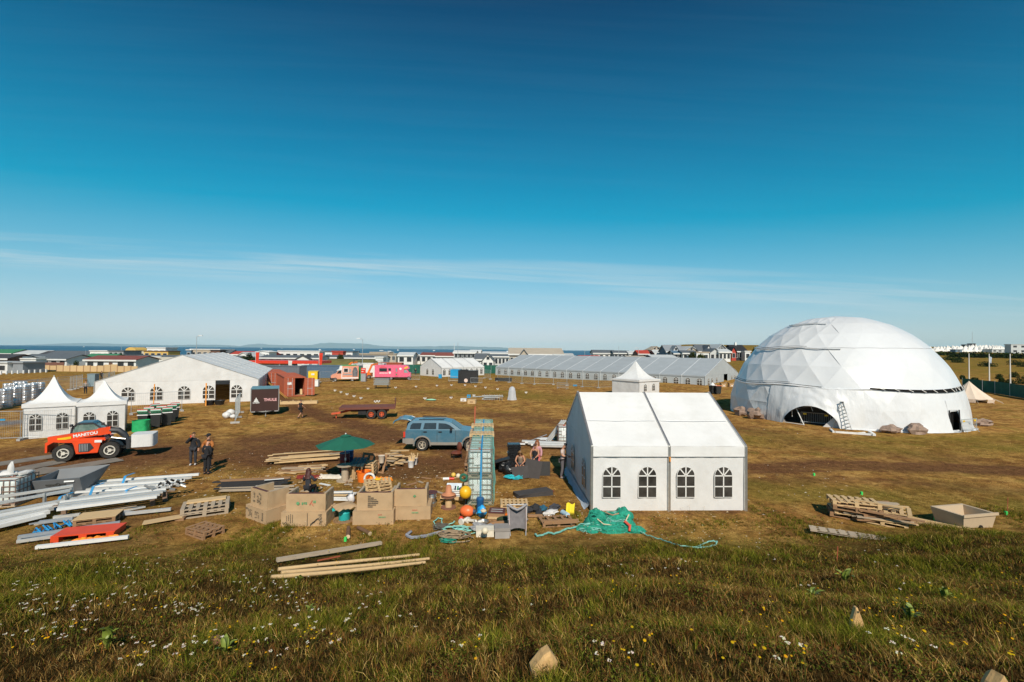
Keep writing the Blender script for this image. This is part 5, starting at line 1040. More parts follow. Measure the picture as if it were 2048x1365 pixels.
def hplank(label, n, A, Bp, lat, zt, Lr, mats, group, name='plank', cat='plank', w=(.08, .16), h=(.025, .05), seed=0, ang=.08):
    r = random.Random(seed); A = G(*A); Bp = G(*Bp); d = (Bp - A).normalized(); nrm = Vector((-d.y, d.x, 0)); tot = (Bp - A).length
    for i in range(n):
        L = min(r.uniform(*Lr), tot * 1.05); t = r.uniform(0, max(0, tot - L)); q = r.uniform(0, 1); z = zt * (i / n) * (1 - abs(q - .5) * 1.1); a_ = r.gauss(0, ang)
        dd = Vector((d.x * math.cos(a_) - d.y * math.sin(a_), d.x * math.sin(a_) + d.y * math.cos(a_), r.gauss(0, .012))); s0 = A + d * t + nrm * (q * lat) + Vector((0, 0, max(.01, z + .01)))
        e = s0 + dd * L; e.z = max(e.z, .01); plank(name, label, cat, s0, e, r.uniform(*w), r.uniform(*h), r.choice(mats), group)
def pallet_proto(mat, nb=7, bot=3, L=1.2, Wd=.8):
    t = T('pallet', 'proto', 'pallet'); bm = B().bx(-.05, .05, -Wd / 2, Wd / 2, .122, .144).mesh('board', mat); blk = B().bx(-.05, .05, -.045, .045, .022, .1).mesh('block', mat); st_ = B().bx(-L / 2, L / 2, -.045, .045, .1005, .1215).mesh('stringer', mat); bb = B().bx(-L / 2, L / 2, -.045, .045, 0, .0215).mesh('bottom_board', mat)
    for k in range(nb): link('board', bm, None, t, (-L / 2 + .05 + (L - .1) * k / (nb - 1), 0, 0))
    for y in (-Wd / 2 + .045, 0, Wd / 2 - .045):
        link('stringer', st_, None, t, (0, y, 0)); link('bottom_board', bb, None, t, (0, y, 0))
        for x in (-L / 2 + .05, 0, L / 2 - .05): link('block', blk, None, t, (x, y, 0))
    return t
PP = {k: pallet_proto(m, n) for k, m, n in (('fresh', WOOD, 7), ('grey', WOODG, 7), ('brown', WOODB, 5), ('slim', WOODG, 9))}; USED = set()
def pallet(kind, label, p, rz=0, group='wooden pallets', rot=None, scale=None):
    if kind not in USED:
        USED.add(kind); o = PP[kind]; o.location = p; o.rotation_euler = rot if rot else (0, 0, rz); o['label'] = label; o['group'] = group
        if scale: o.scale = (scale,) * 3
        return o
    return tree(PP[kind], None, p, rz, label, group, rot, scale)
def up(p, z): return Vector((p.x, p.y, p.z + z))
# --- aluminium profiles on the left
def beam(a, b, za, zb, w, h, mat, label, group): return plank('tent_beam', label, 'beam', G(*a, za), G(*b, zb), w, h, mat, group)
g1 = 'loose aluminium tent beams'
for k in range(6):
    beam((163 - k * 3, 968 + k * 5), (398 - k * 14, 951 + k * 6), .22 - .02 * k, .22 - .02 * k, .13, .10, (WHB, ALB)[k % 2], 'silver beam in the flat bundle behind the trestle, row %s' % ('one two three four five six'.split()[k]), g1)
    beam((175 - k * 3, 974 + k * 5), (380 - k * 14, 958 + k * 6), .05, .05, .13, .10, ALB, 'silver beam lying at the bottom of the flat bundle, row %s' % ('one two three four five six'.split()[k]), g1)
for k in range(5): beam((122 - k * 2, 1004 + k * 4.5), (338 - k * 6, 976 + k * 5), .42, .42, .15, .10, (ALB, WHB, ALB)[k % 3], 'silver beam on the trestle in the middle bundle, row %s' % ('one two three four five'.split()[k]), g1)
for k in range(5): beam((-120, 1052 + k * 8), (122 - k * 8, 1006 + k * 7), .40 - .05 * k, .36 - .05 * k, .17, .12, (ALB, WHB, ALB, WHB, WHB)[k], 'wide white beam in the left stack, row %s' % ('one two three four five'.split()[k]), g1)
for k in range(3): beam((-120, 1062 + k * 8), (84 - k * 7, 1026 + k * 6), .14, .14, .17, .12, WHB, 'wide white beam low in the left stack, row %s' % ('one two three'.split()[k]), g1)
fr = T('beam_frame', 'welded silver frame with short posts lying on the left beam stack', 'frame', G(0, 1010, .45), 0); o = G(0, 1010, .45)
pa_, pb_ = G(-130, 1014, .62), G(146, 972, .70); B().bar(pa_ - o, pb_ - o, .10, .10).build('rail', ALB, fr); B().bar(G(-130, 1030, .60) - o, G(140, 981, .62) - o, .10, .10).build('rail', ALB, fr)
for a, c in ((146, 974), (93, 985), (139, 987), (133, 990)): q = G(a, c, .70); B().bar(q - o + Vector((0, -.06, 0)), q - o + Vector((.03, -.1, -.42)), .08).build('post', ALUD, fr)
TREST = M('rusty_trestle', (.20, .13, .09), .8, var=.3)
for a, c, lb in ((128, 1032, 'rusty trestle leg under the left end of the middle beams'), (305, 1012, 'rusty trestle leg under the right end of the middle beams'), (330, 1003, 'rear trestle leg under the right end of the middle beams')): s = B(); s.bx(-.08, .08, -.04, .04, 0, .40).bx(-.35, .35, -.05, .05, .40, .415); s.thing('trestle', lb, 'trestle', TREST, G(a, c), .3, 'trestles under the beams')
for i, (a, c) in enumerate(((120, 1022), (252, 1008), (250, 977), (186, 1000))): s = B(); s.bar((0, 0, .55), (.0, -.28, .12), .10, .01).bar((0, 0, .56), (.1, .5, .56), .10, .01); s.thing('blue_strap', ['blue strap over the left end of the middle beams', 'blue strap over the right part of the middle beams', 'blue strap lying on the flat bundle', 'blue strap between the two beam bundles'][i], 'strap', BSTRAP, G(a, c), .2, 'blue lashing straps')
cl = T('clamp_heap', 'heap of beam end fittings at the right end of the trestle bundle', 'fittings', G(325, 1000), 0)
for k in range(26): B().box((random.uniform(-.5, .5), random.uniform(-.3, .7), random.uniform(.42, .72)), (random.uniform(.08, .32), .06, .07), random.random(), random.random(), random.random() * 3).build('fitting', random.choice((ALUD, ALUD, BLACK, ALB)), cl)
for a, b, m_, lb in (((36, 1078), (240, 1048), GRB, 'long grey beam in the front trio'), ((42, 1084), (250, 1052), GRB, 'middle grey beam in the front trio'), ((34, 1086), (222, 1060), ALB, 'front grey beam beside the orange pallet'), ((72, 1098), (257, 1077), WHB, 'single thin pole before the orange pallet'), ((78, 1048), (146, 1040), GRB, 'short grey beam left of the plywood topped pallets'), ((107, 1038), (160, 1032), ALB, 'short silver bar behind the plywood topped pallets'), ((246, 1031), (342, 1021), ALB, 'silver bar right of the plywood topped pallets')): beam(a, b, .08, .08, .12, .10, m_, lb, g1)
bsn = B()
for k in range(5): bsn.tube([G(75 + 20 * k + 9 * math.sin(j * 1.7 + k), 1062 - 5 * k + 6 * math.sin(j * 2.3), .05 + .06 * abs(math.sin(j))) for j in range(7)], .03, 4)
bsn.thing('strap_tangle', 'tangle of blue straps beside the grey beams', 'straps', BSTRAP)
# pallets around the beams
p = G(198, 1046); pallet('brown', 'lower pallet of the plywood topped pair in the beam yard', p, R(23)); pallet('brown', 'upper pallet of the plywood topped pair in the beam yard', up(p, .145), R(23)); s = B(); s.bx(-.62, .62, -.42, .42, 0, .02); s.thing('plywood_sheet', 'plywood sheet on the pallet pair in the beam yard', 'sheet', WOOD, up(p, .291), R(23))
p = G(412, 1025); pallet('grey', 'lower pallet of the pair with a half plywood top', p, R(28), scale=1.3); pallet('grey', 'upper slatted pallet of the pair with a half plywood top', up(p, .190), R(30), scale=1.3); s = B(); s.bx(-.65, .65, .12, .50, 0, .05); s.thing('plywood_sheet', 'plywood strip on the rear of the slatted pallet pair', 'sheet', WOOD, up(p, .380), R(29))
p = G(410, 1068); pallet('brown', 'lower broken brown pallet in the foreground', p, R(-28), scale=.9); pallet('brown', 'upper broken brown pallet in the foreground', up(p, .132), R(-24), scale=.86)
plank('wide_board', 'wide pale board lying left of the pallet pair', 'board', G(286, 1047, .06), G(366, 1033, .10), .42, .03, WOOD); s = B(); s.bx(0, .3, -.1, .1, 0, .1); s.thing('wood_block', 'wood block under the wide pale board', 'block', WOODB, G(352, 1041), .2)
# orange plastic pallet with rags
op = T('plastic_pallet', 'orange red plastic pallet half under grey beams', 'pallet', G(100, 1088), R(17)); OP = paint('orange_red_plastic', (.70, .07, .02), .5)
B().bx(0, 1.75, 0, .8, .19, .23).build('deck', OP, op)
for x in (0, .75, 1.5): B().bx(x, x + .22, 0, .8, 0, .188).build('foot', OP, op)
s = B()
for k in range(9): s.ball((.75 + .13 * k, -.12 + .06 * math.sin(k * 2), .08), (.16, .12, .10), 7, 5, .6, k)
s.thing('orange_rags', 'bright orange rags spilling before the orange pallet', 'rags', M('orange_rag', (.85, .24, .02), .8, var=.2), G(100, 1091), R(17), smooth=50)
# IBC tank
TANK = M('tank_plastic', (.66, .72, .70), .45, var=.10, vs=2, dirt=(.40, .46, .45), damt=.4, ds=2); CAGE = M('cage_steel', (.26, .17, .13), .6, .2, var=.2, vs=6)
def ibc_proto():
    t = T('ibc_tank', 'proto', 'tank'); s = B()
    def f(u, v):
        a = u * 2 * PI; e = .22; c, d = math.cos(a), math.sin(a); g = lambda q: math.copysign(abs(q) ** e, q); k = 1 - .10 * max(0, abs(v - .5) * 2 - .86) / .14
        return (.475 * g(c) * k, .575 * g(d) * k, .15 + .93 * v)
    s.grid(f, 32, 10); s.add([f(i / 32, 1) for i in range(32)], [tuple(range(32))]); s.build('tank', TANK, t, smooth=50)
    s = B()
    for z in (.22, .42, .62, .82, 1.08):
        for a, b in (((-.5, -.6), (.5, -.6)), ((.5, -.6), (.5, .6)), ((.5, .6), (-.5, .6)), ((-.5, .6), (-.5, -.6))): s.bar((*a, z), (*b, z), .028)
    for x in (-.5, -.3, -.1, .1, .3, .5):
        for y in (-.61, .61): s.bar((x, y, .12), (x, y, 1.09), .02)
    for y in (-.4, -.2, 0, .2, .4):
        for x in (-.51, .51): s.bar((x, y, .12), (x, y, 1.09), .02)
    s.bar((-.5, -.25, 1.10), (.5, -.25, 1.10), .03).bar((-.5, .25, 1.10), (.5, .25, 1.10), .03)
    s.build('cage', CAGE, t); s = B(); s.bx(-.5, .5, -.6, .6, .10, .14)
    s.build('base_plate', CAGE, t); s = B()
    for x in (-.42, 0, .42): s.bx(x - .06, x + .06, -.6, .6, 0, .10)
    s.bx(-.5, .5, -.6, -.5, .001, .03); s.build('skid', WOODG, t)
    s = B(); s.cyl((0, 0, 1.07), (0, 0, 1.13), .09, n=12); s.build('cap', paint('cap_red', (.5, .10, .06), .5), t); B().bx(-.25, .05, -.632, -.622, .55, .85).build('info_plate', WHITEP, t); s = B(); s.cyl((0, -.6, .2), (0, -.68, .2), .05, n=8); s.build('valve', BLACK, t); return t
IBC = ibc_proto(); IBC.location = G(24, 1006); IBC.rotation_euler = (0, 0, R(14)); IBC['label'] = 'caged white tank with film on top at the left edge'; IBC['group'] = 'caged liquid tanks'
s = B(); s.ball((-.2, 0, .1), (.35, .3, .12), 10, 6, .5, 3).ball((.0, -.1, .3), (.12, .08, .3), 8, 6, .3, 5).ball((-.42, -.2, .15), (.10, .12, .22), 8, 6, .3, 6).ball((.3, .2, .08), (.25, .3, .08), 8, 6, .5, 8); s.thing('crumpled_film', 'crumpled white film heaped on the left caged tank', 'film', BAL, up(G(24, 1006), 1.1), R(14), smooth=50)
# tipping skip
sk = T('tipping_skip', 'grey steel tipping skip behind the beam stack', 'skip', G(66, 1000), R(17)); SKM = paint('skip_grey', (.13, .14, .15), .5)
lo = [(.05, .1, .18), (1.65, .1, .18), (1.65, 1.0, .18), (.05, 1.0, .18)]; hi = [(-.12, -.1, .78), (1.62, -.1, .82), (2.05, 1.35, 1.02), (.15, 1.35, .92)]
for a, b in ((0, 1), (1, 2), (2, 3), (3, 0)):
    q = [Vector(lo[a]), Vector(lo[b]), Vector(hi[b]), Vector(hi[a])]; n = (q[1] - q[0]).cross(q[3] - q[0]).normalized(); s = B(); s.add(q + [v - n * .05 for v in q], [(0, 1, 2, 3), (7, 6, 5, 4), (3, 2, 6, 7), (0, 4, 5, 1), (1, 5, 6, 2), (0, 3, 7, 4)]); s.build('side_plate', SKM, sk)
B().bx(.05, 1.65, .1, 1.0, .14, .18).build('floor_plate', SKM, sk); B().bx(.2, .4, .1, 1.0, 0, .138).build('fork_channel', BLACK, sk); B().bx(1.2, 1.4, .1, 1.0, 0, .138).build('fork_channel', BLACK, sk)
blocks('lettering', sk, .42, .78, .58, .07, 7, INK, -.055, 8); blocks('lettering', sk, .92, 1.12, .60, .05, 4, INK, -.06, 9); B().torus((.85, -.058, .59), .055, .016, 14, 5, 'y').build('ring_mark', INK, sk); B().box((1.25, -.085, .70), (.35, .015, .06), rx=-.3).build('white_strip', WHITEP, sk)
hplank('loose batten lying among the front beams', 12, (30, 1062), (330, 1020), .9, .06, (.8, 2.0), (WOOD, ALB, WOODG, GRB), 'loose battens in the beam yard', seed=31, ang=.25, name='batten', cat='batten', w=(.05, .10))
hplank('scrap of wood near the burlap seats', 16, (470, 1000), (900, 985), 2.6, .02, (.2, .6), (WOOD, WOODG, WOODB), 'scraps around the seats', seed=33, ang=.9, name='wood_scrap', cat='offcut', w=(.05, .12))
# --- dark board stack
for k in range(12):
    a = (424 + random.uniform(0, 26), 962 + k * 1.9); b = (584 - random.uniform(0, 40) + (k % 3) * 4, 956 + k * 2.1)
    plank('board', 'board in the long flat stack left of the burlap seats', 'board', G(*a, .30 - .02 * k), G(*b, .30 - .02 * k), .16, .04, (WOODB, WOODB, BLKW, BLKW, BLKW, BLKW, BLKW, BLKW, WOODG, BLKW, WOODG, WOODG)[k], 'dark stacked boards')
plank('white_batten', 'short white batten on the dark board stack', 'batten', G(529, 961, .36), G(568, 958, .36), .08, .02, WHITEP)
s = B(); s.bx(-.2, .2, -.1, .1, 0, .2); s.thing('small_carton', 'small white carton before the dark board stack', 'carton', WHITEP, G(520, 981), .2)
# --- long plank heap
hplank('pale plank in the long heap left of the red barrel', 26, (528, 934), (690, 921), 1.8, .50, (2.2, 4.2), (WOOD, WOOD, WOODG, WOOD), 'long plank heap', seed=3, ang=.05)
hplank('short offcut plank in front of the long heap', 22, (548, 950), (660, 945), .9, .25, (.8, 2.2), (WOOD, WOODG, WOODB, WOOD), 'short offcuts before the long heap', seed=5, ang=.30)
s = B(); s.grid(lambda u, v: (u * 1.25 - .1, (v - .5) * .5 + .1 * u, .10 * math.sin(PI * v) * (1 + .5 * nz(u * 9, v * 4)) + .02 + .05 * nz(u * 14, v * 6)), 22, 8); s.thing('red_net', 'dark red net bundle before the plank offcuts', 'net', M('red_net', (.17, .020, .012), .9, var=.4, vs=18, bump=.8, bs=30), G(600, 956), smooth=60)
s = B(); s.grid(lambda u, v: (u * 1.15, (v - .5) * .6, .13 * math.sin(PI * v) * (.8 + .8 * abs(nz(u * 6, v * 3))) + .01), 22, 8); s.thing('white_net', 'off-white net heap left of the spool table', 'net', M('white_net', (.62, .57, .48), .9, var=.15, vs=14, bump=.8, bs=24), G(641, 955), smooth=60)
plank('white_offcut', 'white offcut lying alone on the grass before the net heap', 'offcut', G(640, 968, .02), G(660, 972, .02), .12, .03, WHB)
for a, c in ((530, 953), (596, 966), (603, 962), (612, 967), (500, 975)): plank('wood_chip', 'small pale wood chip on the grass near the dark boards', 'offcut', G(a, c, .01), G(a + 9, c - 1.5, .01), .07, .02, WOOD, 'small wood chips')
# --- barrels
def barrel(label, p, m_, h=.95, r=.29, lid=None):
    t = T('barrel', label, 'barrel', p, 0, 'barrels by the parasol'); s = B(); s.lathe([(r * .96, 0), (r, .03), (r, h * .32), (r * 1.04, h * .34), (r, h * .36), (r, h * .65), (r * 1.04, h * .67), (r, h * .69), (r, h * .97), (r * .96, h)], 18); s.build('drum', m_, t, smooth=40); B().torus((0, 0, h), r * .97, .02).build('rim', lid or m_, t)
DRED = paint('dark_red_drum', (.16, .008, .010), .5); DBL = paint('dark_blue_drum', (.010, .035, .11), .5)
barrel('dark red barrel behind the parasol pole', G(689, 944), DRED, .98, .25, DBL); barrel('dark blue barrel behind the red one', G(697, 937), DBL, .95, .25)
# --- parasol on cable-spool table
def spool(label, p, top, core, h=.75, r=.42, rc=.16, mt=None, mc=None):
    t = T('cable_spool', label, 'spool', p, 0, 'cable spool tables'); s = B(); s.cyl((0, 0, h - .045), (0, 0, h), r, n=20); s.build('top_disc', mt, t); s = B(); s.cyl((0, 0, 0), (0, 0, .045), r, n=20); s.build('base_disc', mt, t); s = B(); s.cyl((0, 0, .045), (0, 0, h - .045), rc, n=14); s.build('core', mc or mt, t, smooth=40); return t
p = G(690, 962); spool('weathered cable spool table holding the green parasol', p, 0, 0, .78, .40, .17, WOODG, WOODG)
um = T('parasol', 'dark green parasol standing in the weathered spool table', 'parasol', p, R(10)); UG = M('parasol_green', (.010, .115, .070), .75, var=.10, vs=3, bump=.2, bs=9)
for k in range(8):
    a0, a1 = 2 * PI * k / 8, 2 * PI * (k + 1) / 8
    B().grid(lambda u, v: ((lambda a, r: (r * math.cos(a), r * math.sin(a), 2.22 - .46 * (r / 1.40) ** 1.15 - .05 * math.sin(PI * u) * (r / 1.4)))(a0 + (a1 - a0) * u, .05 + (1.40 * (1 - .075 * math.sin(PI * u)) - .05) * v)), 6, 6).build('canopy_panel', UG, um, smooth=40)
    B().bar((.03, 0, 2.16), (1.36, 0, 1.75), .02).build('rib', WOODB, um, rz=a0)
B().lathe([(.26, 2.19), (.10, 2.25), (.02, 2.27)], 12).build('vent_cap', UG, um, smooth=40); s = B(); s.cyl((0, 0, .02), (0, 0, 2.22), .022, n=8); s.build('pole', M('pole_grey', (.34, .34, .36), .4, .5), um); B().cyl((0, 0, 1.0), (0, 0, 1.12), .04, n=8).build('crank', WHITEP, um); s = B(); s.lathe([(.03, 2.27), (.04, 2.30), (.01, 2.33)], 8); s.build('finial', WHITEP, um)
# --- pallet tower, leaning dark pallet, offcut heap
p = G(722, 957)
for k in range(5): pallet('fresh', 'fresh pallet, %s from the ground in the tower right of the spool table' % 'first second third fourth fifth'.split()[k], up(p, .146 * k) + Vector((random.uniform(-.03, .03), 0.35, 0)), R(4 + random.uniform(-2, 2)), scale=1.0)
plank('leaning_board', 'pale board leaning on the pallet tower', 'board', G(707, 960, 0), G(709, 930, .75), .20, .03, WOOD)
for k in range(4): plank('dark_decking', 'dark green board lying on top of the pallet tower', 'board', G(702 + k * 7, 933 + .4 * k, .76), G(712 + k * 7, 916, .80), .15, .03, M('dark_green_board', (.018, .035, .032), .6), 'dark boards on the pallet tower')
o = pallet('brown', 'dark pallet leaning behind the pallet tower', G(745, 946) + Vector((0, .4, .38)), rot=(R(68), 0, R(-18)), scale=1.25)
hplank('pale offcut in the heap right of the pallet tower', 38, (756, 936), (822, 934), 1.4, .75, (.5, 1.2), (WOOD, WOOD, WOOD, WOODG), 'offcut heap', seed=9, ang=.55, w=(.10, .22))
for i, (a, c, r_, h_) in enumerate(((763, 918, .15, .36),)): s = B(); s.lathe([(.12, 0), (.17, .36), (.18, .37), (.15, .35)], 12); s.thing('white_bucket', 'cream bucket standing on the offcut heap', 'bucket', M('cream_bucket', (.66, .56, .44), .6), G(763, 926, .55), smooth=40)
for a, c, lb in ((822, 935, 'white bucket of offcuts right of the heap'), (829, 929, 'white bucket behind at the right end of the heap')):
    t = T('white_bucket', lb, 'bucket', G(a, c), 0, 'white buckets of offcuts'); s = B(); s.lathe([(.14, 0), (.18, .34), (.19, .35), (.165, .34)], 12); s.build('pail', WHITEP, t, smooth=40)
    for k in range(6): B().bar((random.uniform(-.1, .1), random.uniform(-.1, .1), .1), (random.uniform(-.2, .2), random.uniform(-.2, .2), .62), .06, .03).build('offcut', WOOD, t)
# orange tub and rags
s = B(); s.lathe([(.26, 0), (.33, .48), (.36, .5), (.30, .48), (.24, .05)], 16); s.thing('orange_tub', 'orange tub before the pallet tower', 'tub', ORANGE, G(727, 963), smooth=40); s = B(); s.torus((0, 0, 0), .24, .05, axis='y'); s.thing('white_ring', 'white ring leaning behind the orange tub', 'ring', WHITEP, G(739, 958, .30))
s = B()
for k in range(12): s.ball((.10 * k, .08 * math.sin(k * 2.2), .08), (.13, .12, .10), 7, 5, .6, k + 20)
s.thing('orange_floats', 'heap of bright orange net floats beside the orange tub', 'floats', M('orange_float', (.85, .27, .02), .6, var=.2), G(736, 962), smooth=50)
# pallet trio behind the burlap seat
p = G(752, 990) + Vector((0, .2, 0))
for k in range(4): pallet('fresh', 'pallet, %s layer of the low stack behind the third burlap seat' % 'bottom second third top'.split()[k], up(p, .146 * k), R(38 - 6 * k), scale=.95)
s = B(); s.ball((0, 0, .03), (.14, .08, .05), 8, 5, .4, 2); s.thing('yellow_glove', 'yellow glove on the low pallet stack', 'glove', YEL, up(p, .60), .3)
# low white boards and bag behind the teal stool
hplank('white board in the low heap behind the teal stool', 9, (645, 1003), (702, 1003), .8, .25, (.8, 1.1), (WHB, WOOD, WHB), 'white boards behind the stool', seed=12, w=(.12, .25))
s = B(); s.ball((0, 0, .15), (.15, .13, .20), 10, 8, .4, 3); s.thing('clear_bag', 'clear plastic bag with a red top by the white boards', 'bag', M('clear_bag', (.62, .60, .60), .25, var=.2, bump=.6), G(702, 1005), smooth=50)
# --- burlap seats
def burlap_seat(label, p, rz, w=1.45, d=.95, lh=.50, uw=1.28, uh=.64, uo=(.06, .10), lines=()):
    t = T('burlap_seat', label, 'seat', p, rz, 'burlap covered crate seats')
    def wrap(nm, x0, x1, y0, y1, z0, z1, sd):
        s = B(); cs = [((x0, y0), (x1, y0)), ((x1, y0), (x1, y1)), ((x1, y1), (x0, y1)), ((x0, y1), (x0, y0))]
        for i, (a, b) in enumerate(cs):
            nn = Vector((b[1] - a[1], a[0] - b[0], 0)).normalized()
            s.grid(lambda u, v: Vector((a[0] + (b[0] - a[0]) * u, a[1] + (b[1] - a[1]) * u, z0 + (z1 - z0) * v)) + nn * (.018 * nz(u * 5 + sd + i, v * 3, sd) * min(1, 6 * min(u, 1 - u))), 10, 6)
        s.grid(lambda u, v: (x0 + (x1 - x0) * u, y0 + (y1 - y0) * v, z1), 2, 2); return s.build(nm, BURL, t, smooth=40)
    wrap('seat_base', -w / 2, w / 2, 0, d, 0, lh, rz * 7)
    x0, x1 = -uw / 2 + uo[0] - .03, uw / 2 + uo[0] - .03; y0 = uo[1]; th_ = .10
    bk = wrap('backrest', x0, x1, y0, y0 + th_, lh + .002, lh + uh, rz * 5 + 2)
    for nm, xa in (('armrest', x0), ('armrest', x1 - th_)): wrap(nm, xa, xa + th_, y0 + th_ + .002, y0 + .85, lh + .002, lh + uh - .02, xa)
    B().bx(x0 + .08, x1 - .08, y0 + .01, y0 + th_ - .01, lh + uh + .002, lh + uh + .02).build('top_rail', MAROON, t); B().bx(x0 + .01, x0 + th_ - .01, y0 + .1, y0 + .86, lh + uh - .018, lh + uh + .01).build('arm_rail', WOODG, t); B().bx(x1 - th_ + .01, x1 - .01, y0 + .1, y0 + .86, lh + uh - .018, lh + uh + .01).build('arm_rail', WOODG, t)
    return t, x0, x1, y0, lh, uh
def printed(t, where, body, mat, loc, size, vert=False, face=0):
    rot = (PI / 2, 0, 0) if not vert else (PI / 2, -PI / 2, 0)
    if face: rot = (PI / 2, 0 if not vert else -PI / 2, -PI / 2)
    return text(where, body, mat, t, loc, rot, size, .001)
def lines(t, x, z, n, L, dx, mat=INK, y=-.02, vert=True):
    for k in range(n):
        l_ = L * (.6 + .4 * random.random()); xx = x + k * dx
        for j in range(5): 
            if random.random() < .75: B().box((xx, y, z + (j - 2) * l_ / 5), (.016, .004, l_ / 6)).build('print_line', mat, t)
t, x0, x1, y0, lh, uh = burlap_seat('far left burlap seat turned with its corner forward', G(530, 1050) + Vector((-.55, .35, 0)), R(-32), w=1.35, d=1.25, uw=1.12)
lines(t, -.05, .82, 5, .5, .06, y=y0 - .022); printed(t, 'printed_mark', 'S', INK, (-.25, y0 - .022, .68), .18, True); lines(t, -.28, .92, 2, .3, .06, y=y0 - .022); lines(t, -.45, .25, 4, .36, .07); printed(t, 'printed_word', 'Sons', INK, (.48, -.022, .25), .16, True); printed(t, 'printed_mark', 'S', INK, (-.58, -.022, .38), .2, True); lines(t, .0, .25, 5, .34, .055)
t, x0, x1, y0, lh, uh = burlap_seat('second burlap seat with a person sitting behind it', G(607, 1053), R(2), w=1.62, d=1.0, uw=1.42)
printed(t, 'printed_word', 'ndoli', INK, (.60, -.022, .26), .19, True); printed(t, 'printed_mark', 'S', INK, (-.66, -.022, .12), .22, True); lines(t, -.6, .28, 4, .4, .07); s = B(); s.bx(.13, .145, -.024, -.02, .02, .48); s.build('print_stripe', INK, t); [B().box((.30 + .06 * k, -.024, .10 + .05 * k), (.035, .006, .17), ry=.7 + .2 * (k % 2)).build('leaf_mark', INK, t) for k in range(4)]
s = B(); s.cyl((-.25, y0 - .026, .80), (-.25, y0 - .02, .80), .06, n=12); s.build('green_disc', INKG, t); blocks('printed_mark', t, -.12, .08, .80, .09, 3, INKG, y0 - .022, 15); B().box((.22, y0 - .024, .83), (.03, .006, .2), ry=.5).build('red_stroke', INKR, t); B().box((.27, y0 - .024, .77), (.03, .006, .15), ry=-.6).build('red_stroke', INKR, t); blocks('printed_mark', t, .30, .40, .86, .1, 2, INKG, y0 - .022, 16)
t, x0, x1, y0, lh, uh = burlap_seat('third burlap seat with printed rows of small letters', G(746, 1050), R(4), w=1.48, d=1.0, uw=1.30)
for k, (a_, b_) in enumerate(((-.22, -.12), (-.22, .0), (-.22, .10), (-.22, .16), (-.22, .16), (-.22, .08), (-.22, -.04))): blocks('printed_row', t, a_, b_, 1.02 - k * .065, .04, max(3, int((b_ - a_) * 34)), INK, y0 - .022, k)
blocks('printed_mark', t, .20, .46, .28, .05, 5, INKG, -.022, 11); blocks('printed_mark', t, .18, .32, .37, .05, 3, INKR, -.022, 12)
t, x0, x1, y0, lh, uh = burlap_seat('rightmost burlap seat beside the steel keg', G(823, 1040), R(5), w=1.42, d=.95, uw=1.22, uo=(-.02, .05)); s = B(); s.cyl((.1, y0 - .026, .88), (.1, y0 - .02, .88), .06, n=4); s.build('green_mark', INKG, t); blocks('printed_mark', t, .02, .22, .37, .045, 4, INKR, -.022, 13); blocks('printed_mark', t, .0, .26, .27, .05, 5, INKG, -.022, 14)
# teal drum stool with burlap top, logs, keg
t = T('drum_stool', 'turquoise drum stool with a draped burlap top between the seats', 'stool', G(689, 1040), 0); TEAL = paint('turquoise_drum', (.02, .42, .42), .45); s = B(); s.lathe([(.20, 0), (.21, .02), (.21, .27), (.22, .29), (.21, .31), (.21, .585)], 18); s.build('drum', TEAL, t, smooth=40); s = B(); s.lathe([(.42, 0), (.42, .03)], 16); s.build('base_disc', WOODB, t)
s = B(); s.grid(lambda u, v: ((u - .5) * .80, (v - .5) * .80, .60 - .17 * max(0, max(abs(u - .5), abs(v - .5)) * 2 - .48) ** 1.1 * (1 + .8 * nz(u * 6, v * 6))), 14, 14); s.build('cloth_top', BURL, t, rz=.7, smooth=50); s = B(); s.bar((-.15, -.12, .5), (-.4, -.15, .42), .10); s.build('spout', TEAL, t)
LOGM = M('log_bark', (.16, .085, .045), .95, var=.3, vs=6, bump=.6, bs=18); LOGE = M('log_end', (.55, .42, .26), .85, var=.2)
for a, b, lb in (((697, 1055), (696, 1074), 'short log pointing at the viewer before the third seat'), ((716, 1055), (740, 1068), 'short log lying aslant before the third seat')):
    pa_, pb_ = G(*a, .07), G(*b, .07); t = T('log', lb, 'log', (pa_.x, pa_.y, 0), 0, 'short logs'); o = Vector((pa_.x, pa_.y, 0)); s = B(); s.cyl(pa_ - o, pb_ - o, .06, .075, n=10); s.build('bark', LOGM, t, smooth=40); d = (pb_ - pa_).normalized(); s = B(); s.cyl(pb_ - o, pb_ - o + d * .008, .07, n=12); s.build('cut_end', LOGE, t)
t = T('steel_keg', 'steel keg with a dark round seat lid beside the rightmost burlap seat', 'keg', G(863, 1013), 0); s = B(); s.lathe([(.17, 0), (.19, .02), (.19, .14), (.205, .17), (.19, .20), (.19, .36), (.205, .39), (.19, .42), (.19, .52), (.17, .56)], 18); s.build('barrel_body', M('keg_steel', (.55, .52, .48), .3, .9, var=.15), t, smooth=40); s = B(); s.cyl((0, 0, .565), (0, 0, .60), .24, n=18); s.build('seat_lid', MAROON, t)
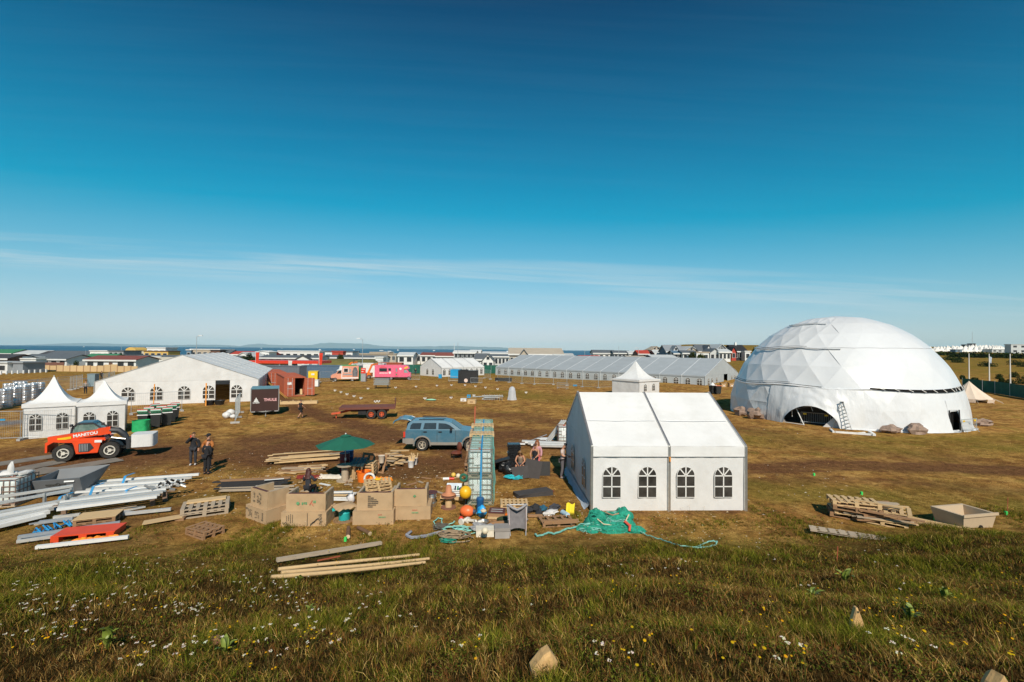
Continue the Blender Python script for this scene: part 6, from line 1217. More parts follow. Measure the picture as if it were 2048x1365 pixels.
# --- tank wall
r_ = random.Random(4); d = Vector((-.05, 1, 0)).normalized(); w0 = Vector((-1.30, 19.75, 0))
for i in range(7):
    for k in range(2):
        nm_ = 'nearest second third fourth fifth sixth farthest'.split()[i]; tree(IBC, None, w0 + d * (1.23 * i) + Vector((r_.uniform(-.03, .03), 0, 1.115 * k)), R(3), 'caged tank in the net-hung tank wall, %s column, %s tier' % (nm_, ('lower', 'upper')[k]))
PB = Vector((w0.x - .58, 0, 0))
for i in range(6):
    for k in range(2): pallet('brown' if (i + k) % 3 else 'grey', 'pallet on edge along the left side of the tank wall, %s %s' % ('nearest second third fourth fifth farthest'.split()[i], ('below', 'above')[k]), w0 + d * (.1 + 1.25 * i) + Vector((-.66 - .04 * k, 0, .42 + .86 * k)), rot=(PI / 2 + R(r_.uniform(-4, 4)), 0, R(93)))
for i in (2, 4): pallet('fresh', 'pallet laid flat on top of the tank wall, %s one' % ('nearer' if i == 2 else 'farther'), w0 + d * (1.23 * i + .3) + Vector((0, 0, 2.25)), R(3))
plank('rusty_pole', 'thin rusty pole rising behind the tank wall', 'pole', w0 + d * 6.5 + Vector((-.5, 0, 0)), w0 + d * 6.5 + Vector((-.42, 0, 3.2)), .07, .07, RUST)
NETG = M('net_mint', (.16, .42, .36), .8, var=.2, vs=8); NETD = M('net_green', (.012, .25, .17), .85, var=.3, vs=10)
def netsheet(s, f, nu, nv, r=.0035):
    for i in range(nu + nv + 1):      # diagonal meshes
        for sg in (0, 1):
            pts = []
            for j in range(0, nv + 1):
                u = (i - j) / nu if sg else (i - nv + j) / nu
                if 0 <= u <= 1: pts.append(f(u, j / nv))
            if len(pts) > 1: s.tube(pts, r, 3)
W0 = w0 - d * .64
s = B(); netsheet(s, lambda u, v: W0 + Vector((-.52 + 1.10 * u, -.03 - .10 * abs(nz(u * 3, v * 4)) - .1 * v * v, 2.27 - 2.25 * v)), 11, 22)
netsheet(s, lambda u, v: W0 + Vector((.56 + .06 * nz(u * 9, v * 3) + .35 * v ** 2 * abs(nz(u * 4, 3)), 0, 2.29 - 2.27 * v)) + d * (8.3 * u), 66, 20); netsheet(s, lambda u, v: W0 + Vector((-.45 + 1.0 * v, 0, 2.32 + .02 * nz(u * 9, v * 3))) + d * (8.2 * u), 66, 9)
s.thing('fishing_net', 'mint green fishing net draped over the tank wall', 'net', NETG)
s = B(); s.bar(W0 + Vector((.02, -.09, .35)), W0 + Vector((.04, -.07, 2.31)), .07, .01)
for i in range(8): s.bar(W0 + Vector((.04, 0, 2.335)) + d * (i * 1.0), W0 + Vector((.04, 0, 2.335)) + d * (i * 1.0 + 1.0), .07, .01)
s.thing('blue_strap', 'long blue strap running over and down the tank wall', 'strap', BSTRAP)
s = B(); s.torus((0, 0, 0), .13, .05, axis='y'); s.thing('green_ring', 'small dark green ring buoy hung on the pallet edge of the tank wall', 'ring', M('ring_green', (.02, .13, .08), .6), w0 + Vector((-.66, -.72, 1.15)))
# --- things around the tank wall, left side
t = T('saddle_seat', 'brown leather car seat by the front of the suv', 'seat', G(913, 917), .5); s = B(); s.ball((0, 0, .32), (.34, .3, .14), 10, 6, .2, 2).ball((.22, .1, .6), (.14, .28, .32), 10, 6, .2, 3); s.build('cushion', M('brown_leather', (.16, .045, .025), .5), t, smooth=50); s = B()
for x, y in ((-.25, -.2), (.25, -.2), (-.25, .2), (.25, .2)): s.bar((x, y, 0), (x, y, .25), .04)
s.build('seat_frame', BLACK, t)
for a, c, m_, lb, r in ((907, 955, M('float_yellow', (.75, .50, .10), .5), 'yellow ball float on the grass left of the tank wall', .12), (916.5, 957, M('float_cream', (.72, .64, .48), .5), 'cream ball float left of the tank wall', .12)): s = B(); s.ball((0, 0, r), r, 14, 10); s.thing('ball_float', lb, 'float', m_, G(a, c), group='ball floats', smooth=60)
t = T('spar_float', 'white and red spar float lying left of the tank wall', 'float', G(886, 961), R(6)); s = B(); s.cyl((0, 0, .07), (.30, 0, .07), .07, n=10); s.build('white_half', WHITEP, t, smooth=40); s = B(); s.cyl((.301, 0, .07), (.55, 0, .07), .065, n=10); s.build('red_half', REDP, t, smooth=40)
plank('thin_batten', 'thin batten lying behind the spar float', 'batten', G(876, 957, .02), G(925, 956, .02), .06, .03, WOOD)
t = T('white_crate_desk', 'white and blue printed board and slatted crate left of the tank wall', 'crate', G(890, 1000), R(-2)); s = B(); s.box((.32, .35, .42), (.66, .5, .04), rx=.5); s.build('board_top', M('pale_blue_print', (.58, .66, .72), .5, var=.2, vs=5), t); 
for k in range(5): B().box((.32, 0 + .02 * k, .06 + k * .08), (.62, .03, .055)).build('slat', WHITEP, t)
for k in range(5): B().box((.1 + .11 * k, .06, .50), (.06, .04, .16), ry=.2).build('folder', (BLUEP, GREYP, WHITEP, BLACK, GREENP)[k], t)
p = G(897, 1016); spool('brown cable spool with a clay hat shape on it', p, 0, 0, .50, .31, .14, M('brown_disc', (.20, .09, .055), .8, var=.2), WOOD); s = B(); s.lathe([(.29, .02), (.26, .05), (.18, .07), (.14, .11), (.11, .36), (.07, .40), (.01, .40)], 16); s.thing('hat_shape', 'clay coloured cowboy hat shape on the brown spool', 'hat', M('clay', (.46, .19, .095), .75, var=.15, vs=4), up(p, .525), smooth=50)
plank('round_post', 'pale log beam behind the brown spool', 'beam', G(881, 997, .12), G(927, 1001, .12), .12, .12, WOOD)
s = B(); s.ball((0, 0, 0), (.255, .255, .265), 18, 12); s.thing('yellow_buoy', 'big yellow buoy hanging at the front of the tank wall', 'buoy', M('yellow_buoy', (.76, .42, .012), .4, var=.08, vs=5, dirt=(.50, .27, .03), damt=.4), D(931, 985, 18.75), smooth=60)
t = T('orange_buoy', 'big orange oval buoy on the grass before the tank wall', 'buoy', G(934, 1034) + Vector((0, 0, .0)), R(-12)); s = B(); s.ball((0, 0, .22), (.285, .22, .22), 18, 12); s.build('body', M('orange_buoy', (.78, .16, .045), .4, var=.08), t, smooth=60); s = B(); s.lathe([(.10, .26), (.07, .34), (.05, .36)], 10, (0, 0, .22), 'x'); s.build('eye_end', M('buoy_blue', (.04, .06, .10), .5), t, smooth=40)
for i, (a, c, rz_) in enumerate(((922, 1050, .9), (935, 1046, -.6), (950, 1052, .4))):
    t = T('net_float', ['white trawl float farthest left before the orange buoy', 'white trawl float leaning on the orange buoy', 'white trawl float right of the orange buoy'][i], 'float', G(a, c), rz_, 'white trawl floats'); s = B(); s.cyl((0, 0, .09), (.30, 0, .14), .055, n=10); s.build('stem', M('float_white', (.68, .65, .58), .6, var=.1), t, smooth=40); s = B(); s.cyl((-.02, 0, .1), (.05, 0, .1), .12, n=14); s.build('flange', M('float_white', (.68, .65, .58)), t, smooth=40)
s = B(); s.ball((0, 0, .08), .1, 10, 8); s.thing('red_float', 'small red float behind the white trawl floats', 'float', REDP, G(922, 1042), smooth=60)
t = T('blue_drum', 'blue plastic drum lid on the blue bag before the tank wall', 'drum', G(960, 1030) + Vector((-.02, .3, 0)), 0); s = B(); s.lathe([(.14, 0), (.145, .46), (.155, .48), (.155, .54), (.14, .58)], 16); s.build('drum', paint('drum_blue', (.015, .10, .26), .45), t, smooth=40)
s = B(); s.ball((0, 0, .20), (.19, .17, .22), 14, 10, .55, 4); s.thing('blue_bag', 'shiny bright blue bag before the tank wall', 'bag', M('bag_blue', (.015, .33, .72), .3, var=.15, bump=.6, bs=5), G(963, 1034), smooth=40)
s = B(); s.ball((0, 0, 0), (.12, .1, .07), 10, 6, .2, 1); s.thing('straw_hat', 'straw hat on the blue bag', 'hat', M('straw', (.62, .50, .34), .9), G(967, 1022, .42), smooth=60)
t = T('window_box', 'brown window frame on an orange timber box right of the blue bag', 'window box', G(976, 1042), R(-5)); s = B(); s.bx(0, .62, 0, .45, 0, .28); s.build('box', WOODB, t)
for a in ((0, .08, -.02, .5), (.54, .62, -.02, .5)): B().bx(a[0], a[1], a[2], a[3], .30, .34).build('frame_stile', MAROON, t)
for y in (-.02, .2, .44): B().bx(.081, .539, y, y + .06, .30, .34).build('frame_rail', MAROON, t)
for y in (.041, .261): B().bx(.08, .54, y, y + .158, .305, .315).build('pane', M('grey_pane', (.45, .44, .42), .2), t)
B().bx(-.02, .64, -.03, -.005, .08, .16).build('orange_rail', ORANGE if False else WOOD, t)
plank('orange_plank', 'orange plank end right of the window box', 'plank', G(1003, 1034, .1), G(1022, 1026, .22), .12, .03, ORANGE); s = B(); s.ball((0, 0, .1), (.28, .12, .1), 10, 6, .4, 6); s.thing('dark_green_cloth', 'dark green cloth right of the window box', 'cloth', M('dark_green_cloth', (.02, .035, .012), .9), G(1008, 1043), .3, smooth=50)
plank('low_beam', 'pale beam lying under the dark green cloth', 'beam', G(980, 1049, .03), G(1018, 1046, .03), .10, .08, WOODB)
t = T('steel_bowl', 'dented steel bowl before the window box', 'bowl', G(966, 1052), 0); s = B(); s.lathe([(.10, 0), (.20, .08), (.22, .17), (.20, .17), (.16, .08), (.05, .03)], 16); s.build('bowl', M('keg_steel', (.55, .52, .48), .3, .9), t, smooth=40)
s = B(); s.ball((0, 0, .10), (.48, .30, .12), 14, 8, .9, 3); s.thing('grey_net_heap', 'grey net heap behind the foam box', 'net', M('grey_net', (.26, .26, .26), .9, var=.4, vs=16, bump=.9, bs=26), G(967, 1062), smooth=30)
t = T('foam_box', 'dirty white foam box in the grass', 'box', G(952, 1075), R(3)); s = B(); s.bx(0, .62, 0, .36, 0, .22); s.build('box', M('foam_white', (.66, .62, .52), .85, var=.12, vs=8, dirt=(.42, .38, .28), damt=.5, ds=6), t); s = B(); s.bx(-.015, .635, -.015, .375, .222, .26); s.build('lid', M('foam_white', (.66, .62, .52)), t); s = B(); s.ball((0, 0, 0), .115, 14, 10); s.thing('cream_ball', 'cream ball float on the foam box', 'float', M('float_cream', (.72, .64, .48), .5), G(970, 1062, .36), smooth=60)
t = T('grey_pouf', 'grey cushioned box seat with lid in the grass', 'seat box', G(990, 1078), R(4)); GP = M('grey_fabric', (.27, .25, .235), .9, var=.1, bump=.3, bs=30); s = B(); s.bx(0, .50, 0, .40, 0, .24); s.build('box', M('grey_fabric_lower', (.34, .32, .30), .9), t); s = B(); s.bx(-.02, .52, -.02, .43, .245, .36); s.build('cushion', GP, t)
# folding camp chair
t = T('camp_chair', 'grey folding camp chair facing away in the grass', 'chair', G(1035, 1068), R(6)); s = B()
for x in (-.36, .36): s.cyl((x * .75, -.18, 0), (x, .22, .95), .02, n=6).cyl((x * .75, .35, 0), (x * .95, -.12, .55), .02, n=6)
s.cyl((-.36, .22, .95), (.36, .22, .95), .02, n=6); s.build('tube_frame', GREYP, t); s = B(); s.grid(lambda u, v: ((u - .5) * .70 * (1 - .12 * v), .20 - .26 * v + .12 * math.sin(PI * u) + .02 * nz(u * 6, v * 5), .96 - .20 * (1 - abs(2 * u - 1)) - (.80 - .22 * (1 - abs(2 * u - 1))) * v + .02 * nz(u * 9, v * 4)), 14, 10); s.build('sling', M('chair_grey', (.15, .14, .145), .85, var=.25, vs=5, bump=.5, bs=8), t, smooth=40)
for x in (-.31, .31): B().bar((x, .10, .9), (x * .92, -.16, .15), .03, .012).build('pale_strip', M('pale_trim', (.42, .34, .32), .8), t)
s = B(); s.tube([(-.34, .17, .97), (-.15, .12, .86), (0, .10, .80), (.15, .12, .86), (.34, .17, .97)], .045, 6); s.build('head_roll', M('chair_pale', (.30, .29, .30), .8), t, smooth=50)
# pallets with clothes
pallet('fresh', 'pale pallet lying alone right of the tank wall', G(1028, 1010), R(2), scale=.95); pallet('brown', 'pallet with clothes left of the green net', G(1112, 1046), R(10), scale=1.02); plank('front_board', 'loose board before the pallet with clothes', 'board', G(1088, 1050, .10), G(1157, 1046, .16), .04, .14, WOODB)
plank('low_beam', 'pale beam behind the camp chair', 'beam', G(1056, 1034, .04), G(1085, 1034, .04), .09, .09, WOODB)
for i, (a, c, r_, m_, lb) in enumerate(((1055, 1026, (.2, .15, .14), (.03, .03, .035), 'dark grey bag behind the camp chair'), (1070, 1024, (.24, .16, .16), (.02, .02, .022), 'black coat right of the camp chair'), (1085, 1022, (.2, .15, .10), (.02, .10, .16), 'dark blue cloth among the clothes'), (1101, 1030, (.34, .16, .10), (.66, .64, .62), 'white shirt on the pallet with clothes'), (1108, 1020, (.30, .16, .12), (.05, .05, .06), 'charcoal jacket behind the pallet with clothes'), (1078, 1031, (.15, .12, .12), (.025, .025, .03), 'small black bundle left of the white shirt'))):
    s = B(); s.ball((0, 0, r_[2] * .8), r_, 12, 8, .8, i + 3); s.thing('clothes_bundle', lb, 'clothes', M('cloth_%d' % i, m_, .9, var=.2, bump=.4, bs=8), G(a, c), .2 * i, 'heaps of clothes', smooth=40)
s = B(); s.cyl((0, 0, .1), (.16, -.42, .14), .10, .085, n=12); s.thing('blue_jug', 'pale blue rolled jug on the pallet with clothes', 'jug', M('pale_blue', (.42, .58, .68), .5), G(1125, 1030), smooth=40)
s = B(); s.grid(lambda u, v: (u * .34 + .06 * v, -.02 * math.sin(u * 9), .42 * v + .04 * math.sin(u * 7)), 8, 4); s.thing('yellow_sheet', 'bright yellow folded sheet right of the pale blue jug', 'sheet', M('yellow_sheet', (.85, .66, .02), .6), G(1131, 1030), rot=(-.25, 0, .1))
# black foam sheets
for k in range(4): s = B(); s.bx(-.85, .85, -.30, .30, 0, .04); s.thing('foam_sheet', 'dark grey foam sheet, %s of the flat pile before the marquee' % 'lowest second third top'.split()[k], 'sheet', M('foam_dark', (.055, .050, .050), .85, var=.15), up(G(1066, 990), .045 * k), R(16 + 3 * k), 'flat foam sheets')
s = B(); s.ball((0, 0, .04), (.13, .06, .05), 8, 5, .4, 1); s.thing('brown_shoe', 'brown shoe right of the flat foam sheets', 'shoe', M('brown_leather', (.16, .045, .025), .6), G(1104, 985), .4)
# black stack with bags
BKP = M('black_film', (.014, .015, .017), .25, var=.4, vs=6, bump=.9, bs=9, spec=.6)
t = T('black_tray_stack', 'tall stack of black foil-wrapped trays right of the tank wall', 'stack', G(1028, 937) + Vector((0, .3, 0)), R(4))
for k in range(11): B().box((random.uniform(-.03, .03), random.uniform(-.02, .02), .06 + k * .118), (.70 + random.uniform(-.05, .05), .55, .10), rz=random.uniform(-.06, .06)).build('tray', BKP, t)
for i, (a, c, r_) in enumerate(((1010, 945, (.35, .3, .30)), (1019, 950, (.30, .28, .32)), (1003, 938, (.34, .28, .28)), (1046, 943, (.25, .25, .30)))): s = B(); s.ball((0, 0, r_[2] * .85), r_, 14, 9, .7, i + 11); s.thing('black_sack', ['black sack left at the foot of the tray stack', 'black sack nearest the sitting woman', 'black sack against the tank wall net', 'black sack right of the tray stack'][i], 'sack', BKP, G(a, c), group='black sacks', smooth=35)
s = B(); s.bar((-.45, 0, .55), (.35, .1, .75), .5, .04); s.thing('black_sheet', 'black panel lying on the black sacks', 'panel', BLACK, G(1006, 945))
s = B()
for k in range(14):
    ph = random.random() * 6; s.tube([(.45 + random.uniform(-.1, .1) + random.uniform(.2, .45) * math.cos(ph + j * .8), .2 * math.sin(ph + j * .8) + random.uniform(-.08, .08), .04 + .12 * random.random()) for j in range(8)], .02, 4)
s.thing('turquoise_rope', 'heap of turquoise rope before the black sacks', 'rope', M('turq_rope', (.02, .42, .50), .8, var=.2), G(1010, 958))
# beams beside the marquee
for k in range(5): plank('tent_beam', 'silver beam, row %s of the bundle left of the marquee' % 'one two three four five'.split()[k], 'beam', G(1044 + 6 * k, 884 + k * 2.4, .18), G(1142, 888 + 1.8 * k, .18), .16, .12, (ALB, WHB)[k % 2], 'beams left of the marquee')
plank('white_plank_end', 'short white plank end right of the black tray stack', 'plank', G(1040, 889, .1), G(1050, 889, .1), .3, .06, WHB)
for k in range(3): plank('leaning_beam', 'silver beam leaning towards the marquee, %s' % ('left one', 'middle one', 'right one')[k], 'beam', G(1093 + 4 * k, 883, 0), G(1093 + 4 * k, 883, 0) + Vector((1.15, .25, 1.45)), .10, .08, ALB, 'leaning beams')
plank('thin_rod', 'thin grey rod leaning left of the leaning beams', 'rod', G(1056, 884, .15), G(1094, 870, .75), .04, .04, GRB); s = B(); s.ball((0, 0, .03), (.6, .3, .07), 12, 6, .6, 2); s.thing('white_film', 'white film sheet lying behind the leaning beams', 'film', WHITEP, G(1092, 879), smooth=50)
tree(IBC, None, G(1128, 886), R(0), 'caged pale green tank half hidden by the marquee', scale=(.9, .9, 1.1))
# --- green net heap and ropes
def netblob(s, c, r, sd, n=60, rad=.012):
    rr = random.Random(sd); c = Vector(c)
    for k in range(n):
        a = rr.random() * 6.28; t0 = rr.uniform(.1, 1.3); pts = []
        da, dt = rr.uniform(-.5, .5), rr.uniform(-.22, .22)
        for j in range(6):
            t_ = t0 + dt * j; aa = a + da * j; q = Vector((math.sin(t_) * math.cos(aa), math.sin(t_) * math.sin(aa), abs(math.cos(t_)))); jj = 1 + .3 * mnoise.noise(q * 2.2 + Vector((sd, 0, 0))) + .03
            pts.append(c + Vector((q.x * r[0] * jj, q.y * r[1] * jj, max(0, q.z * r[2] * jj))))
        s.tube(pts, rad, 4)
nh = T('net_heap', 'big green trawl net heap lying before the marquee', 'net', G(1222, 1058), 0)
NB = M('net_heap_green', (.014, .26, .17), .9, var=.45, vs=14, bump=1.0, bs=22, dirt=(.01, .11, .09), damt=.7, ds=5)
for i, (x, y, r) in enumerate(((-.45, .35, (.42, .4, .50)), (.15, .45, (.6, .4, .40)), (.55, .55, (.42, .35, .52)), (.15, -.15, (.75, .3, .24)), (-.75, -.1, (.5, .3, .20)), (.75, -.2, (.4, .25, .18)))):
    s = B(); s.ball((x, y, 0), r, 26, 18, .38, i + 2); s.v = [(a, b_, max(-.02, c)) for a, b_, c in s.v]; s.build('net_fold', NB, nh, smooth=50); s = B(); netblob(s, (x, y, 0), r, i + 2, 90, .011); s.build('strand_tangle', (NETD, NETG, NETD, NETD, NETG, NETD)[i], nh)['kind'] = 'stuff'
s = B(); s.tube([(-.5, .0, .35), (-.3, -.15, .22), (.1, -.2, .20), (.5, -.05, .28), (.7, .2, .45)], .025, 5); s.build('cream_rope', M('cream_rope', (.60, .52, .34), .9), nh); s = B(); s.tube([(-.2, .5, .45), (.1, .2, .42), (.35, .3, .45)], .03, 5); s.build('brown_rope', M('brown_rope', (.34, .21, .12), .9), nh)
s = B(); s.tube([(.45, -.2, .35), (.6, -.35, .25), (.55, -.45, .1)], .05, 5); s.build('red_rope', M('red_rope', (.62, .10, .06), .9), nh)
def rope(label, pts, r, mat, name='rope'):
    s = B(); P = [GH(a, c) + Vector((0, 0, .06)) for a, c in pts]; Q = []
    for a, b in zip(P[:-1], P[1:]): Q += [a.lerp(b, k / 4) + Vector((random.uniform(-.02, .02), random.uniform(-.02, .02), random.uniform(0, .03))) for k in range(4)]
    s.tube(Q + [P[-1]], r, 5); s.thing(name, label, 'rope', mat)
MR = M('mint_rope', (.22, .52, .45), .85, var=.2, vs=9); rope('mint rope running right from the green net heap to a loop', [(1275, 1065), (1290, 1073), (1310, 1080), (1320, 1083), (1340, 1090), (1362, 1097), (1390, 1100), (1400, 1097), (1412, 1090), (1425, 1086), (1434, 1088), (1432, 1094), (1418, 1099), (1402, 1101), (1390, 1100)], .022, MR)
rope('teal rope running left from the green net heap', [(1160, 1056), (1145, 1060), (1135, 1062), (1120, 1068), (1108, 1072), (1098, 1070), (1086, 1074), (1074, 1077), (1070, 1072)], .03, NETG)
# rope tangle before the floats
RB = M('tan_rope', (.26, .19, .12), .95, var=.3, vs=9); RG_ = M('grey_rope', (.24, .25, .29), .9, var=.2)
def coil(label, c, n, R0, mat, r, sd, sq=.45):
    rr = random.Random(sd); s = B(); p0 = GH(*c)
    for k in range(n):
        R1 = R0 * rr.uniform(.4, 1.1); ox, oy = rr.uniform(-.3, .3) * R0, rr.uniform(-.3, .3) * R0; ph = rr.random() * 6; m = 12; e = rr.uniform(.5, 1.3)
        s.tube([p0 + Vector((ox + R1 * e * math.cos(ph + j * .5), oy + R1 * sq * math.sin(ph + j * .5), .04 + .05 * rr.random() + .012 * k)) for j in range(m)], r, 5)
    s.thing('rope_coil', label, 'rope', mat, group='rope coils')
coil('tan rope coil in the tangle left of the foam box', (908, 1078), 11, .55, RB, .024, 1); coil('mint rope coil in the tangle left of the foam box', (915, 1066), 9, .45, MR, .018, 2); coil('dark rope coil behind in the tangle', (878, 1060), 7, .40, M('dark_rope', (.10, .09, .075), .95), .018, 3); coil('dark green rope at the front of the tangle', (895, 1086), 5, .28, NETD, .014, 4)
rope('grey hawser running left from the rope tangle', [(905, 1068), (885, 1069), (868, 1072), (850, 1077), (835, 1079), (822, 1080), (813, 1075), (822, 1067)], .05, RG_); rope('mint rope loop standing behind the tangle', [(872, 1058), (868, 1048), (876, 1040), (884, 1042), (883, 1052), (895, 1053), (908, 1050), (909, 1046)], .02, MR)
# --- pale poles in the meadow
for i, (a, b, m_, w_, lb) in enumerate((((553, 1128), (762, 1094), WOODG, .16, 'weathered grey beam lying in the meadow behind the pale poles'), ((556, 1146), (838, 1113), WOOD, .10, 'pale pole in the meadow, rear one'), ((562, 1153), (858, 1122), WOOD, .10, 'pale pole in the meadow, middle one'), ((542, 1161), (850, 1131), WOOD, .09, 'pale pole in the meadow, front one'))):
    A_, B_ = GH(*a), GH(*b); d_ = B_ - A_
    if i == 0: plank('timber_pole', lb, 'pole', A_ + Vector((0, 0, .06)), B_ + Vector((0, 0, .08)), .13, .09, m_, 'poles in the meadow')
    else: s = B(); s.tube([d_ * q + Vector((0, 0, .07 + .02 * math.sin(q * 4 + i))) for q in (0, .25, .5, .75, 1)], [.05, .048, .046, .043, .04], 9); s.thing('timber_pole', lb, 'pole', m_, A_, group='poles in the meadow', smooth=50)
plank('red_stick', 'short red stick lying behind the pale poles', 'stick', GH(635, 1130) + Vector((0, 0, .1)), GH(680, 1122) + Vector((0, 0, .12)), .03, .03, RUST)
# --- pallet pile and tub on the right
p = G(1735, 1050); q = G(1795, 1060)
for k in range(4): pallet(('brown', 'fresh', 'brown', 'fresh')[k % 4], 'pallet in the left stack of the untidy pile, %s layer' % 'bottom second third fourth fifth top'.split()[k], up(p, .17 * k) + Vector((random.uniform(-.2, .2) - .03 * k, .8 + random.uniform(-.15, .15), 0)), scale=1.3, rot=(R(random.uniform(-3, 3)), R(random.uniform(-4, 4)), R(-24 + random.uniform(-9, 9))))
for k in range(3): pallet(('fresh', 'brown', 'fresh')[k % 3], 'pallet in the right stack of the untidy pile, %s layer' % 'bottom second third fourth top'.split()[k], up(q, .17 * k) + Vector((random.uniform(-.25, .25), .7 + random.uniform(-.15, .15), 0)), scale=1.25, rot=(R(random.uniform(-3, 3)), R(random.uniform(-5, 5)), R(-28 + random.uniform(-12, 12))))
hplank('loose board stuck in the untidy pallet pile', 30, (1668, 1040), (1850, 1066), 1.4, .85, (1.0, 2.4), (WOOD, WOODB, WOODG), 'boards in the pallet pile', seed=21, ang=.2)
hplank('long yellow timber right of the pallet pile', 8, (1800, 1040), (1950, 1072), .35, .14, (1.8, 2.9), (WOOD, WOOD), 'timbers beside the tub', seed=23, ang=.09, w=(.08, .12), h=(.05, .08))
t = pallet('slim', 'flat slatted duckboard lying in the grass before the pallet pile', GH(1705, 1076) + Vector((0, 0, .08)), R(-26)); t.scale = (2.1, .55, .45)
tb_ = T('fish_tub', 'beige plastic fish tub standing at the right edge', 'tub', G(1970, 1062), R(12)); TUB = M('tub_beige', (.52, .40, .27), .6, var=.08, vs=2, dirt=(.36, .26, .17), damt=.4, ds=2)
lo = [(-.95, .05), (.42, .05), (.42, .95), (-.95, .95)]; hi = [(-1.08, -.05), (.5, -.05), (.5, 1.05), (-1.08, 1.05)]; li = [(-.98, .05), (.40, .05), (.40, .95), (-.98, .95)]; s = B()
s.add([(x, y, .02) for x, y in lo] + [(x, y, .62) for x, y in hi] + [(x, y, .62) for x, y in li] + [(x * .92, .12 + y * .8, .10) for x, y in lo], [(0, 1, 2, 3)] + [(k, (k + 1) % 4, 4 + (k + 1) % 4, 4 + k) for k in range(4)] + [(4 + k, 4 + (k + 1) % 4, 8 + (k + 1) % 4, 8 + k) for k in range(4)] + [(8 + k, 8 + (k + 1) % 4, 12 + (k + 1) % 4, 12 + k) for k in range(4)] + [(12, 13, 14, 15)]); s.build('tub_shell', TUB, tb_); s = B(); s.cyl((-.2, -.03, .16), (-.2, .02, .16), .06, n=10); s.build('drain_hole', BLACK, tb_)
B().bx(-1.12, .54, -.09, -.052, .56, .66).build('rim', TUB, tb_)
for a, c in ((1871, 1043), (2012, 1030), (1723, 990), (1628, 952), (691, 1083), (1128, 954)): s = B(); s.bx(-.04, .04, -.04, .04, 0, .14); s.thing('green_peg', 'small bright green marker peg in the grass', 'peg', M('neon_green', (.05, .62, .12), .6), G(a, c), group='green marker pegs')
for a, c, t_, lb in ((2015, 1028, 986, 'thin rusty rod standing at the right edge beyond the tub'), (1674, 1125, 1085, 'rusty stake standing in the meadow on the right')): p = GH(a, c); s = B(); s.cyl((0, 0, 0), (.02, 0, .65 if c < 1100 else .42), .012, n=5); s.thing('rusty_stake', lb, 'stake', RUST, p)
# ================================================================== PEOPLE
def skinmesh(name, J, E, mat, parent, sub=1):
    keys = []; 
    for a, b in E:
        for k in (a, b):
            if k not in keys: keys.append(k)
    me = bpy.data.meshes.new(name); me.from_pydata([J[k][0] for k in keys], [(keys.index(a), keys.index(b)) for a, b in E], [])
    o = bpy.data.objects.new('tmp_skin', me); COL.objects.link(o); m = o.modifiers.new('Skin', 'SKIN'); m.use_smooth_shade = True; m.branch_smoothing = .6
    for i, k in enumerate(keys):
        r = J[k][1]; r = r if hasattr(r, '__len__') else (r, r); v = me.skin_vertices[0].data[i]; v.radius = r; v.use_root = (i == 0)
    o.modifiers.new('Sub', 'SUBSURF').levels = sub; bpy.context.view_layer.update()
    nm = bpy.data.meshes.new_from_object(o.evaluated_get(bpy.context.evaluated_depsgraph_get())); bpy.data.objects.remove(o); bpy.data.meshes.remove(me); nm.name = name; nm.materials.clear()
    return link(name, nm, mat, parent)
SKIN = M('skin', (.52, .27, .17), .6, var=.06); SKINT = M('skin_tan', (.46, .22, .13), .6, var=.06)
BJ = dict(pelvis=((0, 0, .95), (.15, .105)), belly=((0, 0, 1.10), (.135, .10)), chest=((0, 0, 1.31), (.155, .105)), neck=((0, 0, 1.47), .052), head0=((0, -.015, 1.56), (.072, .085)), head1=((0, -.015, 1.68), (.075, .092)),
          shL=((.17, 0, 1.41), .062), elL=((.23, .03, 1.14), .045), wrL=((.22, -.05, .90), .030), hipL=((.09, 0, .91), .088), knL=((.10, -.02, .50), .060), anL=((.10, .02, .09), .042), toL=((.11, -.13, .045), .036))
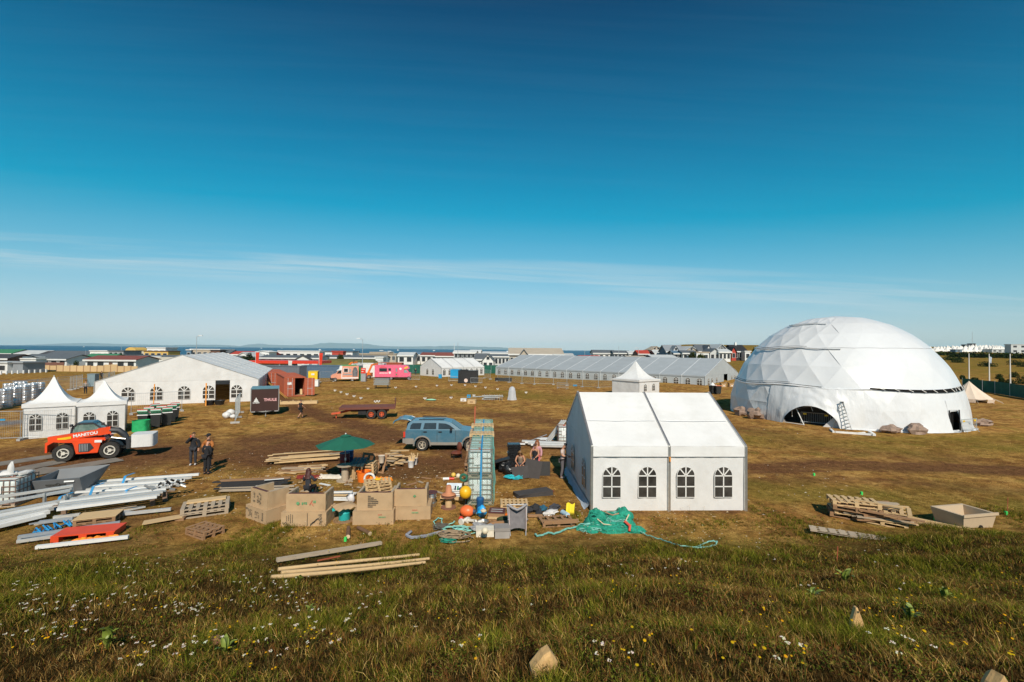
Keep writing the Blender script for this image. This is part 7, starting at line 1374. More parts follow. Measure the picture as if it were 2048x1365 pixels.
def person(label, p, rz, top, legs, hair, H=1.75, skin=SKIN, pose={}, sleeves='long', shorts=False, longhair=False, cap=None, shoes=None, coat=False, head_tilt=0):
    t = T('person', label, 'person', p, rz, None); k = H / 1.76; t.scale = (k, k, k); J = dict(BJ)
    for q in list(J):
        if q.endswith('L'): (x, y, z), r = J[q]; J[q[:-1] + 'R'] = ((-x, y, z), r)
    for q, v in pose.items(): J[q] = (v, J[q][1])
    arm = lambda s: [('chest', 'sh' + s), ('sh' + s, 'el' + s), ('el' + s, 'wr' + s)]; leg = lambda s: [('pelvis', 'hip' + s), ('hip' + s, 'kn' + s), ('kn' + s, 'an' + s), ('an' + s, 'to' + s)]
    body = [('pelvis', 'belly'), ('belly', 'chest'), ('chest', 'neck'), ('neck', 'head0'), ('head0', 'head1')] + arm('L') + arm('R') + leg('L') + leg('R')
    b = skinmesh('body', J, body, skin, t)
    def fat(d, ks): return {q: (v[0], tuple(x + d for x in (v[1] if hasattr(v[1], '__len__') else (v[1], v[1])))) if q in ks else v for q, v in J.items()}
    J2 = fat(.022 if not coat else .04, J.keys()); E = [('belly', 'chest'), ('pelvis', 'belly')]
    for s in 'LR':
        if sleeves == 'none': pass
        else: E += [('chest', 'sh' + s)]
        if sleeves == 'short':
            a = Vector(J['sh' + s][0]).lerp(Vector(J['el' + s][0]), .7); J2['mid' + s] = (tuple(a), (.068, .068)); E += [('sh' + s, 'mid' + s)]
        if sleeves == 'long': E += [('sh' + s, 'el' + s), ('el' + s, 'wr' + s)]
    J2['coll'] = (tuple(Vector(J['chest'][0]).lerp(Vector(J['neck'][0]), .7)), (.085, .075)); E += [('chest', 'coll')]
    skinmesh('jacket' if coat else 'shirt', J2, E, top, t)
    J3 = fat(.018, J.keys()); E = []
    for s in 'LR':
        E += [('pelvis', 'hip' + s), ('hip' + s, 'kn' + s)]
        if not shorts: E += [('kn' + s, 'an' + s)]
    skinmesh('shorts' if shorts else 'trousers', J3, E, legs, t)
    for s in 'LR':
        a, o_ = Vector(J['an' + s][0]), Vector(J['to' + s][0]); d = (o_ - a); d.z = 0; sh = B(); c = a.lerp(o_, .45); sh.ball((0, 0, 0), (.052, .14, .055), 10, 6); o = sh.build('shoe', shoes or BLACK, t, (c.x, c.y, max(.045, c.z - .01)), math.atan2(d.y, d.x) + PI / 2, smooth=60)
        w = Vector(J['wr' + s][0]); e = Vector(J['el' + s][0]); d = (w - e).normalized(); hb = B(); pc = w + d * .06; hb.ball(pc, (.036, .026, .045), 8, 6); sd = d.cross(Vector((0, 1, .3))).normalized()
        for f in range(4): q0 = pc + d * .03 + sd * (.022 - .0145 * f); q1 = q0 + d * (.04, .046, .043, .034)[f] + Vector((0, -.008, 0)); hb.tube([q0, q1, q1 + d * .022 + Vector((0, -.018, 0))], [.0095, .009, .0075], 5)
        tb0 = pc + sd * .03 - d * .015; hb.tube([tb0, tb0 + sd * .025 + d * .02, tb0 + sd * .028 + d * .05], [.011, .010, .008], 5); hb.build('hand', skin, t, smooth=60)
    h0, h1 = Vector(J['head0'][0]), Vector(J['head1'][0]); c = h0.lerp(h1, .55); u = (h1 - h0).normalized()
    fwd = Vector((0, -1, 0)); fwd = (fwd - u * fwd.dot(u)).normalized(); rr = u.cross(fwd)
    f = B(); f.ball(c + fwd * .098 - u * .015, (.013, .016, .02), 6, 5)
    for s in (-1, 1): f.ball(c + rr * (.082 * s) - u * .01, (.012, .02, .03), 6, 5)
    f.build('nose_and_ears', skin, t, smooth=60); f = B()
    for s in (-1, 1): f.ball(c + fwd * .088 + rr * (.032 * s) + u * .018, (.013, .008, .009), 6, 5)
    f.build('eyes', BLACK, t); f = B(); f.ball(c + fwd * .088 - u * .058, (.022, .008, .007), 6, 5); f.build('mouth', M('lips', (.34, .12, .10), .6), t)
    hb = B(); hc = c + u * .035 - fwd * .018
    def hv(uu, vv): a = uu * 2 * PI; tt = vv * (1.75 if longhair else 1.45); q = (rr * math.cos(a) + fwd * math.sin(a)) * math.sin(tt) + u * math.cos(tt); dd = 1 + .10 * nz(q.x * 6, q.y * 6, q.z * 6); lim = q.dot(fwd); return hc + (rr * (q.dot(rr) * .096) + fwd * (lim * (.104 if lim < 0 else .088)) + u * (q.dot(u) * .105)) * dd + u * (.03 if lim > .5 and q.dot(u) < .3 else 0)
    hb.grid(hv, 18, 8)
    if longhair:
        hb.grid(lambda uu, vv: hc - fwd * (.085 + .03 * vv) + rr * ((uu - .5) * (.20 + .06 * vv)) - u * (.02 + .36 * vv) + fwd * (.05 * (2 * abs(uu - .5)) ** 2) + Vector((.012 * nz(uu * 9, vv * 7), .02 * nz(uu * 7, vv * 5), 0)), 10, 8)
        for s in (-1, 1): hb.tube([hc + rr * (.085 * s) + u * .03, hc + rr * (.105 * s) - u * .12 + fwd * .02, hc + rr * (.10 * s) - u * .28 + fwd * .03], [.03, .045, .02], 6)
    hb.build('hair', hair, t, smooth=60)
    if cap: s = B(); s.lathe([(.105, 0), (.10, .05), (.06, .095), (.01, .105)], 14, hc + u * .02); s.box(hc + fwd * .14 + u * .035, (.15, .13, .015)); s.build('cap', cap, t, smooth=50)
    return t
HB = M('hair_brown', (.055, .025, .014), .6, var=.3, vs=20); HG = M('hair_ginger', (.22, .075, .025), .6, var=.3, vs=20); HD = M('hair_dark', (.018, .012, .010), .6, var=.3, vs=20); HBL = M('hair_blond_brown', (.20, .11, .045), .6, var=.3, vs=20)
C = lambda n, c: M('cloth_' + n, c, .88, var=.15, vs=6, bump=.3, bs=16)
BLK = C('black', (.014, .014, .017)); CHR = C('charcoal', (.032, .034, .042)); TAN = C('tan_jacket', (.38, .13, .028)); WSH = M('white_shoe', (.55, .52, .50), .7); LTEE = C('pale_tee', (.56, .46, .42)); GRT = C('grey_trousers', (.12, .11, .12)); PNK = C('pink', (.56, .30, .34)); CORAL = C('coral', (.62, .16, .16)); DKB = C('dark_blue', (.03, .035, .05)); FLW = C('floral', (.30, .22, .16))
person('person in a black puffer jacket raising a red cup beside two others', G(386, 931), R(25), BLK, CHR, HB, 1.80, coat=True, shoes=WSH, pose=dict(elR=(-.30, -.10, 1.22), wrR=(-.08, -.22, 1.52), elL=(.26, .02, 1.14), wrL=(.24, -.04, .92)))
p = G(386, 931); cd = Vector((-.08, -.24, 1.62)); cr_ = rotm(0, 0, R(25)) @ cd; s = B(); s.cyl((0, 0, -.05), (0, 0, .06), .035, .045, n=10); s.thing('red_cup', 'red cup held at the mouth of the person in black', 'cup', REDP, p + cr_)
person('person in black standing with back to the viewer before the tan jacket', G(413, 949), R(170), BLK, BLK, HB, 1.78, pose=dict(elR=(-.24, .0, 1.14), wrR=(-.17, -.16, .98), elL=(.24, .0, 1.14), wrL=(.16, -.18, 1.0), head0=((0, -.05, 1.54)), head1=((0, -.11, 1.64))))
person('person in a tan jacket and black cap facing the viewer', G(416, 938), R(-10), TAN, CHR, HB, 1.86, coat=True, cap=BLK, pose=dict(elL=(.30, -.02, 1.16), wrL=(.10, -.20, 1.06), elR=(-.30, -.02, 1.16), wrR=(-.12, -.20, 1.10)))
person('person in black tee and shorts walking before the containers', G(601, 837), R(140), BLK, BLK, HB, 1.72, SKINT, sleeves='short', shorts=True, pose=dict(knL=(.10, -.20, .52), anL=(.10, -.24, .10), toL=(.11, -.38, .07), knR=(-.10, .02, .50), anR=(-.10, .30, .14), toR=(-.11, .20, .06), elL=(.24, .12, 1.16), wrL=(.24, .06, .94), elR=(-.24, -.08, 1.16), wrR=(-.20, -.26, 1.02)))
p = G(601, 1002) + Vector((.1, .5, 0)); person('person with long dark red hair sitting behind the second burlap seat', p + Vector((0, 0, -.08)), R(175), CHR, BLK, M('hair_auburn', (.055, .014, .010), .55, var=.4, vs=20), 1.66, longhair=True, pose=dict(pelvis=(0, 0, .55), belly=(0, .02, .72), chest=(0, .03, .95), neck=(0, .02, 1.12), head0=(0, 0, 1.21), head1=(0, -.02, 1.33), shL=(.17, .02, 1.05), shR=(-.17, .02, 1.05), elL=(.26, -.05, .82), wrL=(.20, -.28, .86), elR=(-.28, -.05, .82), wrR=(-.24, -.28, .86), hipL=(.09, 0, .53), hipR=(-.09, 0, .53), knL=(.12, -.42, .52), knR=(-.12, -.42, .52), anL=(.12, -.42, .15), anR=(-.12, -.42, .15), toL=(.12, -.56, .11), toR=(-.12, -.56, .11)))
sit = dict(pelvis=(0, .1, .50), belly=(0, .06, .66), chest=(0, -.04, .88), neck=(0, -.11, 1.03), head0=(0, -.17, 1.10), head1=(0, -.25, 1.19), shL=(.17, -.06, .97), shR=(-.17, -.06, .97), elL=(.25, -.20, .72), wrL=(.10, -.42, .58), elR=(-.25, -.20, .72), wrR=(-.10, -.42, .58), hipL=(.10, .08, .48), hipR=(-.10, .08, .48), knL=(.20, -.34, .52), knR=(-.20, -.34, .52), anL=(.20, -.30, .10), anR=(-.20, -.30, .10), toL=(.22, -.44, .05), toR=(-.22, -.44, .05))
pF = G(1041, 951) + Vector((0, .35, 0)); person('woman with wavy hair sitting bent over a dark board', pF, R(-8), FLW, DKB, HBL, 1.70, SKINT, sleeves='none', shorts=True, longhair=True, pose=sit); s = B(); s.bx(-.2, .2, -.18, .2, 0, .42); s.thing('black_seat_box', 'black box under the sitting woman', 'box', BLACK, pF + Vector((0, .1, 0)))
pG = G(1070, 951); person('person in a black sleeveless top holding a dark board upright', pG, R(-20), BLK, DKB, HB, 1.66, SKINT, sleeves='none', pose=dict(elL=(.23, -.12, 1.18), wrL=(.08, -.28, 1.0), elR=(-.26, -.08, 1.16), wrR=(-.14, -.28, .98), head0=(0, -.05, 1.55), head1=(0, -.11, 1.65)))
person('person with ginger hair in pink standing behind the black sleeveless top', G(1074, 946), R(-15), PNK, CORAL, HG, 1.72, sleeves='long', longhair=True, shorts=True)
person('man in a pale tee and grey trousers beside the marquee wall', G(1125, 957), R(70), LTEE, GRT, HD, 1.80, sleeves='short', shoes=M('grey_shoe', (.22, .21, .21), .7), pose=dict(elL=(.22, -.02, 1.16), wrL=(.14, -.26, 1.10), elR=(-.22, -.02, 1.16), wrR=(-.12, -.26, 1.12), head0=(0, -.07, 1.56), head1=(0, -.15, 1.65), anL=(.10, .0, .09), anR=(-.10, .06, .09)))
person('man in a grey top near the steel cabinet', G(171, 788), R(30), C('grey_top', (.24, .22, .20)), BLK, HD, 1.78, sleeves='long'); person('person with a dark backpack on the grass behind the cabinet', G(203, 761), R(200), BLK, BLK, HD, 1.75, SKINT); person('dark dressed person crouching near the white marquee eave', G(218, 760), R(160), CHR, BLK, HD, 1.5); person('person in dark clothes left of the party tent on the track', G(805, 731) if False else D(831, 750, 112) * 1 + Vector((0, 0, -D(831, 750, 112).z)), R(30), BLK, DKB, HD, 1.7)
# the driver sits in the telehandler's cab
a_ = R(27); c_ = G(126, 925) + Vector((.82 * math.cos(a_) - 1.0 * math.sin(a_), .82 * math.sin(a_) + 1.0 * math.cos(a_), .78)) * .93; sd_ = dict(sit); sd_.update(chest=(0, .06, .90), neck=(0, .05, 1.05), head0=(0, .04, 1.13), head1=(0, .03, 1.24), shL=(.17, .06, .99), shR=(-.17, .06, .99)); person('driver in dark clothes sitting in the telehandler cab', c_, R(117), CHR, BLK, HD, 1.6, pose=sd_)
# boards held by the three workers
FO = M('foam_dark', (.055, .050, .050), .85, var=.15)
s = B(); s.bx(-.42, .42, -.012, .012, 0, .62); s.thing('dark_board', 'dark board held on the ground by the sitting woman', 'board', FO, G(1042, 958), rot=(R(-24), R(-9), R(-4)))
s = B(); s.bx(-.42, .42, -.012, .012, 0, .92); s.thing('dark_board', 'dark board held upright by the person in black', 'board', FO, G(1062, 957), rot=(R(-10), R(9), R(-12)))
s = B(); s.bx(-.40, .40, -.012, .012, 0, .72); s.thing('dark_board', 'dark board standing right of the black sleeveless top', 'board', BLACK, G(1085, 952), rot=(R(-12), R(3), R(8)))
# ================================================================== THE TOWN BEHIND
WC = dict(white=(.66, .66, .64), cream=(.60, .54, .42), grey=(.24, .26, .28), dark=(.055, .055, .06), yellow=(.62, .40, .10), brown=(.12, .06, .04), beige=(.42, .36, .28), red=(.42, .05, .03), blue=(.10, .17, .24), green=(.04, .18, .09), pale=(.48, .50, .50), slate=(.10, .115, .13), tan=(.40, .33, .25), rustroof=(.20, .06, .045), black=(.018, .018, .02), brick=(.16, .07, .05))
def cm(c): return M('town_' + c, WC[c], .75, var=.10, vs=.6)
WGL = M('town_window', (.03, .036, .042), .15, var=.4, vs=1, spec=.6)
def house(label, x0, x1, ye, yr, yy, kind, wall, roof, nw=3, dep=8.0, rz=0, door=False, wz=None, ch=False, trim='white', rows=1, name='house', cat='house', gablewin=0):
    a, b = D(x0, ye, yy), D(x1, ye, yy); w = b.x - a.x; g = min(height(a.x, yy), height(b.x, yy)) - .3; ez = max(1.9, (a.z + b.z) / 2 - g)
    ry = yy + (dep / 2 if kind == 'e' else 0); rzv = max(ez + .2, D((x0 + x1) / 2, yr, ry).z - g)
    t = T(name, label, cat, (a.x, yy, g), R(rz)); WM, RM, TM = cm(wall), cm(roof), cm(trim)
    if kind == 'e':
        s = B(); s.prism([(0, 0), (0, ez), (dep / 2, rzv - .15), (dep, ez), (dep, 0)], 0, w, 'yz'); s.build('wall', WM, t); s = B()
        for y0_, y1_ in ((-.5, dep / 2), (dep + .5, dep / 2)):
            k = .5 * (rzv - ez) / (dep / 2); q = [(-.4, y0_, ez - k), (w + .4, y0_, ez - k), (w + .4, y1_, rzv), (-.4, y1_, rzv)]; s.add(q + [(x, y, z + .16) for x, y, z in q], CF)
        s.build('roof', RM, t); B().bx(-.4, w + .4, -.53, -.502, ez - .42, ez + .02).build('fascia', TM, t)
    elif kind == 'g':
        s = B(); s.prism([(0, 0), (0, ez), (w / 2, rzv), (w, ez), (w, 0)], 0, dep); s.build('wall', WM, t); s = B()
        for xa in (-.4, w + .4):
            k = .4 * (rzv - ez) / (w / 2); q = [(xa, -.4, ez - k), (w / 2, -.4, rzv), (w / 2, dep + .4, rzv), (xa, dep + .4, ez - k)]; s.add(q + [(x, y, z + .2) for x, y, z in q], CF)
        s.build('roof', RM, t)
        for k in range(gablewin): x = w / 2 + (k - (gablewin - 1) / 2) * 1.6; wd = B().bx(x - .55, x + .55, -.06, -.003, ez + .1, ez + 1.2).build('window', TM, t); B().bx(x - .45, x + .45, -.08, -.062, ez + .2, ez + 1.1).build('pane', WGL, wd)
    else:
        B().bx(0, w, 0, dep, 0, ez).build('wall', WM, t); B().bx(-.25, w + .25, -.25, dep + .25, ez + .002, ez + .35).build('roof', RM, t)
    H1 = ez / rows
    for r_ in range(rows):
        for k in range(nw):
            x = w * (k + .5) / nw; ww = min(1.0, w / nw * .3); z0 = H1 * r_ + H1 * .38
            if door and r_ == 0 and k == nw // 2: d_ = B().bx(x - .5, x + .5, -.05, -.003, 0, min(2.1, ez * .85)).build('door', cm('brown'), t); B().box((x + .35, -.07, 1.0), (.12, .03, .06)).build('handle', STEEL, d_); continue
            wd = B().bx(x - ww - .08, x + ww + .08, -.05, -.003, z0 - .08, z0 + H1 * .42 + .08).build('window', TM, t); B().bx(x - ww, x + ww, -.07, -.052, z0, z0 + H1 * .42).build('pane', WGL, wd)
    if ch: B().box((w * .55, dep * .5, rzv + .4), (.7, .7, 1.4)).build('chimney', cm('white' if wall != 'white' else 'brick'), t)
    return t
H = house
# left quarter
H('barn with a dark green roof at the left picture edge', -60, 23, 707, 699, 260, 'e', 'pale', 'green', 2, 14)
H('brown house with a dark roof at the left picture edge', -70, 16, 717, 709, 128, 'e', 'brown', 'dark', 3); H('low white garage beside the brown house at left', 15, 45, 716, 715, 132, 'f', 'white', 'white', 2, 6, door=True)
H('grey shed with a white front at the left picture edge', -30, 15, 727, 726, 104, 'f', 'white', 'pale', 2, 5); H('grey container shed behind the white post row', 16, 46, 727, 726.5, 105, 'f', 'grey', 'grey', 0, 5, name='shed', cat='shed')
H('long white house with a slate blue roof at left', 33, 141, 718, 709.5, 140, 'e', 'white', 'slate', 6, 9, rz=-4); H('white glazed porch before the slate blue roof', 30, 72, 719, 718, 131, 'f', 'white', 'white', 6, 3, name='porch', cat='porch')
H('wide grey roofed hall far behind at left', 30, 82, 708, 701.5, 215, 'e', 'pale', 'pale', 3, 12); H('red fronted low house far behind at left', 80, 112, 709, 703, 205, 'e', 'red', 'dark', 2); H('long dark brown roofed row at left', 92, 176, 710, 702.5, 195, 'e', 'brown', 'slate', 5, 10)
H('white flat roofed house with a grey neighbour at left', 180, 218, 703, 701.5, 185, 'f', 'white', 'white', 3, 7, rows=1); H('grey block house right of the white flat roofed one', 217, 247, 703, 700.5, 184, 'f', 'grey', 'slate', 3, 9, rows=2)
H('cottage with a bright green roof at left', 161, 217, 718, 708.5, 156, 'e', 'cream', 'green', 2, 9); H('white bungalow with a brown roof behind the board fence', 171, 268, 720, 712.5, 128, 'e', 'white', 'rustroof', 5, 9, rz=3, door=True); H('low white shed behind the brown roofed bungalow', 148, 170, 714, 711, 165, 'e', 'white', 'brown', 2)
H('low white garage left of the wide marquee peak', 278, 306, 719, 713, 150, 'e', 'white', 'pale', 2, 7); H('white garage with a light roof above the marquee slope', 296, 336, 721, 715.5, 145, 'e', 'white', 'cream', 2, 7); H('long grey roofed row left of the marquee peak', 270, 350, 714.5, 711, 175, 'e', 'pale', 'slate', 6, 8)
# round topped yellow house
t = H('pale house under a rounded yellow gable', 248, 290, 704, 703.5, 225, 'f', 'cream', 'cream', 3, 8); a = D(250, 703, 224.4); b = D(272, 703, 224.4); w = b.x - a.x; o = t.location; zt = D(261, 695, 224.4).z; s = B(); s.prism([(a.x - o.x + w / 2 + w / 2 * math.cos(R(q)), a.z - o.z + (zt - a.z) * math.sin(R(q))) for q in range(0, 181, 15)], -.6, 7); s.build('rounded_gable', cm('yellow'), t)
H('white modern house with a stepped upper floor', 294, 331, 696.5, 695.5, 222, 'f', 'white', 'white', 3, 8); H('yellow and brown house below the white modern one', 288, 336, 703.5, 702, 218, 'f', 'yellow', 'brown', 4, 8)
H('beige school block with a blue end behind the marquee peak', 381, 440, 700, 698.5, 200, 'f', 'tan', 'white', 5, 10, rows=1); H('white and blue end of the school block', 373, 382, 701, 699, 199, 'f', 'blue', 'white', 1, 9); H('dark brown wing of the school block', 421, 440, 701.5, 700.5, 197, 'f', 'brown', 'dark', 2, 4); H('dark roofed house right of the school block', 440, 458, 707, 701, 202, 'e', 'grey', 'slate', 1)
H('white cottage with a grey roof beside the pine', 472, 501, 713.5, 705.5, 175, 'g', 'white', 'pale', 2, 10); H('cream low house with a red roof behind the pine', 462, 498, 709, 703.5, 190, 'e', 'cream', 'red', 2); H('red roofed house behind the white gable with four windows', 496, 541, 710, 704, 192, 'e', 'red', 'red', 2); H('white gabled house front with four windows before the red roof', 513, 538, 704.5, 702.5, 186, 'g', 'white', 'white', 4, 6)
H('white tower-like building with a slanting roof', 556, 639, 703.5, 702, 200, 'f', 'white', 'white', 6, 12); H('low grey roofed row behind the fuel station', 520, 640, 716, 711.5, 160, 'e', 'pale', 'slate', 8, 9); H('white gabled house over the fuel station', 594, 618, 718, 712, 158, 'g', 'white', 'dark', 2, 6); H('pale house left of the fuel station', 430, 470, 720, 712.5, 152, 'e', 'pale', 'slate', 3, 9)
# fuel station
p = D(492, 727, 124); q = D(637, 727, 124); fs = T('fuel_station', 'fuel station with a long red canopy edge', 'station', (p.x, 124, 0), 0); w = q.x - p.x; z0 = p.z
B().bx(0, w, 0, 9, z0, z0 + .75).build('canopy', REDP, fs); B().bx(.5, w * .5, 3, 8.9, 0, z0 - .02).build('shop_wall', cm('white'), fs)
for k in range(5): wd = B().bx(1 + k * 2.0, 2.4 + k * 2.0, 2.93, 2.99, .5, z0 - .5).build('window', cm('grey'), fs); B().bx(1.1 + k * 2.0, 2.3 + k * 2.0, 2.90, 2.928, .6, z0 - .6).build('pane', WGL, wd)
for x in (.3, w * .45, w * .62, w - .3): B().cyl((x, .5, 0), (x, .5, z0 - .01), .15, n=8).build('column', cm('white'), fs)
for i, (x, lb) in enumerate(((511, 'red and white feather banner at the fuel station left end'), (638, 'red feather banner at the fuel station right end'), (577, 'white price banner under the fuel station canopy'))):
    p = D(x, 730, 120); t = T('banner', lb, 'banner', (p.x, 120, 0), 0, 'fuel station banners'); B().cyl((0, 0, 0), (0, 0, 5.2 if i < 2 else 3.2), .05, n=6).build('pole', cm('white'), t); s = B(); s.grid(lambda u, v: (.06 + .95 * u * (.6 + .4 * v), .08 * math.sin(v * 5), (1.6 if i < 2 else .5) + (3.5 if i < 2 else 2.5) * v), 3, 6); s.build('cloth', REDP if i < 2 else cm('white'), t)
def parked(label, px_, yy, col, rz=0, g=None):
    p = D(px_, 730, yy); z = height(p.x, yy); t = T('parked_car', label, 'car', (p.x, yy, z), R(rz), 'cars parked in the town'); m_ = M('carpaint_' + col, WC[col], .3, var=.05, spec=.6)
    s = B(); s.prism([(0, .3), (0, .75), (.3, .85), (.9, .9), (3.0, .9), (3.9, .8), (4.1, .6), (4.1, .3)], 0, 1.7); s.build('body', m_, t); s = B(); s.prism([(.5, .9), (.9, 1.42), (2.4, 1.45), (3.1, .9)], .12, 1.58); s.build('cabin', WGL, t); s = B(); s.prism([(.9, 1.40), (2.4, 1.43), (2.4, 1.48), (.9, 1.47)], .14, 1.56); s.build('roof', m_, t)
    for x in (.8, 3.2): B().cyl((x, -.02, .32), (x, .2, .32), .32, n=10).build('wheel', RUBBER, t); B().cyl((x, 1.5, .32), (x, 1.72, .32), .32, n=10).build('wheel', RUBBER, t)
for a in ((567, 122, 'dark', 'dark car under the middle of the fuel station canopy'), (585, 121, 'dark', 'dark car right of the price banner'), (604, 121, 'slate', 'slate coloured car near the right end of the canopy'), (286, 140, 'pale', 'pale car by the white garages at left'), (298, 139, 'beige', 'beige car right of the pale car'), (997, 126, 'white', 'white pickup parked left of the hall tent'), (1392, 96, 'white', 'white car roof showing behind the hall tent ridge'), (1508, 170, 'red', 'red car on the hill road by the black house'), (48, 126, 'white', 'white car by the glazed porch')): parked(a[3], a[0], a[1], a[2], 3)
# centre
H('white house with a red upper floor', 650, 705, 704.5, 702.5, 185, 'f', 'white', 'slate', 4, 8); H('red walled attic on the white house', 664, 686, 704, 702, 182, 'f', 'red', 'red', 0, 3, name='attic', cat='house'); H('low slate row with white wall before the red attic', 640, 766, 715.5, 711.5, 168, 'e', 'white', 'slate', 8, 9); H('white windowless shed end behind the grass bank', 751, 766, 716, 715, 150, 'f', 'white', 'white', 0, 5, name='shed', cat='shed')
H('long beige store building with dark windows', 700, 792, 709, 707.5, 205, 'f', 'beige', 'tan', 10, 12); H('tan upper block on the long beige store', 740, 778, 706, 704.8, 210, 'f', 'tan', 'tan', 3, 8); H('white house with a grey roof and gable right of the store', 796, 826, 711, 705.5, 180, 'e', 'white', 'pale', 2, 8)
H('pale teal roofed house at the middle', 824, 842, 709.5, 704.5, 190, 'e', 'white', 'blue', 2); H('red brown roofed house in the middle row', 842, 874, 711, 706, 186, 'e', 'white', 'rustroof', 3); H('white house with a dark roof left of the big grey house', 872, 910, 712.5, 706, 178, 'e', 'white', 'rustroof', 4)
H('big dark grey two storey house with a pale roof', 908, 951, 705.5, 702, 160, 'e', 'slate', 'white', 5, 9, rows=2); H('white wing right of the big dark grey house', 940, 960, 705, 701, 172, 'e', 'white', 'white', 1, 8)
H('white house with a steep dark gambrel roof', 951, 972, 719, 708, 140, 'e', 'white', 'slate', 2, 8); H('white gable end of the gambrel house', 965, 987, 721, 709, 137, 'g', 'white', 'slate', 2, 8, gablewin=1); H('pale green grey school wing right of the gambrel house', 982, 1018, 713, 709.5, 165, 'e', 'pale', 'slate', 5, 9); H('row of pale houses far behind the gambrel roof', 960, 1016, 707, 704, 240, 'e', 'white', 'pale', 6, 9)
H('large beige hip roofed building behind the hall tent', 1019, 1126, 708.5, 697.5, 135, 'e', 'beige', 'beige', 11, 15, rows=1, ch=False); H('gabled dormer front on the large beige building', 1041, 1055, 709, 700, 133, 'g', 'beige', 'slate', 1, 4, name='dormer', cat='house'); H('low grey roof right of the large beige building', 1126, 1146, 712, 708, 140, 'e', 'pale', 'pale', 2, 7); H('white low wall house right of the beige building', 1108, 1127, 711.5, 710, 133, 'f', 'white', 'pale', 2, 5)
# hill on the right
H('slate roofed bungalow left on the hill', 1187, 1230, 706.5, 701, 210, 'e', 'white', 'slate', 4, 8); H('long grey roofed bungalow on the hill', 1228, 1260, 706.5, 702, 205, 'e', 'grey', 'slate', 4, 8); H('white garage beside the long grey bungalow', 1258, 1276, 707, 703, 203, 'e', 'white', 'pale', 1, 7); H('brown timber house with a red roof on the hill', 1277, 1299, 708, 701.5, 195, 'e', 'brick', 'red', 3, 8)
H('beige gabled house farther up the hill', 1301, 1325, 700, 693.5, 215, 'g', 'tan', 'tan', 3, 8, gablewin=2); H('brown bungalow with a pale roof on the hill', 1310, 1337, 707.5, 701, 190, 'e', 'brick', 'pale', 3, 8); H('grey steep roofed house with a blue end on the hill', 1333, 1368, 703.5, 691, 180, 'e', 'blue', 'grey', 2, 9); H('white gable of the grey steep roofed house', 1346, 1358, 702, 692.5, 177, 'g', 'white', 'grey', 1, 4, gablewin=1)
H('low teal roofed annex in front on the hill', 1348, 1366, 707, 702.5, 170, 'e', 'slate', 'blue', 2, 7); H('low white house with a flat roof on the hill', 1366, 1393, 706.5, 702, 168, 'e', 'white', 'slate', 3, 7); H('light roofed chalet with a brown gable on the hill', 1371, 1395, 701.5, 693.5, 178, 'g', 'tan', 'pale', 2, 9, gablewin=1); H('dark roofed house with a white steep gable', 1398, 1423, 703, 691, 176, 'e', 'white', 'slate', 2, 9); H('white steep gable front with a dark trim', 1411, 1424, 703, 691.5, 174, 'g', 'white', 'slate', 1, 5, gablewin=1)
H('white flat house with dark red fence below the gables', 1393, 1418, 706, 704.5, 160, 'f', 'white', 'tan', 2, 6); H('light roofed house with a black gable top', 1432, 1455, 701, 689.5, 172, 'g', 'slate', 'pale', 2, 9, gablewin=1); H('pale porch house before the black gable', 1420, 1440, 705.5, 698, 164, 'g', 'pale', 'slate', 2, 7); H('white veranda house with a light roof', 1438, 1461, 704, 699, 163, 'e', 'white', 'pale', 3, 7)
H('black timber house with a white chimney on the hill', 1468, 1494, 703, 691, 175, 'e', 'black', 'black', 3, 9, ch=True); H('red walled wing of the black house', 1463, 1472, 703, 695, 174, 'g', 'red', 'black', 1, 5); H('low white annex right of the black house', 1490, 1501, 704, 702.5, 172, 'f', 'white', 'white', 1, 5)
H('dark gabled roof peeping over the hall tent ridge', 1306, 1352, 716, 711, 125, 'e', 'dark', 'pale', 3, 8); H('pale low roof behind the hall tent ridge', 1258, 1292, 716, 713, 128, 'e', 'tan', 'beige', 2, 8); H('low red roof just above the hall tent ridge', 1162, 1200, 714, 712, 135, 'e', 'red', 'red', 2, 8)
# far right hill
H('pale green apartment block at the right picture edge', 2022, 2075, 690, 688.5, 300, 'f', 'pale', 'pale', 4, 5, rows=2, rz=-12); H('long pale blue barrack before the hill tents', 1984, 2016, 699.5, 698.5, 322, 'f', 'pale', 'pale', 3, 6); H('small bright blue hut among the hill tents', 1911, 1924, 702.5, 701.5, 322, 'f', 'blue', 'blue', 1, 4, name='hut', cat='hut'); H('dark service hut on the hill crest', 1944, 1951, 688, 687.5, 470, 'f', 'dark', 'dark', 0, 5, name='hut', cat='hut'); H('low blue grey hut on the hill crest', 1932, 1945, 690, 689.5, 470, 'f', 'slate', 'slate', 0, 5, name='hut', cat='hut')
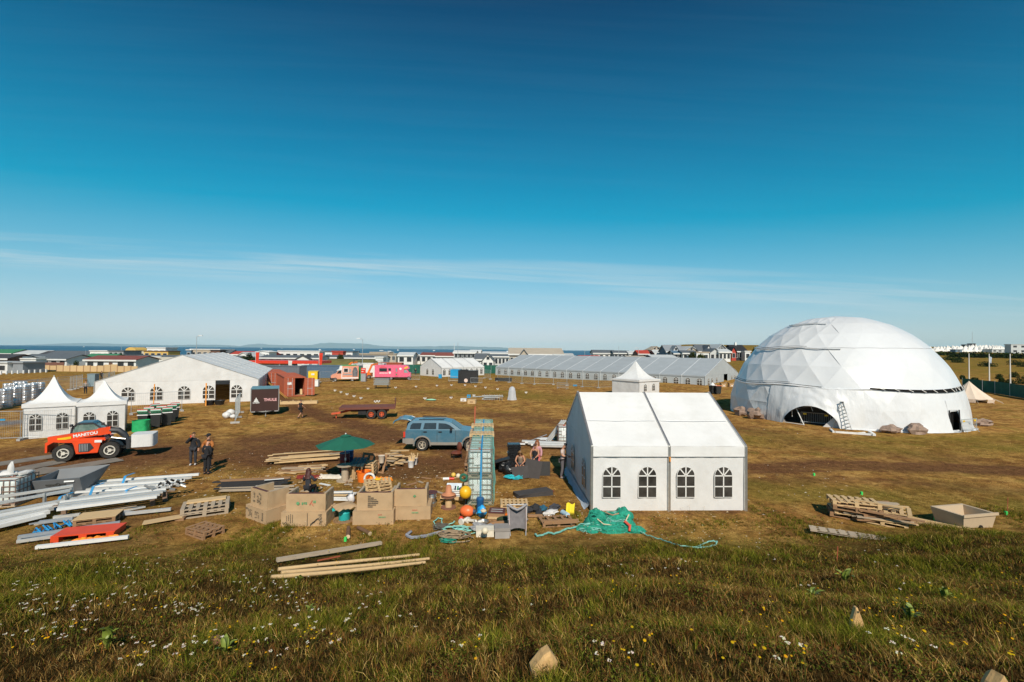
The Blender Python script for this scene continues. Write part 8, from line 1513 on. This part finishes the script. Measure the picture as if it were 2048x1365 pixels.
# masts, lamps, flagpoles
def lamp(label, x, yt, yy, arm=0, name='street_lamp', cat='lamp', r=.09, mat=None):
    p = D(x, yt, yy); z = height(p.x, yy); t = T(name, label, cat, (p.x, yy, z), 0, 'poles and lamps'); B().cyl((0, 0, 0), (0, 0, p.z - z), r, r * .6, n=7).build('pole', mat or STEEL, t)
    if arm: B().bar((0, 0, p.z - z), (arm, 0, p.z - z + .25), .08).build('arm', STEEL, t); B().box((arm * 1.15, 0, p.z - z + .25), (.9, .35, .14)).build('lamp_head', WHITEP, t)
lamp('street lamp over the wide marquee peak', 393.5, 673.5, 110, .8); lamp('street lamp behind the salmon food van', 725.5, 679.5, 105, -.8); lamp('short double lamp post left of the pink camper roof', 774, 704, 112, -1.2); lamp('second lamp post above the pink camper', 788, 705, 116, -1.0); lamp('white flagpole left of the big grey house', 908.5, 686, 130, 0, 'flagpole', 'pole', mat=WHITEP); lamp('dark lamp mast right of the white flagpole', 916, 685.5, 130)
lamp('street lamp above the hall tent', 1237.5, 692.5, 170, 0); lamp('thin lamp at the right above the hall tent', 1277, 697, 190, -.8); lamp('short white post lamp above the hall tent', 1169.5, 701, 150); lamp('thin mast before the veranda house', 1438.5, 686, 140, 0, 'mast', 'mast', .05); lamp('thin mast right of the black house', 1513, 684, 190, 0, 'mast', 'mast', .05); lamp('white post in front of the hill houses', 1342, 697, 150); lamp('post lamp right of the black house', 1509.5, 694, 160); lamp('thin lattice radio mast on the hill crest', 1944.5, 664, 470, 0, 'radio_mast', 'mast', .22)
lamp('thin pole left of the yellow gable', 243, 694, 210); lamp('tall thin pole behind the bright green roof', 171.5, 700, 150, 0, 'mast', 'mast', .05); lamp('short white post at the grass bank', 716.5, 701, 190)
FLP = M('flagpole_white', (.72, .70, .66), .5, var=.05)
for i, (x, yt, yb) in enumerate(((1938.5, 707, 764), (1979, 708, 766), (2021, 708, 769))): p = G(x, yb + 14); q = D(x, yt, p.y); s = B(); s.cyl((0, 0, 0), (0, 0, q.z), .10, .06, n=8); t = T('flagpole', ['left white flagpole behind the bell tent', 'middle white flagpole with a small limp pennant', 'right white flagpole near the picture edge'][i], 'flagpole', p, 0, 'white flagpoles'); s.build('pole', FLP, t)
s = B(); s.grid(lambda u, v: (.08 + .32 * u * (1 - v * .4), .1 * math.sin(u * 5), -1.1 * v - .3 * u), 3, 5); s.build('pennant', M('pale_pennant', (.45, .52, .60), .8), t if False else [o for o in bpy.data.objects if o.get('label') == 'middle white flagpole with a small limp pennant'][0], (0, 0, D(1979, 712, G(1979, 780).y).z))
# fences of the town
bf = T('board_fence', 'pale new board fence before the brown roofed bungalow', 'fence', (0, 0, 0), 0); P0, P1 = D(73, 742, 113), D(276, 740, 113)
for k in range(15): a = P0.lerp(P1, k / 15); b = P0.lerp(P1, (k + 1) / 15); B().bx(a.x + .05, b.x - .05, 112.9, 112.96, .02, 1.45 + .08 * (k % 2) + (.35 if 9 < k < 12 else 0)).build('board_section', WOOD, bf); B().bx(a.x - .08, a.x + .08, 112.85, 113.0, 0, 1.6).build('post', WOODB, bf)
for k in range(9): x = 2 + k * 11.3; p = G(x, 749.5 - k * .55); s = B(); s.bx(-.12, .12, -.12, .12, 0, .75); s.thing('white_post', 'short white roadside post in the row at left', 'post', WHITEP, p, group='white roadside posts')
s = B(); a, b = D(68, 731, 128), D(128, 731, 128); s.bx(a.x, b.x, 128, 128.1, 0, 1.7); s.thing('red_fence', 'dark red garden fence before the slate blue roof', 'fence', cm('brick')); s = B(); a, b = D(1360, 715, 150), D(1400, 715, 150); z = height(a.x, 150); s.bx(a.x, b.x, 150, 150.1, z - .3, z + 1.1); s.thing('red_fence', 'dark red garden fence below the hill houses', 'fence', cm('brick')); s = B(); a, b = D(1496, 712, 165), D(1516, 712, 165); z = height(a.x, 165); s.bx(a.x, b.x, 165, 165.1, z - .3, z + 1.3); s.thing('red_fence', 'bright red fence right of the black house', 'fence', cm('red'))
s = B(); a, b = D(645, 712, 150), D(775, 712, 150); w = b.x - a.x; s.grid(lambda u, v: (a.x + w * u, 138 + 16 * v, 2.9 * math.sin(PI * v) ** .7 * min(1, 6 * u, 6 * (1 - u)) + .3 * nz(u * 9, v * 3)), 40, 8); setp(s.build('grass_bank', M('bank_grass', (.12, .105, .028), .95, var=.3, vs=.4, bump=.8, bs=2), smooth=80), kind='structure')
# trees, shrubs
FOL = leaf_mat('foliage')
def crown(name, parent, c, r, n, sz, cols, seed):
    q = np.random.default_rng(seed); u = q.normal(size=(n, 3)); u /= np.linalg.norm(u, axis=1)[:, None]; rad = q.random(n) ** .45
    lump = 1 + .35 * np.array([mnoise.noise(Vector(v) * 2.2 + Vector((seed, 0, 0))) for v in u]); P = np.array(c) + u * (rad * lump)[:, None] * np.array(r); P[:, 2] = np.maximum(P[:, 2], .03)
    a = q.normal(size=(n, 3)); a /= np.linalg.norm(a, axis=1)[:, None]; b = np.cross(a, q.normal(size=(n, 3))); b /= np.linalg.norm(b, axis=1)[:, None]; s_ = sz * (.6 + .8 * q.random(n))[:, None]
    V = np.stack([P - a * s_, P + b * s_ * .6, P + a * s_, P - b * s_ * .6], 1).reshape(-1, 3); F_ = np.arange(n * 4).reshape(n, 4); C_ = np.repeat(np.array(cols)[q.integers(0, len(cols), n)] * (.6 + .7 * q.random(n))[:, None], 4, 0)
    return link(name, fast_mesh(name, V, F_, FOL, C_, 'col'), None, parent)
FG = [(.035, .055, .012), (.055, .075, .018), (.022, .036, .010), (.08, .085, .022)]; FP = [(.016, .030, .014), (.025, .042, .018), (.010, .02, .010)]
def tree_(label, x, yb, yt, yy, wpx, cols, n=900, name='tree', cat='tree', trunk=True):
    p = D(x, yb, yy); z = height(p.x, yy); h = max(.6, D(x, yt, yy).z - z); r = wpx / 2 / FPX * yy; t = T(name, label, cat, (p.x, yy, z - .05), 0)
    if trunk: s = B(); s.tube([(0, 0, 0), (.05, 0, h * .4), (0, .05, h * .8)], [.16, .11, .05], 7); [s.tube([(0, 0, h * (.3 + .1 * k)), (r * .5 * math.cos(k * 2.4), r * .5 * math.sin(k * 2.4), h * (.5 + .09 * k))], [.06, .02], 5) for k in range(4)]; s.build('trunk', LOGM, t)
    crown('crown', t, (0, 0, h * (.55 if trunk else .4)), (r, r, h * (.48 if trunk else .6)), n, max(.12, r * .16), cols, int(x * 7 + yb)); return t
tree_('dark pine behind the fuel station', 499, 722, 706, 150, 13, FP, 1200); tree_('round green tree behind the salmon van', 681, 717, 709, 160, 14, FG, 1000); tree_('low tree right of the pine', 508, 724, 716, 140, 18, FG, 900); tree_('tree left of the dark pine', 488, 722, 713, 150, 12, FG, 700); tree_('small tree before the light chalet', 1385, 714, 705, 160, 12, FG); tree_('bush by the white veranda house', 1402, 716, 708, 150, 16, FG, 800); tree_('tall shrub by the black house left side', 1458, 712, 701, 166, 12, FG, 800); tree_('wide shrubs right of the black house', 1518, 706, 696, 178, 26, FG, 1400); tree_('round bush before the wide beige building', 1140, 718, 711, 130, 12, FG, 600); tree_('small dark tree by the green grey wing', 938, 724, 716, 135, 8, FP, 600); tree_('small tree in the garden at left', 152, 731, 722, 130, 9, FG, 600)
sh = [(1888, 713, 707, 250, 60), (1930, 716, 708, 230, 70), (1965, 718, 709, 225, 60), (2000, 717, 709, 230, 66), (2040, 719, 709, 220, 70), (1915, 728, 722, 170, 26), (1905, 722, 715, 190, 40), (2030, 729, 721, 160, 30), (1998, 752, 745, 100, 14), (2028, 748, 740, 105, 20), (2003, 758, 752, 92, 12), (2044, 762, 751, 90, 26), (2020, 765, 758, 88, 18), (1950, 762, 756, 92, 18), (1925, 757, 752, 98, 10), (1975, 735, 728, 150, 34), (2046, 735, 727, 150, 26)]
for i, (x, yb, yt, yy, w_) in enumerate(sh):
    p = D(x, yb, yy); z = height(p.x, yy); t = T('shrub', 'dark low shrub on the heathland behind the dome, %s' % ['high on the left', 'below the left tent rows', 'below the middle tent rows', 'below the blue barrack', 'below the apartment block', 'left of the first flagpole', 'beside the dome top edge', 'right at mid slope', 'small between two flagpoles', 'small right of the middle pole', 'low between the poles', 'large at the right edge', 'low at right', 'behind the left flagpole foot', 'tiny by the left flagpole', 'at mid slope between poles', 'mid slope at the right edge'][i], 'shrub', (p.x, yy, z), 0, 'shrubs on the heath'); r = w_ / 2 / FPX * yy; crown('foliage', t, (0, 0, .35), (r, r * .6, (yb - yt) / FPX * yy * 1.1), 900, max(.10, r * .06), FP + FG[:2], i + 50)
# whitecaps and a few boats on the sea
for i, (x, y_, d_) in enumerate(((168, 691.5, 4000), (523, 695.5, 4200), (564, 695, 5200), (640, 701.5, 2400), (708, 698.5, 3000), (796, 699, 3000), (868, 699.5, 2800), (1015, 701, 2600))):
    p = D(x, y_, d_); t = T('fishing_boat', 'tiny white boat far out on the sea', 'boat', (p.x, d_, -7), 0, 'boats on the sea'); s = B(); s.prism([(-7, 2.4), (-5.5, 0), (5, 0), (8, 3)], -2, 2); s.build('hull', WHITEP, t); B().bx(-3.5, 1, -1.4, 1.4, 2.4, 5.5).build('wheelhouse', WHITEP, t)
